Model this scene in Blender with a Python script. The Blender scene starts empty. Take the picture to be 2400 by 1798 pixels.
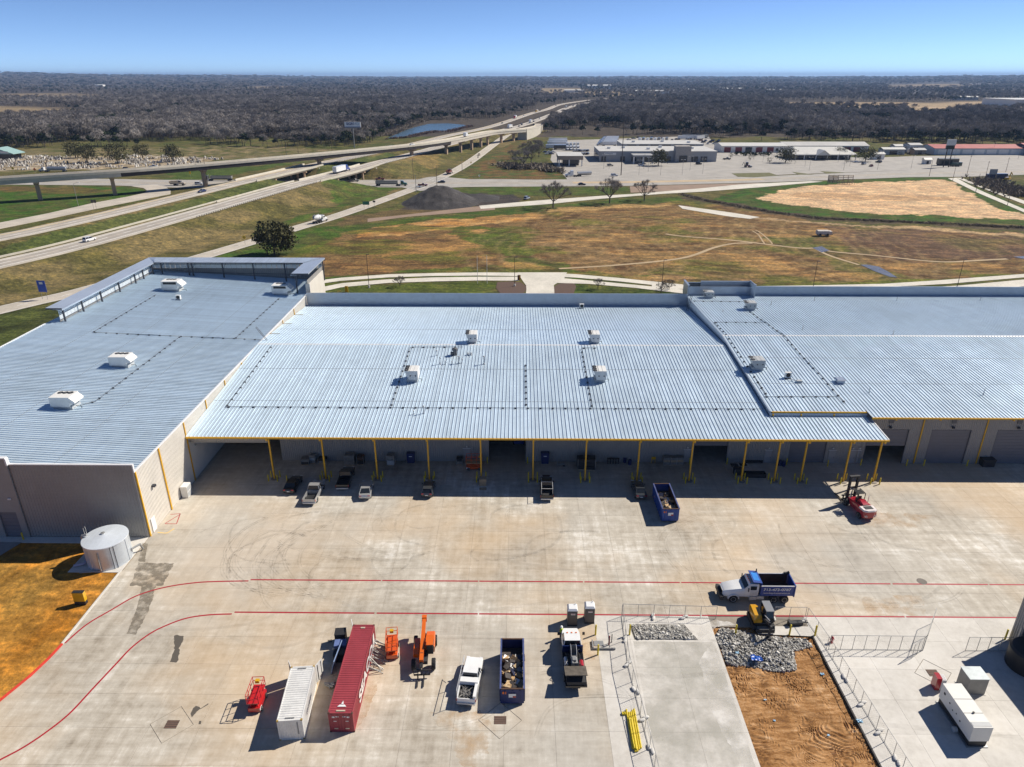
import bpy, bmesh, math, random
import numpy as np
from math import radians, sin, cos, pi
random.seed(7); RNG = np.random.RandomState(11)
S = bpy.context.scene
COL = S.collection
# ------------------------------------------------------------------ camera (drone, 60 m up)
CAM_H, FPX, PITCH, YAW = 60.0, 1650.0, radians(23.6), radians(0.57)
cam = bpy.data.cameras.new('camera'); camo = bpy.data.objects.new('camera', cam); COL.objects.link(camo)
camo.location = (0, 0, CAM_H); camo.rotation_euler = (pi/2 - PITCH, 0, YAW)
cam.sensor_width = 36.0; cam.lens = FPX/2400*36.0; cam.clip_start = 1.0; cam.clip_end = 60000.0
S.camera = camo
# ------------------------------------------------------------------ sky and sun
SUNV = np.array([1.02, 0.50, 1.0]); SUNV = SUNV/np.linalg.norm(SUNV)
SUN_EL = math.asin(SUNV[2]); SUN_AZ = math.atan2(SUNV[0], SUNV[1])
w = bpy.data.worlds.new('World'); S.world = w; w.use_nodes = True
nt = w.node_tree; nt.nodes.clear()
sky = nt.nodes.new('ShaderNodeTexSky'); sky.sky_type = 'NISHITA'; sky.sun_disc = False
sky.sun_elevation = SUN_EL; sky.sun_rotation = SUN_AZ; sky.altitude = 3000; sky.air_density = 0.46; sky.dust_density = 0.0; sky.ozone_density = 4.2
bg = nt.nodes.new('ShaderNodeBackground'); bg.inputs['Strength'].default_value = 0.118
wo = nt.nodes.new('ShaderNodeOutputWorld')
nt.links.new(sky.outputs[0], bg.inputs[0]); nt.links.new(bg.outputs[0], wo.inputs[0])
sl = bpy.data.lights.new('sun', 'SUN'); sl.energy = 5.0; sl.angle = radians(0.53); sl.color = (1.0, 0.93, 0.82)
so = bpy.data.objects.new('sun', sl); COL.objects.link(so)
so.rotation_euler = (pi/2 - SUN_EL, 0, pi - SUN_AZ)
S.view_settings.view_transform = 'Standard'; S.view_settings.look = 'None'; S.view_settings.gamma = 1.0
S.view_settings.exposure = 0.36; S.view_settings.use_curve_mapping = False
S.cycles.use_denoising = True
S.cycles.max_bounces = 6; S.cycles.diffuse_bounces = 4; S.cycles.glossy_bounces = 3; S.cycles.transparent_max_bounces = 12; S.cycles.volume_bounces = 0
S.cycles.sample_clamp_indirect = 6.0
# ------------------------------------------------------------------ survey: photo measurement -> place on the ground
_F = np.array([-sin(YAW)*cos(PITCH), cos(YAW)*cos(PITCH), -sin(PITCH)]); _R = np.array([cos(YAW), sin(YAW), 0.0]); _U = np.cross(_R, _F)
def gp(u, v, z=0.0):
    d = _F + _R*(u-1200)/FPX - _U*(v-899)/FPX
    t = (z-CAM_H)/d[2]
    return np.array([d[0]*t, d[1]*t, z])
def zoomer(x0, y0, x1):
    k = (x1-x0)/2209.0
    return lambda x, y, z=0.0: gp(x0+x*k, y0+y*k, z)
zA=zoomer(0,580,800); zB=zoomer(800,620,1600); zC=zoomer(1600,620,2400)
zD=zoomer(0,1198,800); zE=zoomer(800,1198,1600); zF=zoomer(1600,1198,2400)
k1=zoomer(0,330,400); k2=zoomer(400,270,800); k3=zoomer(760,240,1160); k4=zoomer(1100,200,1500)
k5=zoomer(1260,280,1660); k6=zoomer(1640,280,2040); k7=zoomer(2000,280,2400)
kK=zoomer(0,150,800); kL=zoomer(800,150,1600); kM=zoomer(1600,150,2400)
# ------------------------------------------------------------------ material helpers
MATS = {}
def new_mat(name):
    m = bpy.data.materials.new(name); m.use_nodes = True
    n = m.node_tree; n.nodes.clear()
    o = n.nodes.new('ShaderNodeOutputMaterial'); b = n.nodes.new('ShaderNodeBsdfPrincipled')
    n.links.new(b.outputs[0], o.inputs[0])
    return m, n, b, o
def nd(n, t, **kw):
    x = n.nodes.new(t)
    for k, v in kw.items():
        if k in x.inputs: x.inputs[k].default_value = v
        else: setattr(x, k, v)
    return x
def noise(n, vec, scale, detail=4.0, rough=0.55):
    x = nd(n, 'ShaderNodeTexNoise'); x.inputs['Scale'].default_value = scale
    x.inputs['Detail'].default_value = detail; x.inputs['Roughness'].default_value = rough
    if vec is not None: n.links.new(vec, x.inputs['Vector'])
    return x.outputs['Fac']
def ramp(n, fac, stops):
    r = nd(n, 'ShaderNodeValToRGB'); e = r.color_ramp.elements
    e[0].position, e[0].color = stops[0][0], (*stops[0][1], 1)
    e[1].position, e[1].color = stops[-1][0], (*stops[-1][1], 1)
    for p, c in stops[1:-1]:
        x = e.new(p); x.color = (*c, 1)
    n.links.new(fac, r.inputs[0]); return r.outputs[0]
def mixc(n, fac, a, b, mode='MIX'):
    x = nd(n, 'ShaderNodeMix', data_type='RGBA', blend_type=mode)
    for s, val in ((0, fac), (6, a), (7, b)):
        if hasattr(val, 'links'): n.links.new(val, x.inputs[s])
        else: x.inputs[s].default_value = val if s == 0 else (*val, 1) if len(val) == 3 else val
    return x.outputs[2]
def maths(n, op, a, b=0.0):
    x = nd(n, 'ShaderNodeMath', operation=op)
    for i, val in enumerate((a, b)):
        if hasattr(val, 'links'): n.links.new(val, x.inputs[i])
        else: x.inputs[i].default_value = val
    return x.outputs[0]
def g3(v): return (v, v, v)
def bump(n, b, h, strength, dist=0.05):
    x = nd(n, 'ShaderNodeBump'); x.inputs['Strength'].default_value = strength; x.inputs['Distance'].default_value = dist
    n.links.new(h, x.inputs['Height']); n.links.new(x.outputs[0], b.inputs['Normal'])
def mat(name, col, rough=0.6, metal=0.0, var=0.12, scale=1.5, bmp=0.0, rnd=0.0, coat=0.0, world=False):
    """plain surface with grime: two noises on the base colour, optional per-object tone"""
    if name in MATS: return MATS[name]
    m, n, b, o = new_mat(name)
    if world:
        g = nd(n, 'ShaderNodeNewGeometry'); vec = g.outputs['Position']
    else:
        tc = nd(n, 'ShaderNodeTexCoord'); oi = nd(n, 'ShaderNodeObjectInfo')
        add = nd(n, 'ShaderNodeVectorMath', operation='ADD'); n.links.new(tc.outputs['Object'], add.inputs[0])
        mul = maths(n, 'MULTIPLY', oi.outputs['Random'], 57.0); n.links.new(mul, add.inputs[1]); vec = add.outputs[0]
    f1 = noise(n, vec, scale); f2 = noise(n, vec, scale*7, 3)
    k = maths(n, 'ADD', maths(n, 'MULTIPLY', f1, 0.65), maths(n, 'MULTIPLY', f2, 0.35))
    lo = tuple(max(0, c*(1-2.2*var)) for c in col); hi = tuple(min(1, c*(1+2.2*var)) for c in col)
    c = ramp(n, k, [(0.2, lo), (0.8, hi)])
    if rnd:
        oi = nd(n, 'ShaderNodeObjectInfo')
        c = mixc(n, 1.0, c, ramp(n, oi.outputs['Random'], [(0, g3(1-rnd)), (1, g3(1.0))]), 'MULTIPLY')
    n.links.new(c, b.inputs['Base Color'])
    b.inputs['Roughness'].default_value = rough; b.inputs['Metallic'].default_value = metal
    if coat: b.inputs['Coat Weight'].default_value = coat; b.inputs['Coat Roughness'].default_value = 0.08
    if bmp: bump(n, b, f2, bmp)
    MATS[name] = m; return m
# ------------------------------------------------------------------ mesh helpers
class MB:
    def __init__(s): s.v = []; s.f = []; s.m = []; s.mi = 0
    def add(s, vs, fs):
        o = len(s.v); s.v += [tuple(map(float, p)) for p in vs]; s.f += [tuple(i+o for i in f) for f in fs]; s.m += [s.mi]*len(fs); return s
    def box(s, c, d, rz=0.0, tilt=None, taper=1.0):
        """centre, full size; taper scales the top face"""
        vs = []
        for z in (-.5, .5):
            k = taper if z > 0 else 1.0
            for x, y in ((-.5,-.5),(.5,-.5),(.5,.5),(-.5,.5)):
                p = [x*d[0]*k, y*d[1]*k, z*d[2]]
                if tilt:  # (axis 'x'/'y', angle)
                    ca, sa = cos(tilt[1]), sin(tilt[1])
                    if tilt[0] == 'x': p = [p[0], p[1]*ca-p[2]*sa, p[1]*sa+p[2]*ca]
                    else: p = [p[0]*ca+p[2]*sa, p[1], -p[0]*sa+p[2]*ca]
                x2, y2 = p[0]*cos(rz)-p[1]*sin(rz), p[0]*sin(rz)+p[1]*cos(rz)
                vs.append((c[0]+x2, c[1]+y2, c[2]+p[2]))
        return s.add(vs, [(3,2,1,0),(4,5,6,7),(0,1,5,4),(1,2,6,5),(2,3,7,6),(3,0,4,7)])
    def bx(s, x0, x1, y0, y1, z0, z1): return s.box(((x0+x1)/2,(y0+y1)/2,(z0+z1)/2),(x1-x0,y1-y0,z1-z0))
    def tube(s, a, b, r, n=8, r2=None, caps=True):
        a = np.array(a, float); b = np.array(b, float); d = b-a; L = np.linalg.norm(d); d = d/max(L,1e-9)
        t = np.array([0,0,1.]) if abs(d[2]) < .9 else np.array([1.,0,0]); p = np.cross(d,t); p /= np.linalg.norm(p); q = np.cross(d,p)
        r2 = r if r2 is None else r2
        vs = [a+r*(cos(2*pi*i/n)*p+sin(2*pi*i/n)*q) for i in range(n)] + [b+r2*(cos(2*pi*i/n)*p+sin(2*pi*i/n)*q) for i in range(n)]
        fs = [(i,(i+1)%n,n+(i+1)%n,n+i) for i in range(n)]
        if caps: fs += [tuple(range(n-1,-1,-1)), tuple(range(n,2*n))]
        return s.add(vs, fs)
    def path(s, pts, r, n=6):
        for a, b in zip(pts[:-1], pts[1:]): s.tube(a, b, r, n)
        return s
    def prism(s, prof, axis, a, b):
        """extrude a 2D profile; axis 'x': prof=(y,z), 'y': prof=(x,z), 'z': prof=(x,y)"""
        n = len(prof)
        def P(p, t): return {'x': (t,p[0],p[1]), 'y': (p[0],t,p[1]), 'z': (p[0],p[1],t)}[axis]
        vs = [P(p,a) for p in prof]+[P(p,b) for p in prof]
        return s.add(vs, [(i,(i+1)%n,n+(i+1)%n,n+i) for i in range(n)]+[tuple(range(n-1,-1,-1)),tuple(range(n,2*n))])
    def lathe(s, prof, c=(0,0,0), n=16, axis='z'):
        vs = []; fs = []
        for r, z in prof:
            for i in range(n):
                a = 2*pi*i/n; x, y = r*cos(a), r*sin(a)
                p = (x,y,z) if axis == 'z' else (z,x,y) if axis == 'x' else (x,z,y)
                vs.append((c[0]+p[0], c[1]+p[1], c[2]+p[2]))
        m = len(prof)
        for j in range(m-1):
            for i in range(n): fs.append((j*n+i, j*n+(i+1)%n, (j+1)*n+(i+1)%n, (j+1)*n+i))
        fs += [tuple(range(n-1,-1,-1)), tuple((m-1)*n+i for i in range(n))]
        return s.add(vs, fs)
    def loft(s, rings, closed=True):
        n = len(rings[0]); vs = [p for r in rings for p in r]; fs = []
        for j in range(len(rings)-1):
            for i in range(n if closed else n-1): fs.append((j*n+i, j*n+(i+1)%n, (j+1)*n+(i+1)%n, (j+1)*n+i))
        if closed: fs += [tuple(range(n-1,-1,-1)), tuple((len(rings)-1)*n+i for i in range(n))]
        return s.add(vs, fs)
    def quad(s, *p): return s.add(p, [tuple(range(len(p)))])
    def mesh(s, name, mats=None, smooth=False):
        me = bpy.data.meshes.new(name); me.from_pydata(s.v, [], s.f)
        for m in (mats if isinstance(mats, (list, tuple)) else [mats] if mats else []): me.materials.append(m)
        if s.mi or any(s.m): me.polygons.foreach_set('material_index', s.m)
        me.validate(); bm = bmesh.new(); bm.from_mesh(me); bmesh.ops.recalc_face_normals(bm, faces=bm.faces); bm.to_mesh(me); bm.free()
        if smooth: me.polygons.foreach_set('use_smooth', [True]*len(me.polygons)); me.set_sharp_from_angle(angle=radians(35))
        return me
    def build(s, name, mats, parent=None, smooth=False, loc=None, rz=None):
        o = bpy.data.objects.new(name, s.mesh(name, mats, smooth)); COL.objects.link(o)
        if parent is not None: o.parent = parent
        if loc is not None: o.location = loc
        if rz is not None: o.rotation_euler[2] = rz
        return o
def tag(o, label=None, cat=None, group=None, kind=None):
    for k, v in (('label', label), ('category', cat), ('group', group), ('kind', kind)):
        if v: o[k] = v
    return o
def thing(name, label, cat, loc=(0,0,0), rz=0.0, group=None):
    o = bpy.data.objects.new(name, None); COL.objects.link(o); o.empty_display_size = .3
    o.location = loc; o.rotation_euler[2] = rz
    return tag(o, label, cat, group)
def dup(o, parent=None):
    c = o.copy(); COL.objects.link(c)
    if parent is not None: c.parent = parent
    for ch in o.children: dup(ch, c)
    return c
def obj_mesh(name, me, parent=None, loc=None, rz=None):
    o = bpy.data.objects.new(name, me); COL.objects.link(o)
    if parent is not None: o.parent = parent
    if loc is not None: o.location = loc
    if rz is not None: o.rotation_euler[2] = rz
    return o
def ordinal(i): return ['first','second','third','fourth','fifth','sixth','seventh','eighth','ninth','tenth','eleventh','twelfth','thirteenth','fourteenth','fifteenth','sixteenth','seventeenth','eighteenth','nineteenth','twentieth'][i]
# ================================================================== terrain
def vnoise(x, y, scale, seed=0, octv=4):
    x = np.asarray(x, float)/scale; y = np.asarray(y, float)/scale; out = 0.0; amp = 1.0; tot = 0.0
    for o in range(octv):
        xi = np.floor(x).astype(np.int64); yi = np.floor(y).astype(np.int64); fx = x-xi; fy = y-yi
        fx = fx*fx*(3-2*fx); fy = fy*fy*(3-2*fy)
        def h(a, b):
            n = (a*374761393 + b*668265263 + (seed+o)*1442695041) & 0x7fffffff
            n = ((n ^ (n >> 13))*1274126177) & 0x7fffffff
            return ((n ^ (n >> 16)) & 0xffff)/65535.0
        a = h(xi,yi)*(1-fx)+h(xi+1,yi)*fx; b = h(xi,yi+1)*(1-fx)+h(xi+1,yi+1)*fx
        out = out+amp*(a*(1-fy)+b*fy); tot += amp; amp *= .55; x = x*2.03+17; y = y*2.03+5
    return out/tot
def inpoly(x, y, P):
    P = np.asarray(P)[:, :2]; r = np.zeros(x.shape, bool)
    x0,y0 = P.min(0); x1,y1 = P.max(0); sel = (x>=x0)&(x<=x1)&(y>=y0)&(y<=y1)
    xs = x[sel]; ys = y[sel]; c = np.zeros(xs.shape, bool); j = len(P)-1
    for i in range(len(P)):
        xi,yi = P[i]; xj,yj = P[j]
        if yi != yj: c ^= ((yi>ys)!=(yj>ys)) & (xs < (xj-xi)*(ys-yi)/(yj-yi)+xi)
        j = i
    r[sel] = c; return r
def polydist(x, y, L):
    """distance to a polyline"""
    L = np.asarray(L)[:, :2]; best = np.full(x.shape, 1e9)
    for a, b in zip(L[:-1], L[1:]):
        d = b-a; t = np.clip(((x-a[0])*d[0]+(y-a[1])*d[1])/(d@d), 0, 1)
        best = np.minimum(best, np.hypot(x-a[0]-t*d[0], y-a[1]-t*d[1]))
    return best
ZP = np.array([(-400,2),(100,2.0),(200,3.0),(300,4.5),(390,6.2),(490,6.2),(620,4.5),(750,3),(900,2),(20000,2)], float)
def zmain(y): return np.interp(y, ZP[:,0], ZP[:,1])
def smooth_line(P, n=6):
    P = np.asarray(P, float); Q = []
    for i in range(len(P)-1):
        p0 = P[max(i-1,0)]; p1 = P[i]; p2 = P[i+1]; p3 = P[min(i+2,len(P)-1)]
        for k in range(n):
            t = k/n; Q.append(.5*((2*p1)+(-p0+p2)*t+(2*p0-5*p1+4*p2-p3)*t*t+(-p0+3*p1-3*p2+p3)*t**3))
    Q.append(P[-1]); return np.array(Q)
NCW = smooth_line([(-285,20),(-230,110),(-185,198),(-172,223),(-160,250),(-149,288),(-140,320),(-131,353),(-118,400),(-105,450),(-93,510),(-83,556),(-62,669),(-40,790),(8,980),(59,1275),(106,1560),(182,1859),(316,2130),(520,2330),(900,2560),(1500,2800)])
FCW = smooth_line([(-330,60),(-262,160),(-222,222),(-196,264),(-182,302),(-169,345),(-156,390),(-142,450),(-130,505),(-116,565),(-96,660),(-74,780),(-33,950),(20,1275),(52,1430),(100,1720),(218,2075),(330,2200),(520,2380),(900,2610),(1500,2860)])
def zterr(x, y):
    x = np.asarray(x, float); y = np.asarray(y, float)
    d = np.minimum(polydist(x, y, NCW), polydist(x, y, FCW))
    zc = zmain(y); e = np.clip(zc-np.maximum(0, d-8.5)/3.6, 0, None)
    cut = np.clip((np.abs(y-441.5)-18.5)*.62, 0, None)
    e = np.minimum(e, np.where((x>-300)&(x<-40), cut, 99))
    r_ = np.hypot(x,y); rise = np.clip((r_-4500)/6500,0,1)**1.5*np.minimum(1.1,np.abs(x)/np.maximum(1,.73*np.maximum(y,1)))**2*np.where(x<0,75.,30.)*(y>0)
    rise = rise + np.clip((r_-5500)/5000,0,1)*np.clip(1-(r_-14000)/9000,0,1)*(4+42*vnoise(x,y,1700,301,4))*(y>0)
    return np.where((x>-50.5)&(x<139)&(y<168)&(y>-20), -0.7, e + rise - 0.06)
def grid_axis(segs):
    a = []
    for s, e, st in segs: a += list(np.arange(s, e, st))
    return np.array(a+[segs[-1][1]])
def grow(start, end, st, k):
    a = [start]
    while abs(a[-1]-start) < abs(end-start): a.append(a[-1]+(st if end > start else -st)); st *= k
    return a[1:]
xs = np.array(sorted(grow(-330,-25000,2,1.16))+list(np.arange(-330,430,1.35))+grow(430,25000,2,1.16))
ys = np.array(sorted(grow(-60,-4000,12,1.4))+list(np.arange(-60,168,3.2))+list(np.arange(168,520,1.3))+list(np.arange(520,960,3.2))+grow(960,25000,4,1.045))
GX, GY = np.meshgrid(xs, ys); gx = GX.ravel(); gy = GY.ravel()
wx = gx+(vnoise(gx,gy,9,3)-.5)*7*np.clip(gy/300,.3,3); wy = gy+(vnoise(gx,gy,9,9)-.5)*11*np.clip(gy/300,.3,3)
GRASS=(.115,.105,.04); GREEN=(.055,.125,.018); OLIVE=(.085,.10,.03); BROWN=(.165,.098,.045); ORANGE=(.46,.235,.075); TAN=(.62,.42,.255); PALE=(.50,.43,.34); WOOD=(.085,.072,.06); DRY=(.29,.225,.135); MULCH=(.10,.062,.045); DITCH=(.10,.08,.055)
gc = np.empty((len(gx),3)); n1 = vnoise(gx,gy,26,1); n2 = vnoise(gx,gy,5,2,3)
def lerp(a, b, t): return np.asarray(a)*(1-t[:,None])+np.asarray(b)*t[:,None]
sm = lambda a,lo,hi: np.clip((a-lo)/(hi-lo),0,1)
gc[:] = lerp(GRASS, OLIVE, sm(n1,.4,.6)); gc[:] = lerp(gc, (.19,.155,.065), sm(n2,.5,.75)*.6)
far = gy > 800+(n1-.5)*40; gc[far] = WOOD
def paint(P, c, amt=1.0, c2=None, warp=True):
    m = inpoly(wx if warp else gx, wy if warp else gy, P)
    base = np.asarray(c)[None,:] if c2 is None else lerp(c, c2, sm(n2[m],.35,.65))
    gc[m] = gc[m]*(1-amt)+base*amt
def band(L, wd, c, amt=1.0):
    L = np.array([p[:2] for p in L]); x0,y0 = L.min(0)-40; x1,y1 = L.max(0)+40
    s = (wx>x0)&(wx<x1)&(wy>y0)&(wy<y1); d = polydist(wx[s],wy[s],L); i = np.where(s)[0][d<wd]
    gc[i] = gc[i]*(1-amt)+np.asarray(c)*amt
T = lambda z, *pts: [z(*p) for p in pts]
# embankment and verge tones
emb = (polydist(gx,gy,NCW)<45)&(gy>150)&(gy<900); t = sm(vnoise(gx,gy,14,21),.42,.62)[emb]; gc[emb] = lerp(GRASS,(.20,.16,.075),t)
band(FCW[10:60]*.5+NCW[10:60]*.5, 9, (.07,.105,.03), .75)
paint(T(k1,(-400,640),(0,650),(1100,590),(1700,600),(1880,650),(1500,770),(1000,890),(0,1050),(-400,1150)), GREEN, .9, OLIVE)
paint(T(k1,(0,590),(550,600),(1100,600),(1400,650),(1100,690),(600,680),(0,650)), BROWN, .6)
paint(T(k2,(0,740),(1900,590),(1600,620),(900,760),(300,840),(0,830)), (.07,.11,.025), .9)
paint(T(k3,(-100,1110),(1000,1100),(700,1230),(0,1440),(-900,1750),(-900,1640),(200,1330)), GREEN, .75, OLIVE)
paint(T(k3,(900,780),(1150,740),(1500,720),(1450,850),(1250,850)), (.34,.22,.10), .7)
paint(T(k3,(1650,640),(2209,480),(2209,560),(1900,700),(1500,900),(1150,1000),(700,990)), (.15,.13,.05), .5, OLIVE)
paint(T(k4,(0,1060),(500,800),(700,650),(920,560),(900,620),(560,900),(500,1050),(1150,1130),(1200,1215),(0,1215)), (.085,.115,.035), .9, BROWN)
# the field in front
paint(T(kL,(-500,1260),(0,1100),(600,1010),(1300,960),(2209,890),(2900,960),(3110,1040),(4420,1100),(4420,1370),(3000,1425),(2209,1415),(1500,1360),(0,1375),(-400,1400)), BROWN, 1, (.20,.135,.06))
paint(T(kL,(100,1180),(500,1150),(700,1100),(850,1130),(1100,1180),(900,1300),(500,1350),(100,1330)), (.33,.20,.075), .75, BROWN)
paint(T(kL,(60,1120),(350,1015),(900,988),(1250,983),(1300,1000),(700,1062),(300,1120)), ORANGE, .95, (.5,.31,.13))
paint(T(kL,(1330,940),(1500,925),(1850,910),(2120,903),(2120,915),(1700,945),(1330,970)), (.45,.29,.12), .85)
paint(T(kL,(750,1050),(1100,1060),(1200,1150),(1260,1250),(1470,1300),(1600,1370),(1300,1365),(1100,1300),(1000,1200),(850,1150),(700,1110)), (.075,.13,.02), .85, OLIVE)
paint(T(kL,(-400,1400),(0,1372),(600,1330),(1200,1305),(1700,1350),(2209,1390),(2209,1425),(1300,1372),(0,1392)), (.10,.125,.025), .75, GREEN)
paint(T(kL,(850,1085),(910,1070),(965,1085),(910,1105)), (.46,.26,.11), 1)
paint(T(kL,(690,1110),(770,1110),(770,1140),(700,1145)), (.44,.25,.10), .8)
paint(T(kL,(1100,1060),(1500,1130),(1700,1200),(1900,1280),(1500,1300),(1300,1200)), (.40,.27,.14), .45, BROWN)
paint(T(kM,(-200,1370),(500,1370),(600,1420),(-200,1420)), (.42,.27,.14), .55, BROWN)
paint(T(kM,(450,1110),(870,1110),(860,1180),(650,1180)), (.09,.115,.03), .8)
paint(T(kM,(930,1050),(2209,1090),(2209,1250),(1500,1290),(1100,1230)), (.135,.085,.055), .9, (.20,.13,.09))
paint(T(kM,(1300,1130),(2100,1130),(2100,1180),(1500,1210)), (.36,.25,.17), .35, BROWN)
paint(T(kM,(900,1230),(1300,1330),(1500,1390),(1200,1395),(1000,1330)), (.10,.125,.03), .6)
paint(T(kM,(500,1410),(1500,1395),(2209,1350),(2209,1375),(1500,1425),(500,1440)), (.13,.15,.03), .85)
paint(T(kK,(1230,1262),(1700,1150),(1900,1080),(2209,1045),(2230,1095),(1950,1240),(1400,1262)), GREEN, .9, OLIVE)
paint(T(kL,(0,1055),(450,1000),(1000,940),(1270,925),(1330,950),(500,1022),(0,1095)), (.06,.11,.02), .95, OLIVE)
paint(T(kL,(0,990),(370,940),(430,880),(800,950),(400,985),(0,1045)), (.15,.105,.055), .8)
mm = inpoly(wx,wy,T(kL,(-500,1260),(0,1100),(600,1010),(1300,960),(2209,890),(2900,960),(3110,1040),(4420,1100),(4420,1370),(3000,1425),(2209,1415),(1500,1360),(0,1375),(-400,1400)))
q_ = vnoise(gx,gy*2.2,22,51,4); a_ = (sm(q_,.55,.66)*.6)[mm]; gc[mm] = gc[mm]*(1-a_[:,None])+np.array((.46,.27,.10))*a_[:,None]
q_ = vnoise(gx,gy*1.6,30,61,4); a_ = (sm(q_,.53,.63)*.75)[mm]; gc[mm] = gc[mm]*(1-a_[:,None])+np.array((.11,.13,.026))*a_[:,None]; paint(T(kM,(930,1050),(2209,1090),(2209,1250),(1500,1290),(1100,1230)), (.125,.078,.05), .55)
q_ = vnoise(gx,gy*3,12,71,3); a_ = (sm(q_,.58,.68)*.6)[mm]; gc[mm] = gc[mm]*(1-a_[:,None])+np.array((.09,.05,.028))*a_[:,None]
for (cx_,cy_),r0,r1,wl in ((kM(300,1150)[:2],12,70,5.2),(kL(1500,1200)[:2],10,45,6.0),(kM(1500,1180)[:2],15,80,5.5),(kM(-300,1050)[:2],10,50,5.0)):
    d_ = np.hypot(wx-cx_,(gy-cy_)*.8); m_ = mm&(d_>r0)&(d_<r1); a_ = np.clip(np.sin(d_*2*pi/wl+vnoise(gx,gy,15,91)*5),0,1)**2*vnoise(gx,gy,11,93)*.42; gc[m_] = gc[m_]*(1-a_[m_][:,None])+np.array((.48,.34,.17))*a_[m_][:,None]
# pad of bare soil on the right
paint(T(kM,(180,880),(450,800),(1000,752),(1650,728),(1780,750),(2300,960),(2300,1045),(1500,1010),(900,990),(600,960)), (.05,.115,.02), 1, OLIVE)
paint(T(kM,(490,870),(620,812),(1000,772),(1650,748),(1740,760),(1900,860),(2050,940),(2300,990),(2300,1010),(1900,998),(1700,983),(1100,963),(850,928),(620,900)), TAN, 1, (.68,.49,.30))
paint(T(kM,(640,850),(800,830),(1700,860),(1900,880),(1500,885),(900,870)), (.42,.26,.14), .55)
band(T(kM,(0,850),(120,880),(300,910),(600,965),(900,1005),(1500,1028),(2300,1068)), 5.0, DITCH, .9)
band(T(kM,(500,1000),(900,1030),(1500,1060),(2300,1112)), 2.6, (.46,.33,.19), .85)
paint(T(kL,(700,795),(1850,797),(1895,828),(1600,848),(1250,856),(800,832)), OLIVE, .9, (.07,.12,.025))
paint(T(kL,(1250,930),(1600,890),(2209,848),(2209,890),(1500,915)), OLIVE, .9, (.06,.11,.02))
# gravel under and beside the black heap
paint(T(kL,(380,940),(550,830),(800,830),(1130,850),(1200,885),(880,920),(500,950)), (.07,.062,.058), 1)
# stone yard, meadow, woods edge
paint(T(kK,(-600,640),(0,560),(400,545),(1100,538),(1700,535),(2300,560),(2300,620),(1200,660),(0,700)), DRY, .75, OLIVE)
paint(T(kK,(-500,600),(130,590),(380,600),(1000,590),(1450,615),(1200,655),(700,680),(0,690),(-500,690)), PALE, .9, DRY)
paint(T(kK,(-400,270),(0,272),(360,285),(620,300),(600,325),(560,345),(0,372),(-400,380)), DRY, 1)
paint(T(kK,(-400,205),(0,205),(250,190),(560,198),(560,228),(250,240),(0,240)), DRY, 1)
paint(T(kK,(1600,148),(1920,145),(1920,160),(1640,162)), DRY, 1, warp=False)
paint(T(kM,(560,246),(1100,250),(1600,250),(2300,235),(2300,300),(2000,330),(1500,345),(1400,300),(740,290)), (.50,.38,.25), 1, DRY)
paint(T(kM,(1330,140),(1800,130),(1800,160),(1330,165)), DRY, 1, warp=False)
paint(T(kL,(1300,156),(1560,156),(1800,180),(2209,200),(1900,215),(1290,186)), DRY, 1, warp=False)
FARFIELDS = [T(kK,(-400,270),(0,272),(360,285),(600,300),(560,345),(0,372),(-400,380)), T(kK,(-400,205),(0,205),(250,190),(560,198),(560,228),(0,240)), T(kK,(1600,146),(1920,145),(1920,162),(1640,164)),
  T(kM,(560,243),(1600,246),(2300,232),(2300,300),(2000,335),(1500,345),(1400,310),(740,295)), T(kM,(1330,140),(1800,130),(1800,160),(1330,165)), T(kL,(1300,156),(1560,156),(1560,188),(1290,188))]
# the unpaved corner by the water tank, verge behind the building
paint([(-200,20),(-52.4,20),(-52.4,81),(-200,81)], (.43,.18,.026), 1, (.50,.25,.05), warp=False)
paint([(-70,66),(-60,66),(-60,76),(-74,80)], (.17,.15,.05), .35)
m = (gx<-96)&(gy>81)&(gy<190); gc[m] = lerp((.05,.06,.022),(.08,.10,.03),sm(n2[m],.3,.6))
paint(T(kL,(-500,1450),(0,1425),(1000,1405),(1000,1520),(-500,1560)), (.09,.12,.025), .9, OLIVE)
paint(T(kL,(1400,1415),(2209,1470),(2900,1480),(2900,1530),(1400,1520)), (.05,.085,.02), .9, OLIVE)
me = bpy.data.meshes.new('ground'); nx, ny = len(xs), len(ys)
V = np.stack([gx, gy, zterr(gx, gy)], 1)
me.vertices.add(len(V)); me.vertices.foreach_set('co', V.astype(np.float32).ravel())
ii = (np.arange(ny-1)[:,None]*nx+np.arange(nx-1)[None,:]).ravel(); Q = np.stack([ii, ii+1, ii+nx+1, ii+nx], 1)
me.loops.add(Q.size); me.loops.foreach_set('vertex_index', Q.astype(np.int32).ravel())
me.polygons.add(len(Q)); me.polygons.foreach_set('loop_start', np.arange(0, Q.size, 4, dtype=np.int32))
me.update(calc_edges=True)
ca = me.color_attributes.new('soil', 'FLOAT_COLOR', 'POINT'); ca.data.foreach_set('color', np.concatenate([gc, np.ones((len(gc),1))],1).astype(np.float32).ravel())
me.polygons.foreach_set('use_smooth', [True]*len(Q))
m, n, b, o = new_mat('ground_cover'); at = nd(n,'ShaderNodeAttribute', attribute_name='soil'); g = nd(n,'ShaderNodeNewGeometry')
f1 = noise(n, g.outputs['Position'], .9, 6, .65); f2 = noise(n, g.outputs['Position'], .13, 6, .6)
mp = nd(n,'ShaderNodeMapping'); n.links.new(g.outputs['Position'], mp.inputs[0]); mp.inputs['Scale'].default_value=(.10,.42,1); mp.inputs['Rotation'].default_value=(0,0,.25)
f3 = noise(n, mp.outputs[0], 1.0, 6, .72)
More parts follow.
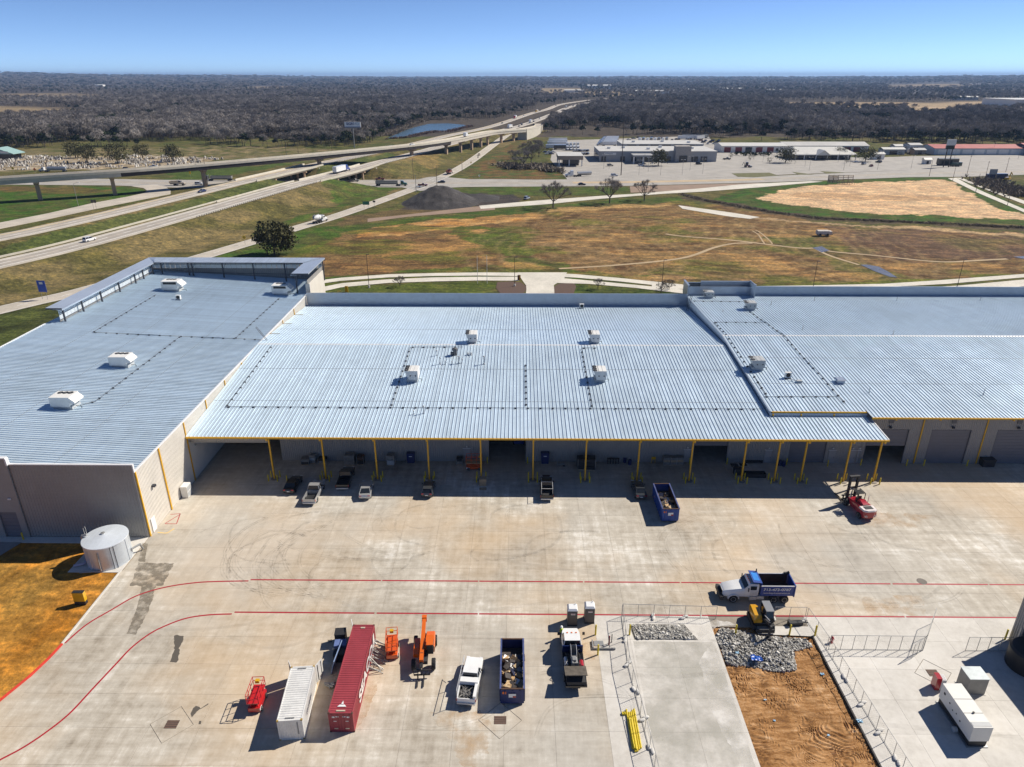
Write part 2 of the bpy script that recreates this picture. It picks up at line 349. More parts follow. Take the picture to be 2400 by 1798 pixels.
k = maths(n,'ADD', maths(n,'MULTIPLY',f1,.40), maths(n,'ADD', maths(n,'MULTIPLY',f2,.25), maths(n,'MULTIPLY',f3,.35)))
c = mixc(n, 1.0, at.outputs['Color'], ramp(n, k, [(.37,g3(.26)),(.5,g3(.78)),(.63,(1.9,1.65,1.3))]), 'MULTIPLY')
n.links.new(c, b.inputs['Base Color']); b.inputs['Roughness'].default_value = 1.0; b.inputs['Specular IOR Level'].default_value = .1
bump(n, b, f1, .7, .35)
me.materials.append(m); go = bpy.data.objects.new('ground', me); COL.objects.link(go); tag(go, kind='structure', label='grass, soil and woodland floor reaching the horizon')
# ================================================================== roads
def pave_mat(name, col, var=.10, joints=0.0):
    m, n, b, o = new_mat(name); g = nd(n,'ShaderNodeNewGeometry')
    f1 = noise(n, g.outputs['Position'], .12, 6, .6); f2 = noise(n, g.outputs['Position'], 1.3, 6, .65)
    k = maths(n,'ADD', maths(n,'MULTIPLY',f1,.55), maths(n,'MULTIPLY',f2,.45))
    lo = tuple(c*(1-3*var) for c in col); hi = tuple(c*(1+2.4*var) for c in col)
    n.links.new(ramp(n,k,[(.3,lo),(.7,hi)]), b.inputs['Base Color']); b.inputs['Roughness'].default_value=.9
    bump(n,b,f2,.2,.02); MATS[name]=m; return m
M_ROAD = pave_mat('road_concrete', (.47,.42,.35)); M_ROADW = pave_mat('pale_concrete', (.60,.56,.48)); M_ASPH = pave_mat('asphalt', (.24,.22,.21)); M_LOT = pave_mat('lot_concrete', (.36,.335,.30))
M_TRACK = pave_mat('dirt_track', (.42,.31,.18)); M_GRAV = pave_mat('gravel_track', (.27,.19,.135))
M_WHITE = mat('road_paint_white', (.78,.77,.74), .7, var=.08); M_YELLOWP = mat('road_paint_yellow', (.72,.48,.12), .7, var=.08); M_REDP = mat('red_line_paint', (.36,.012,.024), .65, var=.10)
def resample(P, n):
    P = np.asarray(P, float); s = np.r_[0, np.cumsum(np.linalg.norm(np.diff(P,axis=0),axis=1))]
    t = np.linspace(0, s[-1], n); return np.stack([np.interp(t, s, P[:,i]) for i in range(P.shape[1])], 1)
def ribbon(name, A, B, z, m, n=40, kind='structure', parent=None, thick=0.0):
    A = resample(np.array([p[:2] for p in A]), n); B = resample(np.array([p[:2] for p in B]), n); mb = MB()
    za = z(A) if callable(z) else np.full(n, z); zb = z(B) if callable(z) else np.full(n, z)
    vs = [(*a, q) for a, q in zip(A, za)]+[(*b_, q) for b_, q in zip(B, zb)]
    mb.add(vs, [(i, i+1, n+i+1, n+i) for i in range(n-1)])
    if thick:
        vs2 = [(x,y,q-thick) for x,y,q in vs]; mb.add(vs[:n]+vs2[:n], [(i,i+1,n+i+1,n+i) for i in range(n-1)]); mb.add(vs[n:]+vs2[n:], [(i,i+1,n+i+1,n+i) for i in range(n-1)])
    o = mb.build(name, m, parent)
    if kind: tag(o, kind=kind)
    return o
def offset(L, d):
    L = np.asarray(L, float)[:, :2]; t = np.gradient(L, axis=0); t /= np.linalg.norm(t,axis=1)[:,None]
    return L+np.stack([-t[:,1], t[:,0]],1)*d
def line_road(name, L, w_, z, m, n=60, **kw): return ribbon(name, offset(L,w_/2), offset(L,-w_/2), z, m, n, **kw)
def dashes(name, L, d, z, m, parent, on=3.0, off=9.0, wd=.16, s0=0, s1=1e9):
    L = offset(L, d); s = np.r_[0,np.cumsum(np.linalg.norm(np.diff(L,axis=0),axis=1))]; mb = MB(); t = s0
    at = lambda q: np.array([np.interp(q,s,L[:,0]), np.interp(q,s,L[:,1])])
    while t < min(s[-1]-on, s1):
        a, b_ = at(t), at(t+on); dv = (b_-a)/on; nv = np.array([-dv[1],dv[0]])*wd/2; za = z(a[None])[0] if callable(z) else z; zb = z(b_[None])[0] if callable(z) else z
        mb.add([(*(a+nv),za),(*(a-nv),za),(*(b_-nv),zb),(*(b_+nv),zb)], [(0,1,2,3)]); t += on+off
    o = mb.build(name, m, parent); o['kind']='stuff'; return o
def stripe(name, L, d, z, m, parent, wd=.16, n=90): return ribbon(name, offset(L,d+wd/2), offset(L,d-wd/2), z, m, n, None, parent)
zh = lambda P: zmain(P[:,1])+.08
zh2 = lambda P: zmain(P[:,1])+.12
for nm, L in (('highway_carriageway', NCW), ('highway_carriageway', FCW)):
    r = line_road(nm, L, 12.4, zh, M_ROAD, 200, thick=.5)
    stripe('edge_line', L, 4.0, zh2, M_YELLOWP if L is FCW else M_WHITE, r, .42, 200); stripe('edge_line', L, -4.0, zh2, M_WHITE, r, .42, 200)
    dashes('lane_dashes', L, 0, zh2, M_WHITE, r, 4.5, 8, .40, 60, 1500)
    for dd_ in (1.9,-1.9): tag(stripe('tyre_lane', L, dd_, lambda P: zmain(P[:,1])+.10, pave_mat('worn_lane',(.37,.33,.285)) if 'worn_lane' not in MATS else MATS['worn_lane'], r, 2.6, 200), kind='structure')
FRONT = smooth_line([(-230,20),(-190,105),(-145,187),(-131.5,209),(-105.5,275),(-97,300),(-84,336),(-65,404),(-57,437),(-46,494),(-37,565),(-24,712),(-10,860),(6,960)])
r = line_road('frontage_road', FRONT, 8.2, .05, M_ROAD, 160); stripe('edge_line', FRONT, -3.6, .09, M_WHITE, r, .25, 160); stripe('edge_line', FRONT, 3.6, .09, M_WHITE, r, .2, 160); dashes('lane_dashes', FRONT, 0, .09, M_WHITE, r, 3, 9, .25)
px = lambda *pts: [gp(*p) for p in pts]
STN = px((-300,432),(0,434),(18,433),(272,435),(400,440),(803,438.5),(941,439.5),(1160,438),(1260,437.5),(1475,436),(1660,431),(1785,428),(1930,423),(2040,419),(2127,415.5),(2252,415),(2400,410),(2700,398))
STF = px((-300,423),(0,424),(54,421),(145,418),(308,420.5),(400,422),(878,422),(968,421),(1160,420),(1260,421.5),(1475,419),(1689,416.5),(1821,412),(2040,403),(2199,396.5),(2400,397),(2700,390))
r = ribbon('cross_street', STN, STF, .06, M_LOT, 120)
mid = (resample(np.array(STN),120)+resample(np.array(STF),120))/2
tag(stripe('turn_lane', mid[60:78], 0, .09, pave_mat('warm_lane',(.46,.36,.24)), r, 8, 30), kind='structure')
for d in (-2.2, 2.2): stripe('centre_line', mid, d, .10, M_YELLOWP, r, .25, 120)
for d in (-6.5, 6.5): dashes('lane_dashes', mid, d, .10, M_WHITE, r, 3, 9, .25)
tag(ribbon('intersection', px((925,436),(985,448),(1040,441),(1100,438)), px((965,424),(1010,414),(1050,416),(1110,421)), .075, M_LOT, 12), kind='structure')
ribbon('service_road', px((1127,490),(1281,479),(1405,466.5),(1550,454.7),(1640,450),(1785,439),(1930,426)), px((1123,482.5),(1263,470),(1414,459),(1495,454),(1640,442),(1741,432),(1900,425)), .065, M_ROADW, 40)
ribbon('gravel_track', T(k3,(560,1550),(1100,1480),(2209,1392)), T(k3,(560,1505),(1100,1450),(2000,1345),(2209,1325)), .03, M_GRAV, 20)
tag(ribbon('drainage_apron', px((1478,452),(1660,446),(1760,434)), px((1476,437),(1660,432),(1790,429)), .05, M_GRAV, 16), kind='structure')
ENT1 = ribbon('entrance_road', T(k7,(1225,764),(1600,948),(2209,1205),(3000,1540)), T(k7,(1330,757),(1500,850),(1700,945),(2209,1163),(3000,1490)), .09, M_ROADW, 20)
ribbon('entrance_road', T(k7,(1330,757),(1560,850),(2209,1098),(3000,1400)), T(k7,(1400,757),(1700,880),(2209,1052),(3000,1330)), .092, M_ROADW, 20)
LR_U=T(k1,(-700,1200),(0,1060),(600,945),(1200,808),(1650,725),(1860,680)); LR_L=T(k1,(-700,1290),(0,1140),(600,1020),(1200,890),(1700,790),(2209,690))
ribbon('loop_ramp', LR_U, LR_L, lambda P: zterr(P[:,0],P[:,1])+.13, M_ROAD, 60, thick=.3)
ribbon('loop_ramp', T(k1,(1860,680),(1905,650),(1860,615),(1700,592)), T(k1,(2209,690),(2209,640),(2150,600),(2000,570)), lambda P: np.maximum(0,zterr(P[:,0],P[:,1]))+.11, M_ROAD, 20)
# drive round the back of the building
RU = T(kL,(-700,1500),(-300,1420),(0,1384),(300,1362),(600,1354),(900,1350),(1250,1352),(1500,1360),(1800,1386),(2209,1428)); RL = T(kL,(-700,1530),(-300,1445),(0,1404),(300,1382),(600,1373),(900,1370),(1250,1376),(1500,1382),(1800,1408),(2209,1452))
ribbon('ring_drive', RU, RL, .05, M_ROADW, 60)
ribbon('ring_drive', T(kL,(-700,1575),(-300,1480),(0,1420),(300,1395),(600,1382),(900,1378),(1150,1378)), T(kL,(-700,1620),(-300,1515),(0,1446),(300,1418),(600,1408),(900,1402),(1150,1404)), .055, M_ROADW, 50)
ribbon('ring_drive', T(kL,(1440,1388),(1600,1402),(1900,1430),(2209,1460)), T(kL,(1380,1418),(1600,1424),(1900,1450),(2209,1486)), .057, M_ROADW, 30)
ribbon('ring_drive', T(kM,(-200,1425),(400,1440),(830,1434),(1300,1424),(1640,1402),(2209,1360),(3000,1300)), T(kM,(-200,1455),(400,1462),(900,1455),(1300,1446),(1700,1425),(2209,1382),(3000,1325)), .058, M_ROADW, 40)
ribbon('ring_drive', T(kM,(600,1475),(1300,1465),(1780,1436),(2209,1396),(3000,1340)), T(kM,(600,1510),(1300,1505),(1800,1475),(2209,1440),(3000,1390)), .059, M_ROADW, 40)
tag(ribbon('gate_drive', T(kL,(1140,1350),(1170,1400),(1200,1440),(1185,1560)), T(kL,(1460,1350),(1440,1395),(1375,1430),(1385,1560)), .062, M_ROADW, 10), kind='structure')
for P in (T(kL,(1010,1412),(1100,1408),(1165,1415),(1198,1440),(1195,1465),(1165,1500),(1040,1500),(1000,1450)), T(kL,(1375,1445),(1400,1425),(1500,1412),(1520,1440),(1500,1500),(1395,1500),(1370,1470))):
    mb = MB(); mb.add([(p[0],p[1],.05) for p in P], [tuple(range(len(P)))]); tag(mb.build('mulch_bed', mat('mulch', MULCH, 1, var=.25, scale=3, world=True)), kind='structure')
# worn tracks and paths over the field
for P, wd in ((T(kM,(-110,1100),(0,1115),(330,1142),(720,1188),(850,1192)),1.6), (T(kM,(-800,1325),(-400,1300),(0,1256),(200,1190),(330,1162),(450,1160)),1.6), (T(kM,(880,1185),(950,1212),(1250,1240),(1650,1280),(1900,1272),(2100,1262)),1.5), (T(kM,(860,1195),(950,1240),(1140,1300)),1.3)):
    line_road('dirt_path', smooth_line([p[:2] for p in P]), wd, .02, M_TRACK, 40)
for P in (T(kM,(470,1075),(500,1090),(560,1140),(580,1165)), T(kM,(450,1080),(490,1105),(520,1150),(530,1162))): line_road('wheel_rut', smooth_line([p[:2] for p in P]), .6, .022, M_TRACK, 20)
ribbon('concrete_walk', T(kM,(0,938),(300,988),(435,1003)), T(kM,(-30,915),(300,960),(500,992)), .05, M_ROADW, 10)
m, n, b, o = new_mat('still_water'); b.inputs['Base Color'].default_value=(.07,.12,.16,1); b.inputs['Roughness'].default_value=.22; g=nd(n,'ShaderNodeNewGeometry'); bump(n,b,noise(n,g.outputs['Position'],.35,3,.6),.6,.8); MATS['water']=m
for nm, P in (('puddle', T(kM,(1150,1300),(1190,1298),(1270,1312),(1340,1350),(1390,1383),(1340,1378),(1250,1345))), ('puddle', T(kM,(840,1190),(900,1180),(950,1208),(900,1220))), ('puddle',T(kM,(2140,1248),(2209,1243),(2260,1255),(2209,1262)))):
    mb = MB(); mb.add([(p[0],p[1],.03) for p in P], [tuple(range(len(P)))]); tag(mb.build(nm, mat('wet_mud',(.14,.13,.125),.25,var=.2,scale=.3,world=True)), kind='structure')
PONDP = T(k3,(820,460),(900,462),(1050,440),(1300,375),(1430,360),(1560,370),(1700,345),(1850,305),(1800,290),(1600,272),(1350,278),(1200,315),(1080,350),(940,410))
mb = MB(); mb.add([(p[0],p[1],.05) for p in PONDP], [tuple(range(len(PONDP)))]); tag(mb.build('pond', MATS['water']), kind='structure')
LOTS = [px((1290,375),(1300,330),(1660,318),(1680,350),(1700,372),(2000,402),(1700,416),(1480,419),(1330,421)), px((1680,372),(1780,362),(2030,370),(2150,366),(2450,362),(2450,397),(2199,396.5),(2000,404),(1760,412),(1700,400)), px((1680,350),(1720,345),(1870,358),(1700,385))]
for i, P in enumerate(LOTS):
    mb = MB(); mb.add([(p[0],p[1],.04+.005*i) for p in P], [tuple(range(len(P)))]); tag(mb.build('parking_lot', M_LOT), kind='structure')
for P in (T(k6,(410,700),(900,690),(1020,730),(700,752),(500,745)), T(k6,(1190,680),(1480,715),(1280,718)), T(k6,(1560,672),(1900,690),(1640,705))):
    mb = MB(); mb.add([(p[0],p[1],.11) for p in P], [tuple(range(len(P)))]); tag(mb.build('grass_verge', mat('verge_grass',(.12,.115,.045),1,var=.25,scale=.4,world=True)), kind='structure')
# ================================================================== concrete yard
m, n, b, o = new_mat('yard_concrete'); g = nd(n,'ShaderNodeNewGeometry'); oi = nd(n,'ShaderNodeObjectInfo')
P_ = g.outputs['Position']
f1 = noise(n,P_,.07,7,.62); f2 = noise(n,P_,.9,7,.68); mp = nd(n,'ShaderNodeMapping'); n.links.new(P_,mp.inputs[0]); mp.inputs['Scale'].default_value=(1.1,.10,1); mp.inputs['Rotation'].default_value=(0,0,-.55); f3 = noise(n,mp.outputs[0],.8,6,.7)
mp2 = nd(n,'ShaderNodeMapping'); n.links.new(P_,mp2.inputs[0]); mp2.inputs['Scale'].default_value=(.12,1.3,1); f4 = noise(n,mp2.outputs[0],.8,6,.7)
k = maths(n,'ADD', maths(n,'ADD', maths(n,'MULTIPLY',f1,.36), maths(n,'MULTIPLY',f2,.22)), maths(n,'ADD', maths(n,'MULTIPLY',f3,.22), maths(n,'MULTIPLY',f4,.20)))
c = ramp(n,k,[(.37,(.215,.18,.135)),(.45,(.375,.33,.265)),(.53,(.51,.465,.39)),(.61,(.74,.705,.64))])
st = noise(n,P_,.045,4,.5); c = mixc(n, maths(n,'MULTIPLY',ramp(n,st,[(.45,g3(0)),(.62,g3(1))]),.55), c, (.56,.40,.235))       # rusty-orange clay stains
gr = noise(n,P_,.03,3,.5); c = mixc(n, maths(n,'MULTIPLY',ramp(n,gr,[(.48,g3(0)),(.62,g3(1))]),.4), c, (.47,.455,.42))
c = mixc(n,1.0,c,ramp(n,oi.outputs['Random'],[(0,g3(.95)),(1,g3(1.03))]),'MULTIPLY')
n.links.new(c,b.inputs['Base Color']); b.inputs['Roughness'].default_value=.85; bump(n,b,f2,.15,.02); M_YARD=m
m, n, b, o = new_mat('new_concrete'); g = nd(n,'ShaderNodeNewGeometry'); oi = nd(n,'ShaderNodeObjectInfo'); P_=g.outputs['Position']
f1 = noise(n,P_,.16,6,.6); f2 = noise(n,P_,1.4,6,.65); k = maths(n,'ADD',maths(n,'MULTIPLY',f1,.6),maths(n,'MULTIPLY',f2,.4))
c = ramp(n,k,[(.32,(.46,.43,.385)),(.52,(.60,.57,.52)),(.7,(.68,.655,.61))]); c = mixc(n,1.0,c,ramp(n,oi.outputs['Random'],[(0,g3(.93)),(1,g3(1.04))]),'MULTIPLY')
n.links.new(c,b.inputs['Base Color']); b.inputs['Roughness'].default_value=.85; M_NEW=m
M_JOINT = mat('joint_filler',(.27,.235,.19),.9,var=.1,world=True)
PIT = [(23.1,63.7),(24.1,65.3),(27.2,65.1),(33.98,63.6),(35.0,46.6),(34.2,20),(23.0,20),(23.05,46.8)]
PIT2 = [(13.3,65.75),(19.9,65.75),(21.0,63.1),(13.6,63.1)]
yard = MB(); yard.bx(-52.3,23.08,-25,170,-.5,-.042); yard.bx(34.62,140,-25,170,-.5,-.042); yard.bx(23.08,34.62,65.4,170,-.5,-.042); yard = tag(yard.build('concrete_yard', M_JOINT), kind='structure', label='pale concrete service yard in front of the warehouses')
PITC = np.array([(23.1,65.4),(34.6,65.4),(34.6,20),(23.1,20)])
def in1(p, P): return bool(inpoly(np.array([p[0]]),np.array([p[1]]),P)[0])
slab_me = {}
def slab(x0,x1,y0,y1,mt):
    k = (round(x1-x0,3),round(y1-y0,3),mt.name)
    if k not in slab_me:
        mb = MB(); w_, h_ = x1-x0, y1-y0; e=.009; mb.bx(e,w_-e,e,h_-e,-.04,0); slab_me[k] = mb.mesh('slab',mt)
    return obj_mesh('slab', slab_me[k], yard, (x0,y0,0))
yl = list(np.arange(46.4-4.2*9,104,4.2))
xl = [-52.3,-47.2,-42.1,-37.0,-31.9,-26.8,-21.7,-16.6,-11.5,-6.4,-1.3,3.8,9.2,13.1,18.1,23.1,28.85,34.6,39.7,44.8,49.9,55,60.1,65.2,70.3,75.4,80.5,85.6,90.7,95.8,101]
for i in range(len(xl)-1):
    for j in range(len(yl)-1):
        x0,x1,y0,y1 = xl[i],xl[i+1],yl[j],yl[j+1]
        if y1 < 38 or x0 > 20+y1*.82: continue
        cx, cy = (x0+x1)/2,(y0+y1)/2
        if 23.1<=x0<34.5 and cy<65.4: continue
        if x0>50 and y0 < 40: continue
        slab(x0,x1,y0,y1, M_NEW if (x0>=9.2 and y0<64) else M_YARD)
yt = yl[-1]
for i in range(len(xl)-1):
    if xl[i] < 95: slab(xl[i],xl[i+1],yt,yt+9,M_YARD)
tag(slab(-52.3,57,yt+9,168,M_YARD)); slab(57,120,yt+9,168,M_YARD)
# corner outside the grid, west kerb
mb = MB(); mb.add([(*p[:2],-.004) for p in ((-52.3,61.8),(-52.5,59.6),(-53.0,57),(-54.2,53.3),(-57,49.3),(-62,44.5),(-68,39),(-68,20),(-52.3,20))],[tuple(range(9))]); tag(mb.build('concrete_apron', M_YARD), kind='structure')
KERB = [(-52.35,75),(-52.35,61.8),(-52.55,59.6),(-53.05,57),(-54.25,53.3),(-57.05,49.3),(-62,44.4),(-68,38.9)]
def kerb(P, name, mt):
    P = np.array(P); o_ = offset(resample(P,24),-.22); P = resample(P,24); mb = MB(); N=len(P)
    mb.add([(*p,.13) for p in P]+[(*p,.13) for p in o_]+[(*p,-.2) for p in P]+[(*p,-.2) for p in o_], [f for i in range(N-1) for f in ((i,i+1,N+i+1,N+i),(i,i+1,2*N+i+1,2*N+i),(N+i,N+i+1,3*N+i+1,3*N+i))])
    return tag(mb.build(name, mt), kind='structure')
kerb(KERB[:2],'kerb',M_NEW); kerb(KERB[1:],'kerb',mat('red_kerb_paint',(.62,.05,.03),.6,var=.15))
# slab under the tank and strip along the west wall
mb = MB(); mb.bx(-59.4,-52.4,74.6,82.3,-.3,-.006); tag(mb.build('tank_slab', M_NEW), kind='structure')
mb = MB(); mb.bx(-110,-59.5,80.9,82.3,-.3,-.002); tag(mb.build('wall_strip', M_NEW), kind='structure')
mb = MB(); mb.add([(-69.6,81,.004),(-71,77,.004),(-90,60,.004),(-140,60,.004),(-140,81,.004)],[(0,1,2,3,4)]); tag(mb.build('side_drive', pave_mat('weathered_concrete',(.30,.285,.27))), kind='structure')
# painted lines
def paintline(L, wd, gaps=()):
    L = smooth_line(L) if len(L) > 2 else np.array(L,float); return ribbon('red_line', offset(L,wd/2), offset(L,-wd/2), .008, M_REDP, 70, None, yard)
r1 = [zD(420,855),(*zD(560,735),),zD(720,640),zD(880,550),zD(1060,495),zD(1250,465),zD(1400,456),zD(1608,452)]
r2 = [zD(-150,1690),zD(0,1610),zD(150,1530),zD(300,1430),zD(450,1310),zD(600,1150),zD(750,990),zD(850,885),zD(960,800),zD(1060,747),zD(1200,695),zD(1350,672),zD(1500,666)]
paintline([p[:2] for p in r1], .22); paintline([p[:2] for p in r2], .22)
for segs, yy in (([(zD(1625,453)[0],-17.9),(-17.4,-5.3),(-4.8,8.3),(8.8,20.8),(21.3,34.2),(34.7,47.9),(48.5,60.4),(60.9,90)],73.3),([(zD(1520,666)[0],-17.6),(-17.0,-5.0),(-4.5,8.4),(8.9,22),(22.5,31),(31.5,46.7),(47.2,60.2),(60.7,85)],67.25)):
    for a, b_ in segs:
        a-=.16; b_+=.16; ribbon('red_line', [(a,yy-.11),(b_,yy-.11)], [(a,yy+.11),(b_,yy+.11)], .008, M_REDP, 2, None, yard)
for P in (((-51.6,85.6),(-49.9,85.6)),((-49.9,85.6),(-50.5,88.2)),((-50.5,88.2),(-51.9,88.0)),((-51.6,85.7),(-50.4,88.1))): ribbon('hatch_line', offset(P,.06), offset(P,-.06), .009, M_REDP, 2, None, yard)
ribbon('yellow_line', [(-51.7,83.4),(-50.2,83.2),(-49.6,84.4)], [(-51.6,83.55),(-50.3,83.35),(-49.75,84.45)], .009, M_YELLOWP, 8, None, yard)
# stains, tyre marks
def alpha_mat(name, col, a0, a1, scale, amt, rough=.8):
    m, n, b, o = new_mat(name); g = nd(n,'ShaderNodeNewGeometry'); f = noise(n,g.outputs['Position'],scale,6,.65)
    b.inputs['Base Color'].default_value=(*col,1); b.inputs['Roughness'].default_value=rough
    n.links.new(maths(n,'MULTIPLY',ramp(n,f,[(a0,g3(0)),(a1,g3(1))]),amt), b.inputs['Alpha']); MATS[name]=m; return m
M_WET = alpha_mat('damp_concrete',(.21,.18,.135),.34,.56,.8,.62,.5); M_TYRE = alpha_mat('tyre_rubber_marks',(.10,.085,.07),.36,.76,1.1,.22); M_CLAY = alpha_mat('clay_wash',(.56,.36,.18),.42,.78,.5,.55); M_DARK = alpha_mat('old_grime',(.15,.13,.105),.42,.70,.35,.5); M_CHALK = alpha_mat('cement_wash',(.74,.71,.66),.40,.62,.3,.8)
def jag(P, amp=.25, n=70, seed=0):
    P = np.array([p[:2] for p in P]+[P[0][:2]]); P = resample(P,n)[:-1]; return P+(np.stack([vnoise(P[:,0]*3,P[:,1]*3,1,seed),vnoise(P[:,0]*3,P[:,1]*3,1,seed+9)],1)-.5)*2*amp
def stain(P, mt, z, amp=.25, seed=0):
    Q = jag(P,amp,seed=seed); mb = MB(); mb.add([(*q,z) for q in Q],[tuple(range(len(Q)))]); return mb.build('stain', mt, yard)
stain([zD(*p) for p in ((920,205),(955,210),(940,330),(895,325))],M_WET,.004,.15,1)
stain([zD(*p) for p in ((895,335),(1130,338),(1050,485),(835,483),(870,420))],M_WET,.0045,.3,2)
stain([zD(*p) for p in ((920,485),(1010,485),(960,650),(880,800),(815,800),(880,640))],M_WET,.005,.2,3)
m, n, b, o = new_mat('wet_patch'); b.inputs['Base Color'].default_value=(.115,.10,.08,1); b.inputs['Roughness'].default_value=.35; M_WETP=m
stain([zD(*p) for p in ((1125,805),(1190,805),(1165,880),(1150,978),(1100,975),(1130,900))],M_WETP,.004,.2,4)
stain([zD(*p) for p in ((1270,1258),(1300,1275),(1345,1245),(1350,1250),(1290,1285),(1240,1335),(1232,1310),(1250,1275))],M_WETP,.0045,.08,5); stain([zD(*p) for p in ((1290,1358),(1305,1358),(1300,1380),(1285,1378))],M_WETP,.005,.03,6); stain([zD(*p) for p in ((2120,835),(2150,830),(2150,848),(2125,850))],M_WETP,.0045,.05,7)
stain([zE(*p) for p in ((560,1300),(900,1290),(1000,1420),(900,1657),(780,1657),(700,1480))],M_CLAY,.004,.5,8); stain([zE(*p) for p in ((60,1290),(200,1040),(260,1060),(160,1330),(90,1420))],M_CLAY,.0045,.3,9)
stain([zF(*p) for p in ((1180,0),(1650,30),(1500,110),(1150,90))],M_CLAY,.004,.6,10); stain([zF(*p) for p in ((1150,560),(1560,540),(1560,690),(1200,680))],M_CLAY,.0045,.5,11); stain([zE(*p) for p in ((1540,860),(1640,840),(1650,960),(1570,960))],M_CLAY,.005,.3,12)
def arc(c, rx, ry, a0, a1, wd, mt=M_TYRE, z=.006):
    t = np.linspace(radians(a0),radians(a1),40); wob = 1+.03*np.sin(t*5+c[0]); P = np.stack([c[0]+rx*np.cos(t)*wob,c[1]+ry*np.sin(t)*wob],1)
    return ribbon('tyre_mark', offset(P,wd/2), offset(P,-wd/2), z, mt, 40, None, yard)
for i,(c_,rx,ry,a0,a1) in enumerate([((-30,80),9,8.5,95,290),((-30,80),10.2,9.4,100,300),((-29,79),6.4,7.2,80,280),((-28,79),5.2,6.2,85,260),((-24,78),9,8,120,270),((-27,81),13,11,110,255),((-22,80),7.5,8.5,90,230),((-31,77),7.8,6,130,330),((-22,84),12,6,200,330),((-34,79),4,5,60,250),((-26,76),8,9,95,240),((-20,79),11.5,9.5,130,250),((14,88),16,4,150,250),((-10,93),10,3,10,90),((31,80),10,8.5,110,260),((31.5,80),11.6,9.4,105,262),((34,79.5),9,8,100,200),((54,82),14,9,190,250),((5,53),7,5,0,110),((9,50),7,5,60,180),((-8,55),6,4,250,340),((44,76),15,7,220,330),((-15,86),10,7,200,300),((-5,85),14,6,60,130)]):
    for d in (0,.34): arc(c_,rx+d,ry+d,a0,a1,.14,M_TYRE,.006+.0004*i)
rgt=random.Random(12); M_SCUFF=alpha_mat('faint_scuffs',(.16,.135,.105),.35,.78,.9,.15)
for i in range(46):
    c_=(rgt.gauss(-24,9),rgt.gauss(80,4)) if i<30 else (rgt.uniform(-10,60),rgt.uniform(74,92)); r0=rgt.uniform(3,12); a0=rgt.uniform(60,260); arc(c_,r0,r0*rgt.uniform(.7,1),a0,a0+rgt.uniform(40,150),rgt.uniform(.12,.5),M_SCUFF if i%2 else M_TYRE,.0165+.0002*i)
for i in range(14):
    x0=rgt.uniform(-40,60); y0=rgt.uniform(50,95); P=smooth_line([(x0,y0),(x0+rgt.uniform(4,9),y0-rgt.uniform(-1,3)),(x0+rgt.uniform(12,22),y0-rgt.uniform(-2,7))]); ribbon('tyre_mark',offset(P,.3),offset(P,-.3),.026+.0002*i,M_SCUFF,30,None,yard)
# drains and covers
def drain(c, s, ring, label):
    d = thing('storm_drain', label, 'drain', (*c[:2],0)); mb = MB(); mb.bx(-s,s,-s*.8,s*.8,.003,.012); mb.build('pit_cover', mat('drain_dark',(.05,.035,.03),.8), d)
    for i in range(4):
        mb = MB(); mb.bx(-s*.95,s*.95,-s*.72+i*s*.4,-s*.72+i*s*.4+s*.22,.012,.03); mb.build('grate_bar', mat('grate_iron',(.15,.09,.065),.8), d)
    if ring:
        r_ = ring; mb = MB(); pts = [(0,-r_),(r_,0),(0,r_),(-r_,0)]
        for p, q in zip(pts,pts[1:]+pts[:1]): mb.tube((*p,.004),(*q,.004),.03,4)
        mb.build('frame_joint', M_JOINT, d)
drain(zD(1112,1380),.62,2.2,'iron storm drain grate on open concrete left of the white container')
drain(zE(1028,1353),.62,2.2,'iron storm drain grate just below the blue dumpster by the white pickup')
drain(zF(1620,1048),.6,2.0,'iron storm drain grate beside the red and white cabinet')
mh = MB(); mh.lathe([(.62,.0),(.62,.014),(.5,.02),(.0,.02)],n=20); tag(mh.build('manhole_cover', mat('manhole_iron',(.14,.12,.10),.7), loc=zF(1548,455)), 'round iron manhole cover in the yard behind the dump truck', 'manhole')
# ================================================================== warehouses
def roof_mat(name, col, rough=.34, metal=.55):
    m, n, b, o = new_mat(name); tc = nd(n,'ShaderNodeTexCoord'); oi = nd(n,'ShaderNodeObjectInfo'); g = nd(n,'ShaderNodeNewGeometry')
    f = noise(n,g.outputs['Position'],.35,5,.6); f2 = noise(n,g.outputs['Position'],2.2,4,.6); k = maths(n,'ADD',maths(n,'MULTIPLY',f,.5),maths(n,'MULTIPLY',f2,.5))
    c = ramp(n,k,[(.3,tuple(x*.93 for x in col)),(.7,tuple(x*1.05 for x in col))]); c = mixc(n,1.0,c,ramp(n,oi.outputs['Random'],[(0,g3(.93)),(1,g3(1.05))]),'MULTIPLY')
    mpr=nd(n,'ShaderNodeMapping'); n.links.new(g.outputs['Position'],mpr.inputs[0]); mpr.inputs['Scale'].default_value=(2.2,.12,1); fs_=noise(n,mpr.outputs[0],.7,5,.65); fb=noise(n,g.outputs['Position'],.06,4,.6); c=mixc(n,1.0,c,ramp(n,maths(n,'ADD',maths(n,'MULTIPLY',fs_,.5),maths(n,'MULTIPLY',fb,.5)),[(.36,(.90,.90,.89)),(.56,g3(1.02))]),'MULTIPLY')
    n.links.new(c,b.inputs['Base Color']); b.inputs['Metallic'].default_value=metal
    n.links.new(ramp(n,f,[(.3,g3(rough-.03)),(.7,g3(rough+.05))]), b.inputs['Roughness']); bump(n,b,f,.06,.05); MATS[name]=m; return m
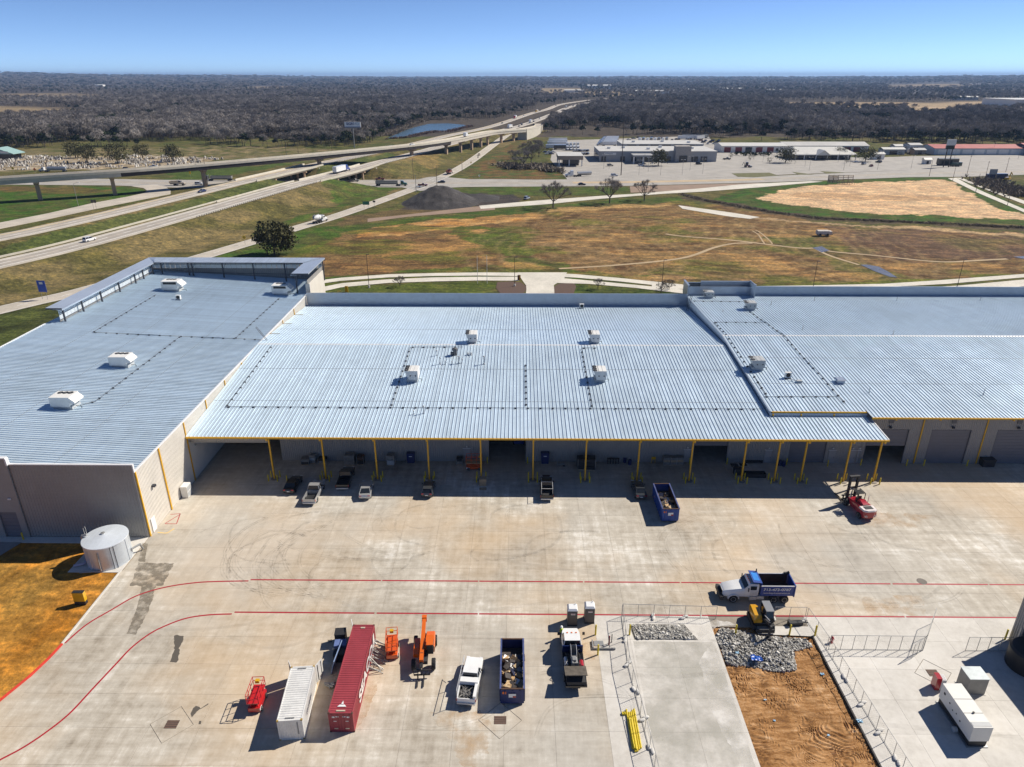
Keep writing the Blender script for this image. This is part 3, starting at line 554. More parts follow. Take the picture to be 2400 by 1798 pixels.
M_ROOF = roof_mat('galvalume_roof',(.59,.70,.79),.40,.33); M_TRIM = mat('white_trim',(.72,.72,.72),.45,var=.05); M_WALL = mat('grey_wall_panel',(.285,.275,.262),.5,.05,.06,.5,world=True); M_WALLW = mat('pale_wall_panel',(.66,.62,.55),.5,.05,.06,.4,world=True)
M_BWALL = mat('galvanised_panel',(.40,.45,.52),.38,.6,.06,.6,world=True); M_YEL = mat('yellow_steel',(.66,.36,.012),.5,var=.12,scale=2); M_YELB = mat('yellow_bollard_paint',(.62,.47,.01),.5,var=.14,scale=3); M_SEC = mat('section_door',(.155,.155,.175),.5,.1,.06,.6,world=True); M_DOORG = mat('grey_door',(.30,.295,.295),.5,var=.06); M_DKST = mat('dark_steel',(.045,.05,.065),.5,.3,.1); M_LINER = mat('dark_liner',(.10,.10,.10),.8,var=.1,world=True)
def corr(mb, a, b_, z0, z1, pitch=.33, depth=.045, zt=None):
    """ribbed sheet along a->b (xy), outside to the right of travel; zt(s) gives the top"""
    a = np.array(a,float); b_ = np.array(b_,float); d = b_-a; L = np.linalg.norm(d); d /= L; nv = np.array([d[1],-d[0]]); N = max(1,int(round(L/pitch))); s = []; 
    for i in range(N):
        q = L/N
        for f, h in ((0,0),(.52,0),(.62,depth),(.88,depth)): s.append((i*q+f*q,h))
    s.append((L,0)); vs = []
    for t_,h in s:
        p = a+d*t_+nv*h; top = z1 if zt is None else zt(t_/L); vs += [(*p,z0),(*p,top)]
    mb.add(vs,[(2*i,2*i+2,2*i+3,2*i+1) for i in range(len(s)-1)]); return mb
def panel_mesh(L, slope, axis, p=.61, lap=None):
    """one roof panel: pan plus trapezoid seam; runs L along y (axis 'y') or x, rising by slope"""
    prof = [(0,0),(.006,.105),(.07,.105),(.076,0),(p*.42,0),(p*.45,.008),(p*.55,.008),(p*.58,0),(p,0)]
    mb = MB(); vs = []
    for q,h in prof:
        for t_ in (0,L): vs.append((q,t_,h+slope*t_) if axis=='y' else (t_,q,h+slope*t_))
    mb.add(vs,[(2*i,2*i+2,2*i+3,2*i+1) for i in range(len(prof)-1)]); return mb.mesh('roof_panel',M_ROOF)
def lay_panels(parent, L, slope, axis, start, n_, p, joined=False):
    me = panel_mesh(L,slope,axis,p)
    if joined:
        mb = MB(); vs = [tuple(v.co) for v in me.vertices]; fs = [tuple(f.vertices) for f in me.polygons]
        for i in range(n_): mb.add([(x+start[0]+(i*p if axis=='y' else 0),y+start[1]+(i*p if axis=='x' else 0),z+start[2]) for x,y,z in vs],fs)
        return tag(mb.build('roof_panels',M_ROOF,parent),kind='stuff')
    for i in range(n_): obj_mesh('roof_panel',me,parent,(start[0]+(i*p if axis=='y' else 0),start[1]+(i*p if axis=='x' else 0),start[2]))
def wire_supports(parent, pts, zf, name='conduit', step=2.1):
    """roof conduit on little block supports"""
    pts=[np.array(p,float) for p in pts]; mb=MB(); mb2=MB()
    for a,b_ in zip(pts[:-1],pts[1:]):
        mb.tube((*a,zf(*a)+.17),(*b_,zf(*b_)+.17),.04,6); L=np.linalg.norm(b_-a)
        for s in np.arange(.5,L,step):
            q=a+(b_-a)*s/L; mb2.box((q[0],q[1],zf(*q)+.12),(.34,.22,.18))
    o_=mb.build(name,mat('conduit_steel',(.12,.13,.15),.6,.3),parent); tag(mb2.build('support_blocks',M_DKST,o_),kind='stuff')
# ---------------- middle warehouse with the long canopy
W2 = thing('warehouse','long grey metal warehouse with pale blue ribbed roof and yellow-posted canopy, in the middle','warehouse',(0,0,0),group='attached warehouses')
EY,EZ,RY,RZ,BY,BZ = 97.4,8.08,132.0,10.78,166.6,8.1; S2_=(RZ-EZ)/(RY-EY)
zmid = lambda x,y: EZ+(min(y,2*RY-y)-EY)*S2_
mx0,mx1 = -52.2,41.3
N2=153; p2=(mx1-mx0)/N2
lay_panels(W2,RY-EY,S2_,'y',(mx0,EY,EZ),N2,p2)
lay_panels(W2,BY-RY,-S2_,'y',(mx0,RY,RZ),N2,p2,joined=True)
# canopy strip running on past the corner of the right building
N3=27; p3_=(57.6-mx1)/N3; lay_panels(W2,104.5-EY,S2_,'y',(mx1,EY,EZ),N3,p3_)
mb=MB(); mb.prism([(EY+.05,EZ-.16),(RY,RZ-.16),(BY,BZ-.16),(BY,BZ-.03),(RY,RZ-.03),(EY+.05,EZ-.03)],'x',mx0,mx1); mb.prism([(EY+.05,EZ-.16),(104.4,zmid(0,104.4)-.16),(104.4,zmid(0,104.4)-.03),(EY+.05,EZ-.03)],'x',mx1+.01,57.55); mb.build('light_block_slab',M_LINER,W2)  # unseen slab added below the panels to block light
mb=MB(); mb.prism([(RY-.32,RZ-.02),(RY,RZ+.10),(RY+.32,RZ-.02)],'x',mx0,mx1-.1); mb.build('ridge_cap',M_TRIM,W2)
mb=MB(); mb.bx(mx0,57.75,EY-.16,EY+.04,EZ-.26,EZ+.02); mb.build('gutter',M_YEL,W2); mb=MB(); mb.bx(57.6,57.76,EY+.05,104.5,EZ-.2,EZ-.04); mb.prism([(EY,EZ-.1),(104.5,zmid(0,104.5)-.1),(104.5,zmid(0,104.5)+.08),(EY,EZ+.08)],'x',57.61,57.78); mb.build('end_trim',M_TRIM,W2)
POSTX=[-39.55,-31.15,-22.75,-14.35,-5.95,2.4,10.8,19.2,27.6,36.0,41.3,45.5,52.4,57.2]
YP=98.25
for x in POSTX:
    mb=MB(); mb.bx(x-.11,x+.11,YP-.13,YP+.13,0,EZ-.28); mb.bx(x-.14,x+.14,EY-.1,YP+.15,EZ-.62,EZ-.27); po=mb.build('canopy_post',M_YEL,W2)
    mb=MB(); mb.lathe([(.62,0),(.62,.06),(.5,.09),(.3,.11),(0,.11)],(x,YP,0.002),14); mb.build('post_footing',mat('footing',(.25,.22,.19),.9),po)
for x in POSTX: 
    mb=MB(); mb.prism([(YP,EZ-.62),(104.2,zmid(0,104.2)-.55),(104.2,zmid(0,104.2)-.2),(YP,EZ-.22)],'x',x-.07,x+.07); mb.build('canopy_beam',M_YEL,W2)
WY=104.3
opens=[(-4.9,1.25,4.3+1.2),(29.55,35.1,5.4),(45.6,51.5,5.0)]
def front_wall(parent,x0,x1,zt,ops,mt):
    x=x0
    for a,b_,h in sorted(ops):
        if a>x: mb=MB(); corr(mb,(x,WY),(a,WY),0,zt); mb.build('wall_sheet',mt,parent)
        mb=MB(); corr(mb,(a,WY),(b_,WY),h,zt); mb.build('wall_sheet',mt,parent); x=b_
    mb=MB(); corr(mb,(x,WY),(x1,WY),0,zt); mb.build('wall_sheet',mt,parent)
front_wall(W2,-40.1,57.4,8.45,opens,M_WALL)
mb=MB(); corr(mb,(-52.2,98.3),(-39.6,98.3),6.75,EZ-.2); mb.bx(-52.2,-39.6,98.24,98.34,6.66,6.78); mb.build('lintel_panel',M_WALL,W2)
mb=MB(); corr(mb,(-40.1,128),(-40.1,WY),0,8.6); mb.bx(-52.2,-40,128,128.2,0,10.2); mb.build('bay_wall',M_LINER,W2)
def sect_door(parent,x0,x1,z0,z1,y=WY+.12):
    d=MB(); d.bx(x0,x1,y,y+.06,z0,z1); d_=d.build('overhead_door',M_SEC,parent); k=max(1,int((z1-z0)/.55)); q=(z1-z0)/k
    for i in range(k):
        mb=MB(); mb.bx(x0+.03,x1-.03,y-.03,y,z0+i*q+.015,z0+(i+1)*q-.015); mb.build('door_section',M_SEC,d_)
    mb=MB()
    for x in (x0-.06,x1): mb.bx(x,x+.06,WY-.06,WY+.1,0,z1)
    mb.bx(x0-.06,x1+.06,WY-.06,WY+.1,z1,z1+.08); mb.build('door_frame',mat('door_frame_dark',(.11,.11,.12),.6),d_); return d_
sect_door(W2,29.55,35.1,3.15,5.4); sect_door(W2,45.6,51.5,0.05,5.0); sect_door(W2,-4.9,1.25,5.0,5.5)
def pdoor(parent,x0,x1,h=2.45):
    mb=MB(); mb.bx(x0,x1,WY-.09,WY+.02,0.02,h); d=mb.build('door',M_DOORG,parent); mb=MB(); mb.bx(x1-.16,x1-.1,WY-.16,WY-.085,1.0,1.12); mb.build('handle',M_DKST,d)
    mb=MB(); mb.bx(x0-.15,x1+.15,WY-.14,WY-.06,h+.02,h+.08); mb.build('drip_cap',M_TRIM,d); mb=MB(); mb.bx((x0+x1)/2-.12,(x0+x1)/2+.12,WY-.26,WY-.06,h+.35,h+.55); mb.build('wall_light',mat('lamp_housing',(.6,.6,.58),.4),d)
for a,b_ in ((-9.2,-8.1),(27.95,29.0),(41.5,42.6),(52.2,53.3),(55.5,56.6),(57.0-.0,57.35)): pdoor(W2,a,b_)
# rear parapet
mb=MB(); corr(mb,(mx1,BY+.1),(mx0,BY+.1),BZ-.3,11.13); mb2=MB(); corr(mb2,(mx0,BY),(mx1,BY),BZ-.3,11.13,.30,.04); mb2.build('parapet',M_BWALL,W2); mb.bx(mx0,mx1,BY+.02,BY+.08,0,11.12); mb.build('rear_wall',M_WALL,W2)
mb=MB(); mb.bx(mx0,mx1,BY-.12,BY+.2,11.13,11.24); mb.build('parapet_cap',M_BWALL,W2)
mb=MB(); mb.bx(57.38,57.45,WY,120,0,8.5); mb.build('party_wall',M_LINER,W2)
for pts in ([(-49.3,106.6),(41,106.6)],[(-49.2,106.6),(-49.1,130.9)],[(-21.45,107),(-21.45,130.4),(-11,130.6)],[(1.3,107.3),(1.3,123)],[(12.4,107),(12.4,130.3),(15.5,130.3)]): wire_supports(W2,pts,zmid)
def pipe(parent,x,y,zf,h,r=.10,cap=True):
    z=zf(x,y); mb=MB(); mb.tube((x,y,z-.1),(x,y,z+h),r,8); mb.lathe([(r*2.2,0),(r*1.6,.12),(r*1.02,.2)],(x,y,z+.01),8)
    if cap: mb.lathe([(r*1.9,0),(r*2.0,.12),(0,.22)],(x,y,z+h-.02),8)
    return mb.build('vent_pipe',mat('vent_metal',(.45,.46,.47),.4,.5),parent)
for x,y,h,r in ((-14.8,123.2,1.3,.09),(-15.8,126.9,1.0,.07),(-11.3,123.6,1.3,.11),(-10.7,123.7,.8,.08),(-13.8,123.2,.6,.08),(-12.6,123.3,.4,.06),(-6.5,123.3,1.5,.12),(-15.7,104.9,1.3,.10),(-17.3,104.6,.6,.07),(-9.8,127.2,.35,.12),(-9.2,127.2,.35,.12)): pipe(W2,x,y,zmid,h,r)
mb=MB(); x,y=-12.3,127.2; z=zmid(x,y); mb.tube((x,y,z),(x,y,z+1.0),.38,12); mb.lathe([(.55,0),(.6,.1),(.5,.45),(.15,.6)],(x,y,z+.95),12); mb.box((x-.6,y,z+.3),(.5,.5,.6)); mb.build('exhaust_hood',mat('exhaust_dark',(.14,.14,.14),.5,.4),W2)
for y in (109.0,121.2,143.7):
    mb=MB(); mb.prism([(y-.05,zmid(0,y-.05)+.012),(y+.05,zmid(0,y+.05)+.012),(y+.05,zmid(0,y+.05)+.03),(y-.05,zmid(0,y-.05)+.03)],'x',mx0+.1,mx1-.2); mb.build('lap_joint',mat('lap_grey',(.30,.34,.38),.6,.2),W2)  # end-lap strips, a darker grey than the panels
# ---------------- left warehouse
W1 = thing('warehouse','grey metal warehouse with blue-grey ribbed roof and raised screen canopy, at the left','warehouse',(0,0,0),group='attached warehouses')
lx0,lx1,ly0,ly1=-97.4,-52.35,82.4,181.2; LS=-.06; zl=lambda x,y: 10.55-.06*(x+52.3)
NL=162; pl=(ly1-.3-ly0-.25)/NL
lay_panels(W1,lx1-lx0,LS,'x',(lx0,ly0+.25,zl(lx0,0)),NL,pl)
mb=MB(); mb.prism([(lx0,zl(lx0,0)-.18),(lx1,zl(lx1,0)-.18),(lx1,zl(lx1,0)-.03),(lx0,zl(lx0,0)-.03)],'y',ly0+.1,ly1-.1); mb.build('light_block_slab',M_LINER,W1)  # added light-blocking slab, hidden under the left roof panels
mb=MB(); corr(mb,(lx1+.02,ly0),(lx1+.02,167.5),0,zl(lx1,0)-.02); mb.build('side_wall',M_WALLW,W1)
mb=MB(); mb.bx(lx1-.15,lx1+.12,ly0+.2,167.6,zl(lx1,0)-.06,zl(lx1,0)+.1); mb.build('eave_trim',M_TRIM,W1)
mb=MB(); mb.bx(lx0-.12,lx0+.15,ly0+.2,137,zl(lx0,0)-.06,zl(lx0,0)+.12); mb.build('eave_trim',M_TRIM,W1)
# yellow strips down the sunlit wall
for y in (82.6,89.3):
    mb=MB(); mb.bx(lx1+.07,lx1+.22,y-.11,y+.11,0,zl(lx1,0)-.06); mb.build('downpipe',M_YEL,W1)
mb=MB(); mb.bx(lx1+.07,lx1+.2,97.6,97.8,0,8.0); mb.build('downpipe',M_YEL,W1)
for y in (97.6,106,114.3,122.6,131,139.4,147.8,156.2):
    mb=MB(); z0=zmid(0,y)+.05; mb.bx(lx1+.07,lx1+.2,y-.09,y+.09,z0,zl(lx1,0)-.06); d=mb.build('downpipe',M_YEL,W1)
    if y>132: mb=MB(); mb.tube((lx1+.1,y,z0+.12),(lx1+2.2,y,z0+.12),.055,6); mb.build('outlet_pipe',mat('tan_pipe',(.5,.36,.2),.5),d)
# front wall with stepped parapet
SX=-69.2
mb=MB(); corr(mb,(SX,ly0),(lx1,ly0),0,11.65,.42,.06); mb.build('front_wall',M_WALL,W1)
mb=MB(); corr(mb,(SX,ly0+.15),(lx1,ly0+.15),10,11.6); mb.bx(SX,lx1,ly0+.05,ly0+.12,0,11.6); mb.build('parapet_back',M_WALL,W1)
mb=MB(); mb.bx(SX,-52.2,ly0-.08,ly0+.26,11.65,11.80); mb.build('parapet_cap',M_TRIM,W1)
mb=MB(); mb.bx(-52.38,-52.22,ly0-.02,ly0+.26,10.5,11.64); mb.build('corner_trim',M_TRIM,W1)
mb=MB(); mb.bx(lx0,-72.6,ly0-.25,ly0-.05,0,12.7); mb.bx(-72.6,-70.1,ly0-.25,ly0-.05,4.2,12.7); mb.bx(-70.1,SX,ly0-.25,ly0-.05,0,12.7); mb.build('front_wall',M_WALL,W1)
mb=MB(); mb.bx(lx0,SX+.05,ly0-.33,ly0+.2,12.7,12.86); mb.bx(SX-.1,SX+.12,ly0-.32,ly0+.24,11.7,12.7); mb.build('parapet_cap',M_TRIM,W1)
mb=MB(); mb.bx(-76.5,-70.1,ly0+.0,ly0+.06,0.02,4.2); d_=mb.build('overhead_door',M_SEC,W1)
for i in range(7): mb=MB(); mb.bx(-76.4,-70.15,ly0-.03,ly0,.03+i*.6,.60+i*.6); mb.build('door_section',M_SEC,d_)
mb=MB(); mb.bx(-70.5,-70.1,ly0-.42,ly0-.26,6.3,6.5); mb.build('wall_light',M_TRIM,W1)
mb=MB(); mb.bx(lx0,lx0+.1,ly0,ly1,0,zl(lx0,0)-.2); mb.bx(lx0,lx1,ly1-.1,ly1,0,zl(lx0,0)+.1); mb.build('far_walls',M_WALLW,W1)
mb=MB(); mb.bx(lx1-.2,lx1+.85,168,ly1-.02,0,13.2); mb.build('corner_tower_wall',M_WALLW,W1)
mb=MB(); mb.bx(-57.6,-56.5,ly0-.06,ly0-.005,0.02,2.2); mb.build('door',M_DOORG,W1); mb=MB(); mb.bx(lx1+.07,lx1+.16,83.5,84.5,0.02,2.2); mb.build('door',M_TRIM,W1)
mb=MB(); mb.bx(lx1+.07,lx1+.55,85.6,86.1,6.2,6.5); mb.build('wall_light',M_DKST,W1); mb=MB(); mb.bx(lx1+.07,lx1+.4,99.6,100,5.2,5.45); mb.build('wall_light',mat('lamp_housing',(.6,.6,.58),.4),W1)
# raised screen canopy along the west and north edges
CZ=16.0
M_CAP=roof_mat('screen_canopy_metal',(.55,.62,.72),.36,.5); M_SCR=mat('translucent_screen',(.80,.84,.86),.35,.0,.04,.5,world=True)
_n=M_SCR.node_tree; _b=[x for x in _n.nodes if x.type=='BSDF_PRINCIPLED'][0]; _o=[x for x in _n.nodes if x.type=='OUTPUT_MATERIAL'][0]; _t=nd(_n,'ShaderNodeBsdfTranslucent'); _t.inputs[0].default_value=(.85,.9,.92,1); _m=nd(_n,'ShaderNodeMixShader'); _m.inputs[0].default_value=.5; _n.links.new(_b.outputs[0],_m.inputs[1]); _n.links.new(_t.outputs[0],_m.inputs[2]); _n.links.new(_m.outputs[0],_o.inputs[0])
def cap(P,ridge,name='screen_canopy'):
    o_=MB(); o_.add([(*p[:2],p[2]) for p in P]+[(*p[:2],p[2]-.28) for p in P],[(0,1,2,3),(7,6,5,4),(0,4,5,1),(1,5,6,2),(2,6,7,3),(3,7,4,0)]); return o_.build(name,M_CAP,W1)
cap([(-97.5,138.1,16.2),(-94.1,138.1,15.95),(-94.1,177.8,15.95),(-97.5,182.3,16.2)],0)
cap([(-55.4,166.4,15.95),(-51.0,166.4,16.2),(-51.0,182.2,16.2),(-55.4,177.8,15.95)],0)
nb=110; x0_,x1_=-97.5,-51.0
for i in range(nb):
    a=x0_+(x1_-x0_)*i/nb; c_=x0_+(x1_-x0_)*(i+1)/nb; li=lambda x: min(max(x,-94.1),-55.4)
    mb=MB(); mb.add([(li(a),177.8,15.97),(li(c_),177.8,15.97),(c_,182.3,16.22),(a,182.3,16.22),(li(a)+.08,177.8,16.04),(a+.08,182.3,16.29),(li(a)+.0,177.8,16.0),(a,182.3,16.25)],[(0,1,2,3),(6,7,5,4)]); mb.build('canopy_panel',M_CAP if 1 else 0,W1)
mb=MB(); mb.bx(-94.2,-55.3,177.72,177.8,15.7,15.98); mb.bx(-97.5,-94.1,138.02,138.1,15.9,16.18); mb.bx(-55.4,-51,166.3,166.4,15.8,16.15); mb.build('canopy_fascia',M_DKST,W1)
for x,y in [(-94.35,y) for y in (138.6,145.3,152.7,160.5,168,172,177.0)]+[(x,177.6) for x in (-92.3,-85.3,-84.3,-76.4,-68.5,-60.35)]+[(-54.6,167.7),(-51.4,181.2)]:
    mb=MB(); mb.bx(x-.14,x+.14,y-.14,y+.14,zl(x,y)-.02,15.8); mb.build('screen_post',M_DKST,W1)
    mb=MB(); s=-1 if x<-94 else 0
    if s: mb.tube((x,y,zl(x,y)+1.9),(x-2.4,y,15.7),.05,6)
    else: mb.tube((x,y,zl(x,y)+1.9),(x,y+2.6,15.7),.05,6)
    mb.build('brace',M_DKST,W1)
# screen walls: lower ribbed band, upper translucent panes
mb=MB(); corr(mb,(-95.25,178.5),(-95.25,138.2),12.8,13.55); corr(mb,(-97.0,180.9),(-51.6,180.9),10.4,13.6,.5); mb.build('screen_base',M_WALL,W1)
for i in range(30):
    y0_=138.4+i*1.33; mb=MB(); mb.bx(-95.28,-95.22,y0_+.04,y0_+1.29,13.6,15.6); mb.build('screen_pane',M_SCR,W1)
for i in range(34):
    x_=-96.9+i*1.335; mb=MB(); mb.bx(x_+.04,x_+1.29,180.86,180.92,13.7,15.75); mb.build('screen_pane',M_SCR,W1)
mb=MB()
for z in (13.57,14.6): mb.tube((-95.15,138.3,z),(-95.15,178,z),.04,4)
for z in (13.65,14.7): mb.tube((-96.9,180.8,z),(-51.6,180.8,z),.05,4)
mb.tube((-94.3,138.3,14.0),(-94.3,177.5,13.9),.06,4); mb.tube((-94.2,177.5,13.6),(-55,177.5,13.0),.06,4); mb.build('screen_rail',M_DKST,W1)
mb=MB(); mb.bx(-51.75,-51.65,167,181,13.25,14.3); mb.build('screen_base',M_WALL,W1)
mb=MB(); mb.bx(-56.2,-55.1,176.5,176.6,13.6,15.6); mb.build('yellow_panel',M_YEL,W1)
for pts in ([(-85.7,133.1),(-85.6,159.8)],[(-85.7,133.1),(-52.6,134.6)],[(-68.5,133.8),(-68.55,102.8),(-70.0,101)],[(-57.7,134.3),(-57.6,163.1)]): wire_supports(W1,pts,zl)
for x in (-63.7,-76.7,-86.8):
    mb=MB(); mb.prism([(x-.05,zl(x-.05,0)+.012),(x+.05,zl(x+.05,0)+.012),(x+.05,zl(x+.05,0)+.03),(x-.05,zl(x-.05,0)+.03)],'y',ly0+.3,176.5); mb.build('lap_joint',MATS['lap_grey'],W1)
# ladder between the two roofs
mb=MB(); a=np.array((-51.3,134.6,10.65)); b_=np.array((-53.4,135.2,13.2))
for o_ in (-.25,.25): mb.tube(a+(0,o_,0),b_+(0,o_,0),.045,6)
for t_ in np.linspace(.05,.95,9): q=a+(b_-a)*t_; mb.tube(q+(0,-.25,0),q+(0,.25,0),.03,5)
tag(mb.build('roof_ladder',M_DKST),'dark steel ladder leaning between the left and middle roofs','ladder')
# ---------------- right warehouse
W3 = thing('warehouse','taller grey metal warehouse with ribbed silver roof and dark overhead doors, at the right','warehouse',(0,0,0),group='attached warehouses')
rx0,rx1=41.45,132; REY,REZ,RRY,RRZ,RBY,RBZ=103.0,9.2,136.0,11.51,169.4,10.1
zr=lambda x,y: REZ+(y-REY)*.07 if y<RRY else RRZ-(y-RRY)*(RRZ-RBZ)/(RBY-RRY)
N5=26; p5=(57.4-rx0)/N5; lay_panels(W3,RRY-104.8,.07,'y',(rx0,104.8,zr(0,104.8)),N5,p5)
N6=122; p6=(rx1-57.4)/N6; lay_panels(W3,RRY-REY,.07,'y',(57.4,REY,REZ),N6,p6)
lay_panels(W3,RBY-RRY,-(RRZ-RBZ)/(RBY-RRY),'y',(rx0,RRY,RRZ),148,(rx1-rx0)/148,joined=True)
mb=MB(); mb.prism([(104.85,zr(0,104.85)-.16),(RRY,RRZ-.16),(RBY,RBZ-.16),(RBY,RBZ-.03),(RRY,RRZ-.03),(104.85,zr(0,104.85)-.03)],'x',rx0,rx1); mb.prism([(REY+.05,REZ-.16),(104.86,zr(0,104.86)-.16),(104.86,zr(0,104.86)-.03),(REY+.05,REZ-.03)],'x',57.4,rx1); mb.build('light_block_slab',M_LINER,W3)  # extra slab under the right roof, put in to stop light
mb=MB(); mb.prism([(RRY-.35,RRZ-.02),(RRY,RRZ+.11),(RRY+.35,RRZ-.02)],'x',rx0,rx1); mb.build('ridge_cap',M_TRIM,W3)
mb=MB(); mb.bx(rx0+.3,57.3,104.62,104.84,zr(0,104.7)-.22,zr(0,104.7)+.06); mb.bx(57.35,rx1,REY-.17,REY+.04,REZ-.22,REZ+.04); mb.build('gutter',M_YEL,W3)
mb=MB(); mb.prism([(REY-.1,REZ-.2),(105.2,zr(0,105.2)-.3),(105.2,zr(0,105.2)+.1),(REY-.1,REZ+.1)],'x',57.32,57.44); mb.build('step_trim',M_DKST,W3)
for x in (46.5,51.9,41.9): mb=MB(); mb.bx(x-.1,x+.1,104.3,104.62,8.75,9.1); mb.build('gutter_bracket',M_YEL,W3)
for x in (61.4,68.6,80.4,92): mb=MB(); mb.bx(x-.12,x+.12,REY-.05,WY,REZ-.5,REZ-.22); mb.build('gutter_bracket',M_YEL,W3)
mb=MB(); corr(mb,(rx0,104.5),(57.4,104.5),8.3,zr(0,104.6)-.1); mb.build('wall_sheet',M_BWALL,W3)
ro=[(58.1,64.65,6.35),(68.5,74.9,6.3),(79.3,85.6,6.3),(90,96.3,6.3)]
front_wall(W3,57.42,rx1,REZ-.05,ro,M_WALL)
sect_door(W3,58.1,64.65,3.3,6.35); 
for a,b_,h in ro[1:]: sect_door(W3,a,b_,.05,h)
for x in (66.75,77.2,87.8,98.4):
    mb=MB(); mb.bx(x-.1,x+.1,WY-.16,WY-.05,.1,REZ-.3); mb.build('downpipe',M_YEL,W3)
for x in (61.4,71.7,82.4,93): 
    mb=MB(); mb.bx(x-.38,x+.38,WY-.13,WY-.05,7.6,8.6); mb.build('wall_vent',mat('louvre_dark',(.12,.12,.13),.6),W3); mb=MB(); mb.lathe([(.24,-.3),(.26,-.1),(.1,.05)],(x-.05,WY-.3,7.1),10); mb.build('wall_light',M_DKST,W3)
for y in (114.9,125.4):
    mb=MB(); mb.prism([(y-.05,zr(0,y-.05)+.012),(y+.05,zr(0,y+.05)+.012),(y+.05,zr(0,y+.05)+.03),(y-.05,zr(0,y-.05)+.03)],'x',rx0+.2,rx1-.2); mb.build('lap_joint',MATS['lap_grey'],W3)
# west flank above the middle roof, with sloping top
mb=MB(); corr(mb,(rx0,RRY),(rx0,104.5),7.9,0,.33,.045,zt=lambda s: zr(0,RRY+(104.5-RRY)*s)+.05); corr(mb,(rx0,RBY),(rx0,RRY),7.9,0,.33,.045,zt=lambda s: zr(0,RBY+(RRY-RBY)*s)+.05); mb.build('flank_wall',M_BWALL,W3)
mb=MB(); mb.prism([(104.7,zr(0,104.7)+.02),(RRY,RRZ+.02),(RBY,RBZ+.02),(RBY,RBZ+.14),(RRY,RRZ+.14),(104.7,zr(0,104.7)+.14)],'x',rx0-.12,rx0+.1); mb.build('flank_cap',M_BWALL,W3)
mb=MB(); corr(mb,(57.5,RBY),(rx1,RBY),RBZ-.3,12.3,.30,.04); mb.build('parapet',M_BWALL,W3)
mb=MB(); mb.bx(57.5,rx1,RBY-.12,RBY+.25,12.3,12.42); mb.bx(rx0,rx1,RBY+.1,RBY+.18,0,12.28); mb.build('parapet_cap',M_BWALL,W3)
# taller entrance screen on the rear edge
mb=MB(); corr(mb,(45.4,171.2),(57.5,171.2),9.5,13.1,.30,.04); corr(mb,(57.5,171.2),(57.5,166.9),9.7,13.45,.30,.04); mb.bx(41.4,45.4,171.6,171.75,9.5,12.7); corr(mb,(41.5,171.6),(45.4,171.6),9.6,12.7,.30,.04); corr(mb,(45.4,171.6),(45.4,171.2),9.6,13.1); corr(mb,(41.5,166.9),(41.5,171.6),9.7,13.3); mb.bx(57.52,57.7,166.85,171.4,9.6,13.4); mb.bx(41.2,41.42,166.85,171.75,8,13.3); mb.bx(45.4,57.7,171.25,171.4,0,13.05); mb.build('entrance_screen',M_BWALL,W3)
mb=MB(); mb.bx(45.3,57.6,171.05,171.45,13.1,13.22); mb.add([(57.4,166.8,13.5),(57.8,166.8,13.5),(57.8,171.4,13.22),(57.4,171.4,13.22),(57.4,166.8,13.38),(57.8,166.8,13.38),(57.8,171.4,13.1),(57.4,171.4,13.1)],[(0,1,2,3),(4,5,6,7),(0,1,5,4),(1,2,6,5),(3,0,4,7)]); mb.bx(41.1,41.6,166.8,171.8,13.3,13.42); mb.bx(41.4,45.5,171.5,171.8,12.7,12.82); mb.build('screen_cap',M_BWALL,W3)
for pts in ([(42.2,145),(42.6,110.3)],[(52.5,154),(53.9,136),(54.9,107.7)],[(41.9,109.7),(54.7,109.8)],[(41.7,163.2),(53.6,162.7)],[(42.2,145),(52.7,145)]): wire_supports(W3,pts,zr)
for x,y,h in ((60.6,111.5,1.1),(79.9,110.9,1.2),(59.3,139.9,1.0),(59.6,160.5,.8),(71.3,164.4,1.0),(91.2,164.6,1.0),(111.4,164.9,1.0),(76.7,136.9,.9),(99,111,1.2),(46.5,154,.5)): pipe(W3,x,y,zr,h,.07,False)
mb=MB(); a=np.array((40.2,161.4,8.6)); b_=np.array((41.2,162.6,12.0))
for o_ in (-.28,.28): mb.tube(a+(o_*.6,-o_*.6,0),b_+(o_*.6,-o_*.6,0),.05,6)
for t_ in np.linspace(.05,.95,10): q=a+(b_-a)*t_; mb.tube(q+(-.17,.17,0),q+(.17,-.17,0),.03,5)
tag(mb.build('roof_ladder',M_DKST),'dark steel ladder at the step up to the right warehouse roof','ladder')
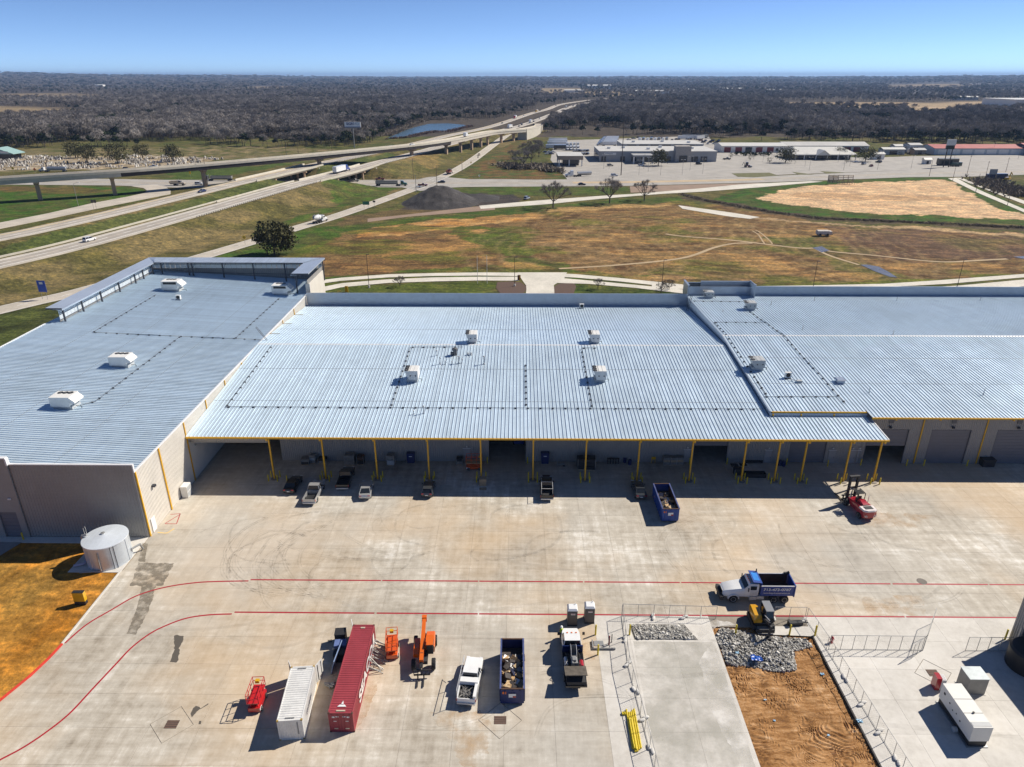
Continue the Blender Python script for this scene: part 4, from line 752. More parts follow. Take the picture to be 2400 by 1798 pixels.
# ================================================================== rooftop units
M_UNIT=mat('unit_white',(.70,.69,.66),.5,var=.06,scale=1); M_UNITG=mat('unit_grey',(.42,.43,.43),.5,var=.06,scale=1); M_FAN=mat('fan_black',(.012,.012,.014),.5)
def rtu(label,c,zf,size,fans,side,grp,body=None):
    """packaged rooftop unit: kerb, tapering case, fan openings on one edge of the top, outside-air hood"""
    L,Wd,Ht=size; x,y=c; z=zf(x,y); mt=body or M_UNIT
    t=thing('rooftop_air_conditioner',label,'air conditioner',(x,y,z),0,grp)
    mb=MB(); mb.box((0,0,.2),(L*.86,Wd*.86,.62)); mb.build('kerb',M_UNITG,t)
    mb=MB(); h0=.5
    if side=='x': # plan narrows downward on the west side (condenser overhang)
        mb.add([(-L*.26,-Wd/2,h0),(L/2,-Wd/2,h0),(L/2,Wd/2,h0),(-L*.26,Wd/2,h0),(-L*.56,-Wd/2,Ht),(L/2,-Wd/2,Ht),(L/2,Wd/2,Ht),(-L*.56,Wd/2,Ht)],[(3,2,1,0),(4,5,6,7),(0,1,5,4),(1,2,6,5),(2,3,7,6),(3,0,4,7)])
    else:
        mb.add([(-L/2,-Wd/2,h0),(L*.36,-Wd/2,h0),(L*.36,Wd/2,h0),(-L/2,Wd/2,h0),(-L/2,-Wd/2,Ht),(L*.42,-Wd/2,Ht),(L*.42,Wd/2,Ht),(-L/2,Wd/2,Ht)],[(3,2,1,0),(4,5,6,7),(0,1,5,4),(1,2,6,5),(2,3,7,6),(3,0,4,7)])
    mb.build('case',mt,t)
    n_,= (fans,)
    for i in range(n_):
        if side=='x': fx,fy=(-L*.42,-Wd/2+Wd*(i+.5)/n_)
        else: fx,fy=(-L*.27+.82*i,Wd*.24)
        r_=min(.42,Wd/(n_*2.3) if side=='x' else .38); mb=MB(); mb.lathe([(r_*1.1,0),(r_*1.1,.05),(r_*.9,.06),(r_*.9,.03),(0,.03)],(fx,fy,Ht+.003),14); f=mb.build('fan',M_FAN,t)
        mb=MB(); mb.box((fx,fy,Ht+.06),(r_*1.7,.05,.02)); mb.box((fx,fy,Ht+.062),(.05,r_*1.7,.02)); mb.lathe([(.1,0),(.08,.06)],(fx,fy,Ht+.03),8); mb.build('fan_blades',mat('fan_grey',(.2,.2,.2),.5),f)
    if side=='x':
        mb=MB(); mb.box((-L*.12,0,Ht+.04),(.04,Wd,.05)); mb.box((L*.2,0,Ht+.02),(.03,Wd*.99,.03)); mb.build('top_seam',M_UNITG,t)
        for q in (-.2,.22): mb=MB(); mb.lathe([(.12,-.02),(.12,.02)],(L*(.1+q),-Wd/2-.02,.5+Ht*.35),10,'y'); mb.build('access_plug',M_FAN,t)
    else:
        mb=MB(); mb.prism([(L*.40,Ht*.95),(L*.62,Ht*.62),(L*.62,Ht*.5),(L*.38,Ht*.5)],'y',-Wd/2+.05,Wd/2-.05); mb.build('air_hood',mt,t)
        mb=MB(); mb.box((-L*.02,-Wd/2-.012,Ht*.82),(L*.72,.03,Ht*.22)); mb.build('coil_grille',M_FAN,t) if label.find('by the screen')>=0 else None
    mb=MB(); mb.tube((L*.5,-Wd*.2,.35),(L*.75,-Wd*.2,.35),.05,6); mb.tube((L*.75,-Wd*.2,.35),(L*.75,-Wd*.2,-.0),.05,6); mb.build('drain_pipe',M_DKST,t)
    return t
GL='white units on the left roof'; GM_='units on the middle roof'; GR='units on the right roof'
rtu('white rooftop air conditioner nearest the camera on the left roof',(-71.9,100.7),zl,(3.5,2.6,2.1),3,'y',GL)
rtu('white rooftop air conditioner, second from the camera on the left roof',(-71.9,118),zl,(3.5,2.6,2.1),3,'y',GL)
rtu('white rooftop air conditioner by the screen canopy at the far west of the left roof',(-83.6,164.6),zl,(4.4,2.7,2.5),3,'y',GL)
rtu('white rooftop air conditioner by the screen canopy beside the corner tower',(-58.0,166.7),zl,(4.2,2.7,2.5),3,'y',GL)
rtu('rooftop air conditioner just behind the ridge, left one of the middle roof',(-9.4,133.9),zmid,(2.1,2.6,2.1),3,'x',GM_)
rtu('rooftop air conditioner just behind the ridge, right one of the middle roof',(15.2,134.1),zmid,(2.1,2.6,2.1),3,'x',GM_)
rtu('rooftop air conditioner in front of the ridge, left one of the middle roof',(-19.1,117),zmid,(2.2,2.7,2.2),3,'x',GM_)
rtu('rooftop air conditioner in front of the ridge, right one of the middle roof',(14.6,117.2),zmid,(2.2,2.7,2.2),3,'x',GM_)
rtu('rooftop air conditioner near the front left edge of the right roof',(43.9,120.9),zr,(2.4,2.4,2.0),2,'x',GR,M_UNITG)
rtu('rooftop air conditioner below the entrance screen on the right roof',(53.2,156.3),zr,(2.4,2.3,1.8),2,'x',GR,M_UNITG)
rtu('rooftop air conditioner inside the entrance screen corner of the right roof',(46.5,167.2),zr,(2.2,2.0,1.6),1,'x',GR,M_UNITG)
def condenser(label,c,zf):
    x,y=c; t=thing('condenser_unit',label,'condenser',(x,y,zf(x,y)),0,'small roof condensers'); mb=MB(); mb.box((0,0,.62),(1.1,.5,1.0)); mb.build('case',M_UNIT,t); mb=MB(); mb.lathe([(.4,0),(.4,.03),(0,.03)],(0,-.26,.66),14,'y'); mb.build('fan',M_FAN,t)
    mb=MB(); 
    for sx in (-.45,.45): mb.box((sx,0,.06),(.1,.9,.14))
    mb.box((0,-.4,.05),(1.2,.08,.1)); mb.build('stand',M_DKST,t)
condenser('small roof condenser against the rear parapet of the middle roof',(15.3,164.2),zmid); condenser('small roof condenser with piping on the right roof',(48.4,117),zr)
condenser('small white condenser behind the screen-side unit on the left roof',(-79.3,157.5),zl)
t=thing('roof_vent_box','low square metal vent on the front of the right roof','roof vent',(57.1,115.4,zr(0,115.4))); mb=MB(); mb.box((0,0,.3),(1.3,1.3,.6)); mb.build('curb',M_BWALL,t); mb=MB(); mb.box((0,0,.66),(1.7,1.6,.14),taper=.8); mb.build('lid',M_BWALL,t)
t=thing('roof_vent_box','small piped vent box next to the right roof condenser','roof vent',(49.9,115.3,zr(0,115.3))); mb=MB(); mb.box((0,0,.2),(.9,.6,.4)); mb.tube((-.5,0,.3),(-1.4,.8,.3),.06,6); mb.build('curb',M_UNITG,t)
# ================================================================== bridges and flyover
M_GIRD=mat('girder_concrete',(.50,.45,.38),.8,var=.1,scale=.4,world=True); M_STEEL=mat('weathering_steel',(.035,.026,.024),.7,var=.2,scale=.4,world=True); M_PIER=mat('pier_concrete',(.42,.30,.20),.85,var=.12,scale=.5,world=True); M_PARA=mat('parapet_concrete',(.50,.46,.38),.8,var=.1,scale=.4,world=True)
def sweep(name, L, prof, mt, parent=None, n=40, solid=None):
    """L: (x,y,z) path; prof: (offset to the right, dz) ring"""
    L = resample(np.array(L,float),n); t=np.gradient(L[:,:2],axis=0); t/=np.linalg.norm(t,axis=1)[:,None]; nr=np.stack([t[:,1],-t[:,0]],1)
    rings=[[(p[0]+nr[i,0]*o_,p[1]+nr[i,1]*o_,(p[2]+dz) if solid is None or dz>-1.0 else solid) for o_,dz in prof] for i,p in enumerate(L)]
    mb=MB(); mb.loft(rings); return mb.build(name,mt,parent)
def cut(L,y0,y1): 
    L=np.asarray(L); s=L[(L[:,1]>=y0-12)&(L[:,1]<=y1+12)]; yy=np.linspace(y0,y1,14); return np.stack([np.interp(yy,s[:,0+1],s[:,0]),yy,zmain(yy)],1)
def pier(parent,x,y,ztop,z0,w_=1.6,capw=6.0,rz=0.0,ch=1.3):
    mb=MB(); mb.box((x,y,(z0+ztop-ch)/2),(w_,w_*.9,ztop-ch-z0),rz); o_=mb.build('pier',M_PIER,parent)
    if capw:
        mb=MB(); c,s=cos(rz),sin(rz); pr=[(-capw/2,ztop),(capw/2,ztop),(capw/2,ztop-ch*.6),(w_*.62,ztop-ch),(-w_*.62,ztop-ch),(-capw/2,ztop-ch*.6)]
        vs=[(x+u*c-d*s,y+u*s+d*c,z) for d in (-w_*.52,w_*.52) for u,z in pr]; mb.add(vs,[(i,(i+1)%6,6+(i+1)%6,6+i) for i in range(6)]+[(5,4,3,2,1,0),(6,7,8,9,10,11)]); mb.build('pier_cap',M_PIER,o_)
for L,lb in ((NCW,'near highway bridge over the cross street, pale concrete parapets'),(FCW,'far highway bridge over the cross street, behind the near one')):
    B_=thing('highway_bridge',lb,'bridge',(0,0,0),group='highway bridges'); c=cut(L,404,481)
    sweep('deck',c,[(-6.9,.07),(6.9,.07),(6.9,-.35),(5.9,-1.35),(-5.9,-1.35),(-6.9,-.35)],M_GIRD,B_)
    for s in (-1,1): sweep('parapet',c,[(s*6.95,-.3),(s*6.95,.95),(s*6.65,.95),(s*6.5,.075),(s*6.5,-.3)],M_PARA,B_)
    for yy in (424,459):
        x=float(np.interp(yy,c[:,1],c[:,0])); 
        for d in (-4.6,0,4.6): pier(B_,x+d,yy-d*.27,zmain(yy)-1.9,0,.95,0,-.27,0)
        mb=MB(); mb.box((x,yy,zmain(yy)-1.65),(13.0,1.1,.65),-.27); mb.build('bent_cap',M_PIER,B_)
    mb=MB(); pts=[]
    for yy,zz in ((460.3,.06),(469.8,6.0)):
        x=float(np.interp(yy,c[:,1],c[:,0])); pts+=[(x-9,yy,zz),(x+9.5,yy,zz)]
    mb.add([pts[0],pts[1],pts[3],pts[2]],[(0,1,2,3)]); mb.build('slope_paving',M_PARA,B_)
FLY=smooth_line([(-420,285,9.5),(-340,327,10.6),(-266,369,11.6),(-222,394,12.1),(-198,412,12.3),(-160,448,12.7),(-126.5,486,12.8),(-80,547,12.8),(-58.7,593,12.5),(-45,640,12.1),(-34,682,11.6),(-24,715,11.1),(3,762,9.8)],8)
FO=thing('flyover_ramp','long curved flyover ramp on tan concrete piers crossing the highway','flyover',(0,0,0))
iA=int(np.argmin(np.abs(FLY[:,0]+218))); iB=int(np.argmin(np.hypot(FLY[:,0]+58.7,FLY[:,1]-593)))
for seg,mt in ((FLY[:iA+1],M_GIRD),(FLY[iA:iB+1],M_STEEL),(FLY[iB:],M_GIRD)):
    sweep('girders',seg,[(-4.6,-.25),(4.6,-.25),(4.4,-2.3),(-4.4,-2.3)],mt,FO,36)
sweep('deck',FLY,[(-4.7,.04),(4.7,.04),(4.7,-.26),(-4.7,-.26)],M_ROAD,FO,90)
for s in (-1,1): sweep('parapet',FLY,[(s*4.85,-.3),(s*4.85,.95),(s*4.55,.95),(s*4.4,.06),(s*4.4,-.3)],M_PARA,FO,90)
def at_fly(x,y):
    i=int(np.argmin(np.hypot(FLY[:,0]-x,FLY[:,1]-y))); t_=FLY[min(i+1,len(FLY)-1)]-FLY[max(i-1,0)]; return FLY[i],math.atan2(t_[1],t_[0])
for x,y in ((-300,349),(-255,374),(-220,395),(-183,425),(-131,481),(-81,546),(-59,592),(-50,622),(-43,650),(-36.5,675),(-30,697),(-18,725),(-8,744)):
    q,a=at_fly(x,y); pier(FO,q[0],q[1],q[2]-2.32,max(0,float(zterr(np.array([q[0]]),np.array([q[1]]))[0])-.3),2.1,7.2,a+pi/2,1.5)
RAMP=smooth_line([(3,762,9.8),(12,800,8.6),(20,860,6.4),(24,930,3.6),(24,990,2.2)],6)
sweep('approach_fill',RAMP,[(-4.7,.05),(4.7,.05),(4.9,-8),(-4.9,-8)],M_PARA,FO,30,solid=-.5)
sweep('approach_deck',RAMP,[(-4.6,.12),(4.6,.12),(4.6,.06),(-4.6,.06)],M_ROAD,FO,30)
for s in (-1,1): sweep('parapet',RAMP,[(s*4.85,-.3),(s*4.85,.95),(s*4.55,.95),(s*4.4,.13),(s*4.4,-.3)],M_PARA,FO,30)
def guard_rail(label,P,zf,posts=True):
    P=resample(np.array([p[:2] for p in P],float),max(6,int(len(P)*8))); t=thing('guard_rail',label,'guard rail',(0,0,0),group='highway guard rails'); mb=MB(); pts=[(x,y,zf(x,y)+.62) for x,y in P]
    for a,b_ in zip(pts[:-1],pts[1:]): mb.add([(*a[:2],a[2]-.15),(*b_[:2],b_[2]-.15),(*b_[:2],b_[2]+.17),(*a[:2],a[2]+.17)],[(0,1,2,3)])
    mb.build('rail',mat('rail_steel',(.5,.49,.46),.5,.4),t)
    for x,y in P[::2]: mb=MB(); mb.box((x,y,zf(x,y)+.35),(.22,.22,.75)); mb.build('post',mat('rail_post',(.14,.12,.10),.8),t)
zhh=lambda x,y: float(zmain(y))
guard_rail('guard rail of short dark posts before the near bridge',offset(NCW,-7.2)[(NCW[:,1]>303)&(NCW[:,1]<404)],zhh)
guard_rail('guard rail beyond the near bridge under the flyover',offset(NCW,-7.2)[(NCW[:,1]>482)&(NCW[:,1]<640)],zhh)
guard_rail('guard rail on the median side of the far carriageway past its bridge',offset(FCW,-7.2)[(FCW[:,1]>482)&(FCW[:,1]<600)],zhh)
bar=offset(NCW,9.5)[(NCW[:,1]>200)&(NCW[:,1]<352)]; tag(sweep('median_barrier',[(x,y,zmain(y)-.35) for x,y in bar],[(-.22,0),(.22,0),(.14,.75),(-.14,.75)],M_PARA),'low pale median barrier strip left of the near carriageway','barrier')
bar=offset(NCW,7.3)[(NCW[:,1]>335)&(NCW[:,1]<404)]; tag(sweep('median_barrier',[(x,y,zmain(y)) for x,y in bar],[(-.25,0),(.25,0),(.15,.8),(-.15,.8)],M_PARA),'concrete barrier leading onto the near bridge','barrier')
# ================================================================== woods
def leaf_mat(name,c0,c1,rnd=.35):
    m,n,b,o=new_mat(name); oi=nd(n,'ShaderNodeObjectInfo'); g=nd(n,'ShaderNodeNewGeometry'); f=noise(n,g.outputs['Position'],.6,3)
    fl=noise(n,g.outputs['Position'],.004,3,.6); c=mixc(n,maths(n,'ADD',maths(n,'MULTIPLY',oi.outputs['Random'],.55),maths(n,'MULTIPLY',ramp(n,fl,[(.38,g3(0)),(.62,g3(1))]),.45)),c0,c1); c=mixc(n,1.0,c,ramp(n,f,[(.3,g3(1-rnd)),(.7,g3(1+rnd))]),'MULTIPLY'); n.links.new(c,b.inputs['Base Color']); b.inputs['Roughness'].default_value=.9; b.inputs['Specular IOR Level'].default_value=.15; MATS[name]=m; return m
M_TWIG=leaf_mat('bare_twigs',(.10,.086,.076),(.36,.325,.295)); M_EVER=leaf_mat('evergreen_leaves',(.018,.030,.011),(.05,.062,.022)); M_OAK=leaf_mat('live_oak_leaves',(.066,.064,.028),(.10,.095,.042)); M_BARK=mat('bark',(.085,.068,.055),.95,var=.2,scale=1.5); M_RBRUSH=leaf_mat('red_brown_brush',(.11,.07,.06),(.18,.12,.10)); M_GBRUSH=leaf_mat('dry_brush',(.16,.13,.10),(.26,.22,.17))
R_=random.Random(5)
def quadleaf(mb,c,s,rg,asp=1.0):
    a=rg.uniform(0,2*pi); b_=math.acos(rg.uniform(-1,1)); d=np.array((sin(b_)*cos(a),sin(b_)*sin(a),cos(b_))); t=np.cross(d,(.3,.2,.93)); t/=max(1e-6,np.linalg.norm(t)); q=np.cross(d,t); c=np.array(c)
    mb.add([c-t*s-q*s*asp,c+t*s-q*s*asp,c+t*s+q*s*asp,c-t*s+q*s*asp],[(0,1,2,3)])
def crown_pts(n_,rx,rz,cz,rg,clumps=12,fill=.35,lo=-.35):
    cl=[]
    for i in range(clumps):
        a=rg.uniform(0,2*pi); e=rg.uniform(lo,1); r=rg.uniform(.35,.8); cl.append((rx*r*cos(a)*math.sqrt(max(.1,1-e*e*.6)),rx*r*sin(a)*math.sqrt(max(.1,1-e*e*.6)),cz+rz*e*.72,rx*rg.uniform(.28,.5)))
    out=[]
    for i in range(n_):
        x,y,z,r=cl[i%clumps]; a=rg.uniform(0,2*pi); b_=math.acos(rg.uniform(-.5,1)); rr=r*rg.uniform(fill,1.0); out.append((x+rr*sin(b_)*cos(a),y+rr*sin(b_)*sin(a),z+rr*cos(b_)*.8))
    return out
def branches(mb,rg,p,d,L,r,depth,n=4,spread=.55,tw=None,kids=(2,3)):
    q=p+d*L; mb.tube(p,q,r,n,r*.66,False)
    if depth==0:
        if tw is not None: tw.append((q,d))
        return
    for i in range(rg.choice(kids)):
        nd_=d+np.array((rg.uniform(-1,1),rg.uniform(-1,1),rg.uniform(-.35,.75)))*spread; nd_/=np.linalg.norm(nd_); branches(mb,rg,q,nd_,L*rg.uniform(.62,.86),r*.62,depth-1,max(3,n-1),spread,tw,kids)
def twig_spray(mb,tips,rg,per,ln,wd):
    for q,d in tips:
        for k in range(per):
            v=d*.6+np.array((rg.uniform(-1,1),rg.uniform(-1,1),rg.uniform(-.6,1))); v/=np.linalg.norm(v); e=q+v*ln*rg.uniform(.5,1); s=np.cross(v,(rg.uniform(-1,1),rg.uniform(-1,1),.3)); s/=np.linalg.norm(s); mb.add([q-s*wd,q+s*wd,e],[(0,1,2)])
protos=bpy.data.collections.new('woodland_kinds')
def proto(name,kind,seed):
    rg=random.Random(seed); mb=MB()
    if kind=='bare':
        mb.mi=1; tips=[]; branches(mb,rg,np.array((0,0,0.)),np.array((.05,.03,1.)),4.2,.24,3,4,.62,tips,(3,3)); mb.mi=0
        twig_spray(mb,tips,rg,9,2.9,.12)
        for p in crown_pts(150,4.6,4.6,8.6,rg,9,.5):
            v=np.array((rg.uniform(-1,1),rg.uniform(-1,1),rg.uniform(-.4,1))); v/=np.linalg.norm(v); s=np.cross(v,(.2,.9,.3)); s/=np.linalg.norm(s); p=np.array(p); mb.add([p-s*.16,p+s*.16,p+v*rg.uniform(1.2,2.4)],[(0,1,2)])
    else:
        mb.mi=1; mb.tube((0,0,0),(0,0,5),.28,4,.15); mb.mi=0
        for p in crown_pts(260,4.2,4.6,7.0,rg,11,.5): quadleaf(mb,p,rg.uniform(.3,.7),rg)
    o=bpy.data.objects.new(name,mb.mesh(name,[M_TWIG if kind=='bare' else M_EVER,M_BARK])); protos.objects.link(o); return o
for i in range(5): proto('a_bare_tree_%d'%i,'bare',20+i)
for i in range(2): proto('b_evergreen_tree_%d'%i,'ever',40+i)
def scatter(name,pts,sc,pi_,label):
    N=len(pts); me=bpy.data.meshes.new(name); me.vertices.add(N); me.vertices.foreach_set('co',np.asarray(pts,np.float32).ravel())
    a=me.attributes.new('sc','FLOAT_VECTOR','POINT'); a.data.foreach_set('vector',np.asarray(sc,np.float32).ravel())
    a=me.attributes.new('pi','INT','POINT'); a.data.foreach_set('value',np.asarray(pi_,np.int32))
    a=me.attributes.new('rt','FLOAT_VECTOR','POINT'); rt=np.zeros((N,3),np.float32); rt[:,2]=RNG.rand(N)*6.283; a.data.foreach_set('vector',rt.ravel())
    o=bpy.data.objects.new(name,me); COL.objects.link(o); tag(o,label,kind='stuff')
    ng=bpy.data.node_groups.new(name+'_nodes','GeometryNodeTree'); ng.interface.new_socket('Geometry',in_out='INPUT',socket_type='NodeSocketGeometry'); ng.interface.new_socket('Geometry',in_out='OUTPUT',socket_type='NodeSocketGeometry')
    gi=ng.nodes.new('NodeGroupInput'); go_=ng.nodes.new('NodeGroupOutput'); ci=ng.nodes.new('GeometryNodeCollectionInfo'); ci.inputs['Collection'].default_value=protos; ci.inputs['Separate Children'].default_value=True; ci.inputs['Reset Children'].default_value=True
    ip=ng.nodes.new('GeometryNodeInstanceOnPoints'); ip.inputs['Pick Instance'].default_value=True
    def na(nm,ty): x=ng.nodes.new('GeometryNodeInputNamedAttribute'); x.data_type=ty; x.inputs['Name'].default_value=nm; return x.outputs['Attribute']
    ng.links.new(gi.outputs[0],ip.inputs['Points']); ng.links.new(ci.outputs[0],ip.inputs['Instance']); ng.links.new(na('pi','INT'),ip.inputs['Instance Index']); ng.links.new(na('rt','FLOAT_VECTOR'),ip.inputs['Rotation']); ng.links.new(na('sc','FLOAT_VECTOR'),ip.inputs['Scale']); ng.links.new(ip.outputs[0],go_.inputs[0])
    md=o.modifiers.new('scatter','NODES'); md.node_group=ng; return o
def project(x,y,z=0.0):
    q=np.stack([x,y,np.full_like(x,z)-CAM_H],1); dd=q@_F; return 1200+FPX*(q@_R)/dd, 899-FPX*(q@_U)/dd
pts=[]
r=640.0
while r<22000:
    s=max(7.6,r*.0082); na_=int(1.75*r/s); a=-.84+1.68*(np.arange(na_)+RNG.rand(na_)*.9)/na_; rr=r+(RNG.rand(na_)-.5)*s*1.1; pts.append(np.stack([rr*np.sin(a),rr*np.cos(a)],1)); r+=s*.86*(1.0 if r<3000 else 1.6 if r<9000 else 3.0)
pts=np.concatenate(pts); X,Y=pts[:,0],pts[:,1]; u,v=project(X,Y)
fu=[-900,0,140,400,830,880,905,960,990,1090,1262,1268,1340,1345,1660,1700,1850,2050,2400,3300]; fv=[349,347,346,345,343,333,312,296,283,279,279,311,311,316,314,326,331,333,338,345]
keep=v<np.interp(u,fu,fv)+RNG.randn(len(u))*1.2
keep&=~((Y<2150)&((polydist(X,Y,NCW)<34)|(polydist(X,Y,FCW)<34)))
for F in FARFIELDS: keep&=~inpoly(X+(vnoise(X,Y,40,5)-.5)*60,Y+(vnoise(X,Y,40,6)-.5)*120,F)
keep&=~inpoly(X,Y,np.array([p[:2] for p in PONDP])*1.0)
keep&=~((vnoise(X,Y,420,31,3)>.60)&(Y>2000)&(RNG.rand(len(X))>.2)); keep&=~((vnoise(X,Y,60,131,3)>.63)&(Y<3000))
X,Y=X[keep],Y[keep]; N=len(X); rr=np.hypot(X,Y)
ev=(vnoise(X,Y,70,77,3)>.60)&(RNG.rand(N)>.35)|(RNG.rand(N)<.07); edge=(v[keep]>np.interp(u[keep],fu,fv)-5)&(RNG.rand(N)<.4); ev|=edge; ev|=(rr>3200)&(RNG.rand(N)<.35)
sc=(.72+.55*RNG.rand(N))*(.72+.62*vnoise(X,Y,110,201,3))*np.clip(rr/2600,1,2.6)**.55; sc=np.stack([sc*np.clip(rr/3500,1,4.0),sc*np.clip(rr/3500,1,4.0),sc*np.where(ev,.9,1)],1)
scatter('winter_woodland',np.stack([X,Y,zterr(X,Y)],1),sc,np.where(ev,5+RNG.randint(0,2,N),RNG.randint(0,5,N)),'bare grey-brown winter woodland with dark evergreens spreading to the horizon')
# brush: pond edge, ditch, hedge lines
def brush(name,label,L,wd,n_,hgt,mt,seed):
    rg=random.Random(seed); L=resample(np.array([p[:2] for p in L],float),60); mb=MB()
    for i in range(n_):
        q=L[rg.randrange(60)]+np.array((rg.gauss(0,wd),rg.gauss(0,wd*1.2))); s=rg.uniform(.5,1)*hgt
        for k in range(7):
            v_=np.array((rg.gauss(0,.55),rg.gauss(0,.55),rg.uniform(.35,1))); e=np.array((*q,0))+v_*s; t_=np.array((rg.uniform(-1,1),rg.uniform(-1,1),0)); t_/=np.linalg.norm(t_)+1e-6; w_=hgt*.09; mb.add([(q[0]-t_[0]*w_,q[1]-t_[1]*w_,0),(q[0]+t_[0]*w_,q[1]+t_[1]*w_,0),e+t_*w_*.8,e-t_*w_*.8],[(0,1,2,3)])
    return tag(mb.build(name,mt),label,kind='stuff')
brush('ditch_brush','dry brown brush along the ditch below the tan soil pad',T(kM,(0,845),(120,880),(300,910),(600,965),(900,1002),(1500,1026),(2300,1066)),1.1,1500,.9,M_GBRUSH,1)
brush('shore_brush','reddish brown brush on the near shore of the pond',T(k3,(830,478),(1050,462),(1250,420),(1420,385),(1600,385),(1750,345),(1900,310)),2.5,420,2.6,M_RBRUSH,2)
brush('shore_reeds','pale reeds on the far shore of the pond',T(k3,(820,440),(940,385),(1080,318),(1250,250),(1400,222),(1800,228)),3,500,3,M_GBRUSH,3)
brush('creek_thicket','pale grey thicket round the bare trees by the creek',T(k4,(430,1030),(560,1060),(700,1080),(850,1050),(1000,1090),(1130,1120)),3.5,700,3.2,M_GBRUSH,4)
brush('fence_line_brush','dark brush line right of the entrance road',T(k7,(1700,800),(1850,870),(2050,940),(2300,1000)),5,500,3,M_GBRUSH,5)
brush('hedge_line','dark hedge line at the back of the right-hand lots',T(k7,(-1000,130),(0,150),(900,165),(1400,180)),5,700,6,M_EVER,6)
# ================================================================== single trees
def tree_obj(name,label,cat,loc,kind,hgt,wid,seed,group=None,nleaf=1500):
    rg=random.Random(seed); t=thing(name,label,cat,loc,0,group); tr=MB(); cr=MB()
    if kind=='bare':
        tips=[]; z0=hgt*.22; tr.tube((0,0,-.2),(0,0,z0),hgt*.030,7,hgt*.024,False)
        for i in range(9):
            a=2*pi*i/8+rg.uniform(-.3,.3); k_=rg.uniform(.55,.95); d=np.array((cos(a)*k_,sin(a)*k_,rg.uniform(.45,1.1))); 
            if i==0: d=np.array((.05,.05,1.))
            d/=np.linalg.norm(d); branches(tr,rg,np.array((0,0,z0-.1)),d,hgt*.22,hgt*.014,4,5,.50,tips,(2,3))
        twig_spray(cr,tips,rg,9,hgt*.12,hgt*.0030)
        tr.build('trunk',M_BARK,t); cr.build('crown',M_TWIG,t)
    else:
        z0=hgt*.25; tr.tube((0,0,-.3),(0,0,z0+1),hgt*.035,7,hgt*.025,False)
        for i in range(6): a=i*1.05; tr.tube((0,0,z0),(cos(a)*wid*.3,sin(a)*wid*.3,hgt*.6),hgt*.016,5,hgt*.006,False)
        for p in crown_pts(nleaf,wid*.5,hgt*.52,hgt*.52,rg,44,.5,-.8): quadleaf(cr,p,rg.uniform(.014,.030)*hgt,rg)
        tr.build('trunk',M_BARK,t); cr.build('crown',M_OAK,t)
    return t
tree_obj('live_oak','round dark live oak beside the frontage road, behind the left warehouse','tree',(-89.3,254,0),'oak',11.5,15,1,nleaf=5200)
GB='bare trees along the service road'
tree_obj('bare_tree','round bare tree nearest the black gravel heap','tree',(16.9,356.4,0),'bare',13.4,13,2,GB); tree_obj('bare_tree','wide-spreading bare tree, middle of the three by the service road','tree',(46.5,369.4,0),'bare',13,15,3,GB); tree_obj('bare_tree','smallest bare tree, right of the three by the service road','tree',(65.7,378.2,0),'bare',11.2,9,4,GB)
for i,(x,y,h,w_) in enumerate(((-353,582,12.5,17),(-325,549,13.5,18),(-300,545,14,20),(-300,583,10.5,14),(-264.4,559,12.5,15))): tree_obj('live_oak','dark live oak over the stone yard, %s from the left'%ordinal(i),'tree',(x,y,0),'oak',h,w_,30+i,'oaks over the stone yard',1400)
tree_obj('live_oak','dark oak in front of the grey dealership between its canopy and stone tower','tree',(101.2,535,0),'oak',11.5,14,40,nleaf=1500); tree_obj('live_oak','dark oak left of the white-roofed showroom','tree',(201,556,0),'oak',10.2,19,41,nleaf=1700); tree_obj('live_oak','dark oak right of the white-roofed showroom','tree',(265,565,0),'oak',10,17,42,nleaf=1600); tree_obj('live_oak','dark oak hugging the right end of the white-roofed showroom','tree',(254,585,0),'oak',8.5,12,43,nleaf=1100)
for i,(a,b_,h) in enumerate(((700,1060,13),(800,1010,14),(620,1080,9),(900,930,12),(560,960,8),(760,930,13),(870,860,11))):
    q=k4(a,b_); tree_obj('bare_tree','bare creekside tree, %s in the clump left of the beige kiosk'%ordinal(i),'tree',(q[0],q[1],0),'bare',h,h,60+i,'bare trees by the creek')
for i,(a,b_) in enumerate(((380,1440),(1660,1455),(2070,1480),(2120,1462))):
    q=kL(a,b_); tree_obj('sapling',['thin bare sapling left of the flagpoles','thin bare sapling right of the gate drive','thin bare sapling near the light pole on the right verge','thin bare sapling farthest right on the drive verge'][i],'sapling',(q[0],q[1],0),'bare',3.6,3,80+i,'verge saplings')
# ================================================================== air
HZ=MB(); HZ.bx(-31000,31000,-9000,31000,-3,150); m=bpy.data.materials.new('haze_air'); m.use_nodes=True; n=m.node_tree; n.nodes.clear(); o=n.nodes.new('ShaderNodeOutputMaterial'); pv=n.nodes.new('ShaderNodeVolumePrincipled')
pv.inputs['Color'].default_value=(.40,.60,.96,1); pv.inputs['Density'].default_value=6.0e-5; pv.inputs['Anisotropy'].default_value=.1; n.links.new(pv.outputs[0],o.inputs['Volume'])
HZO=tag(HZ.build('haze',m),'thin blue haze in the air',kind='stuff')
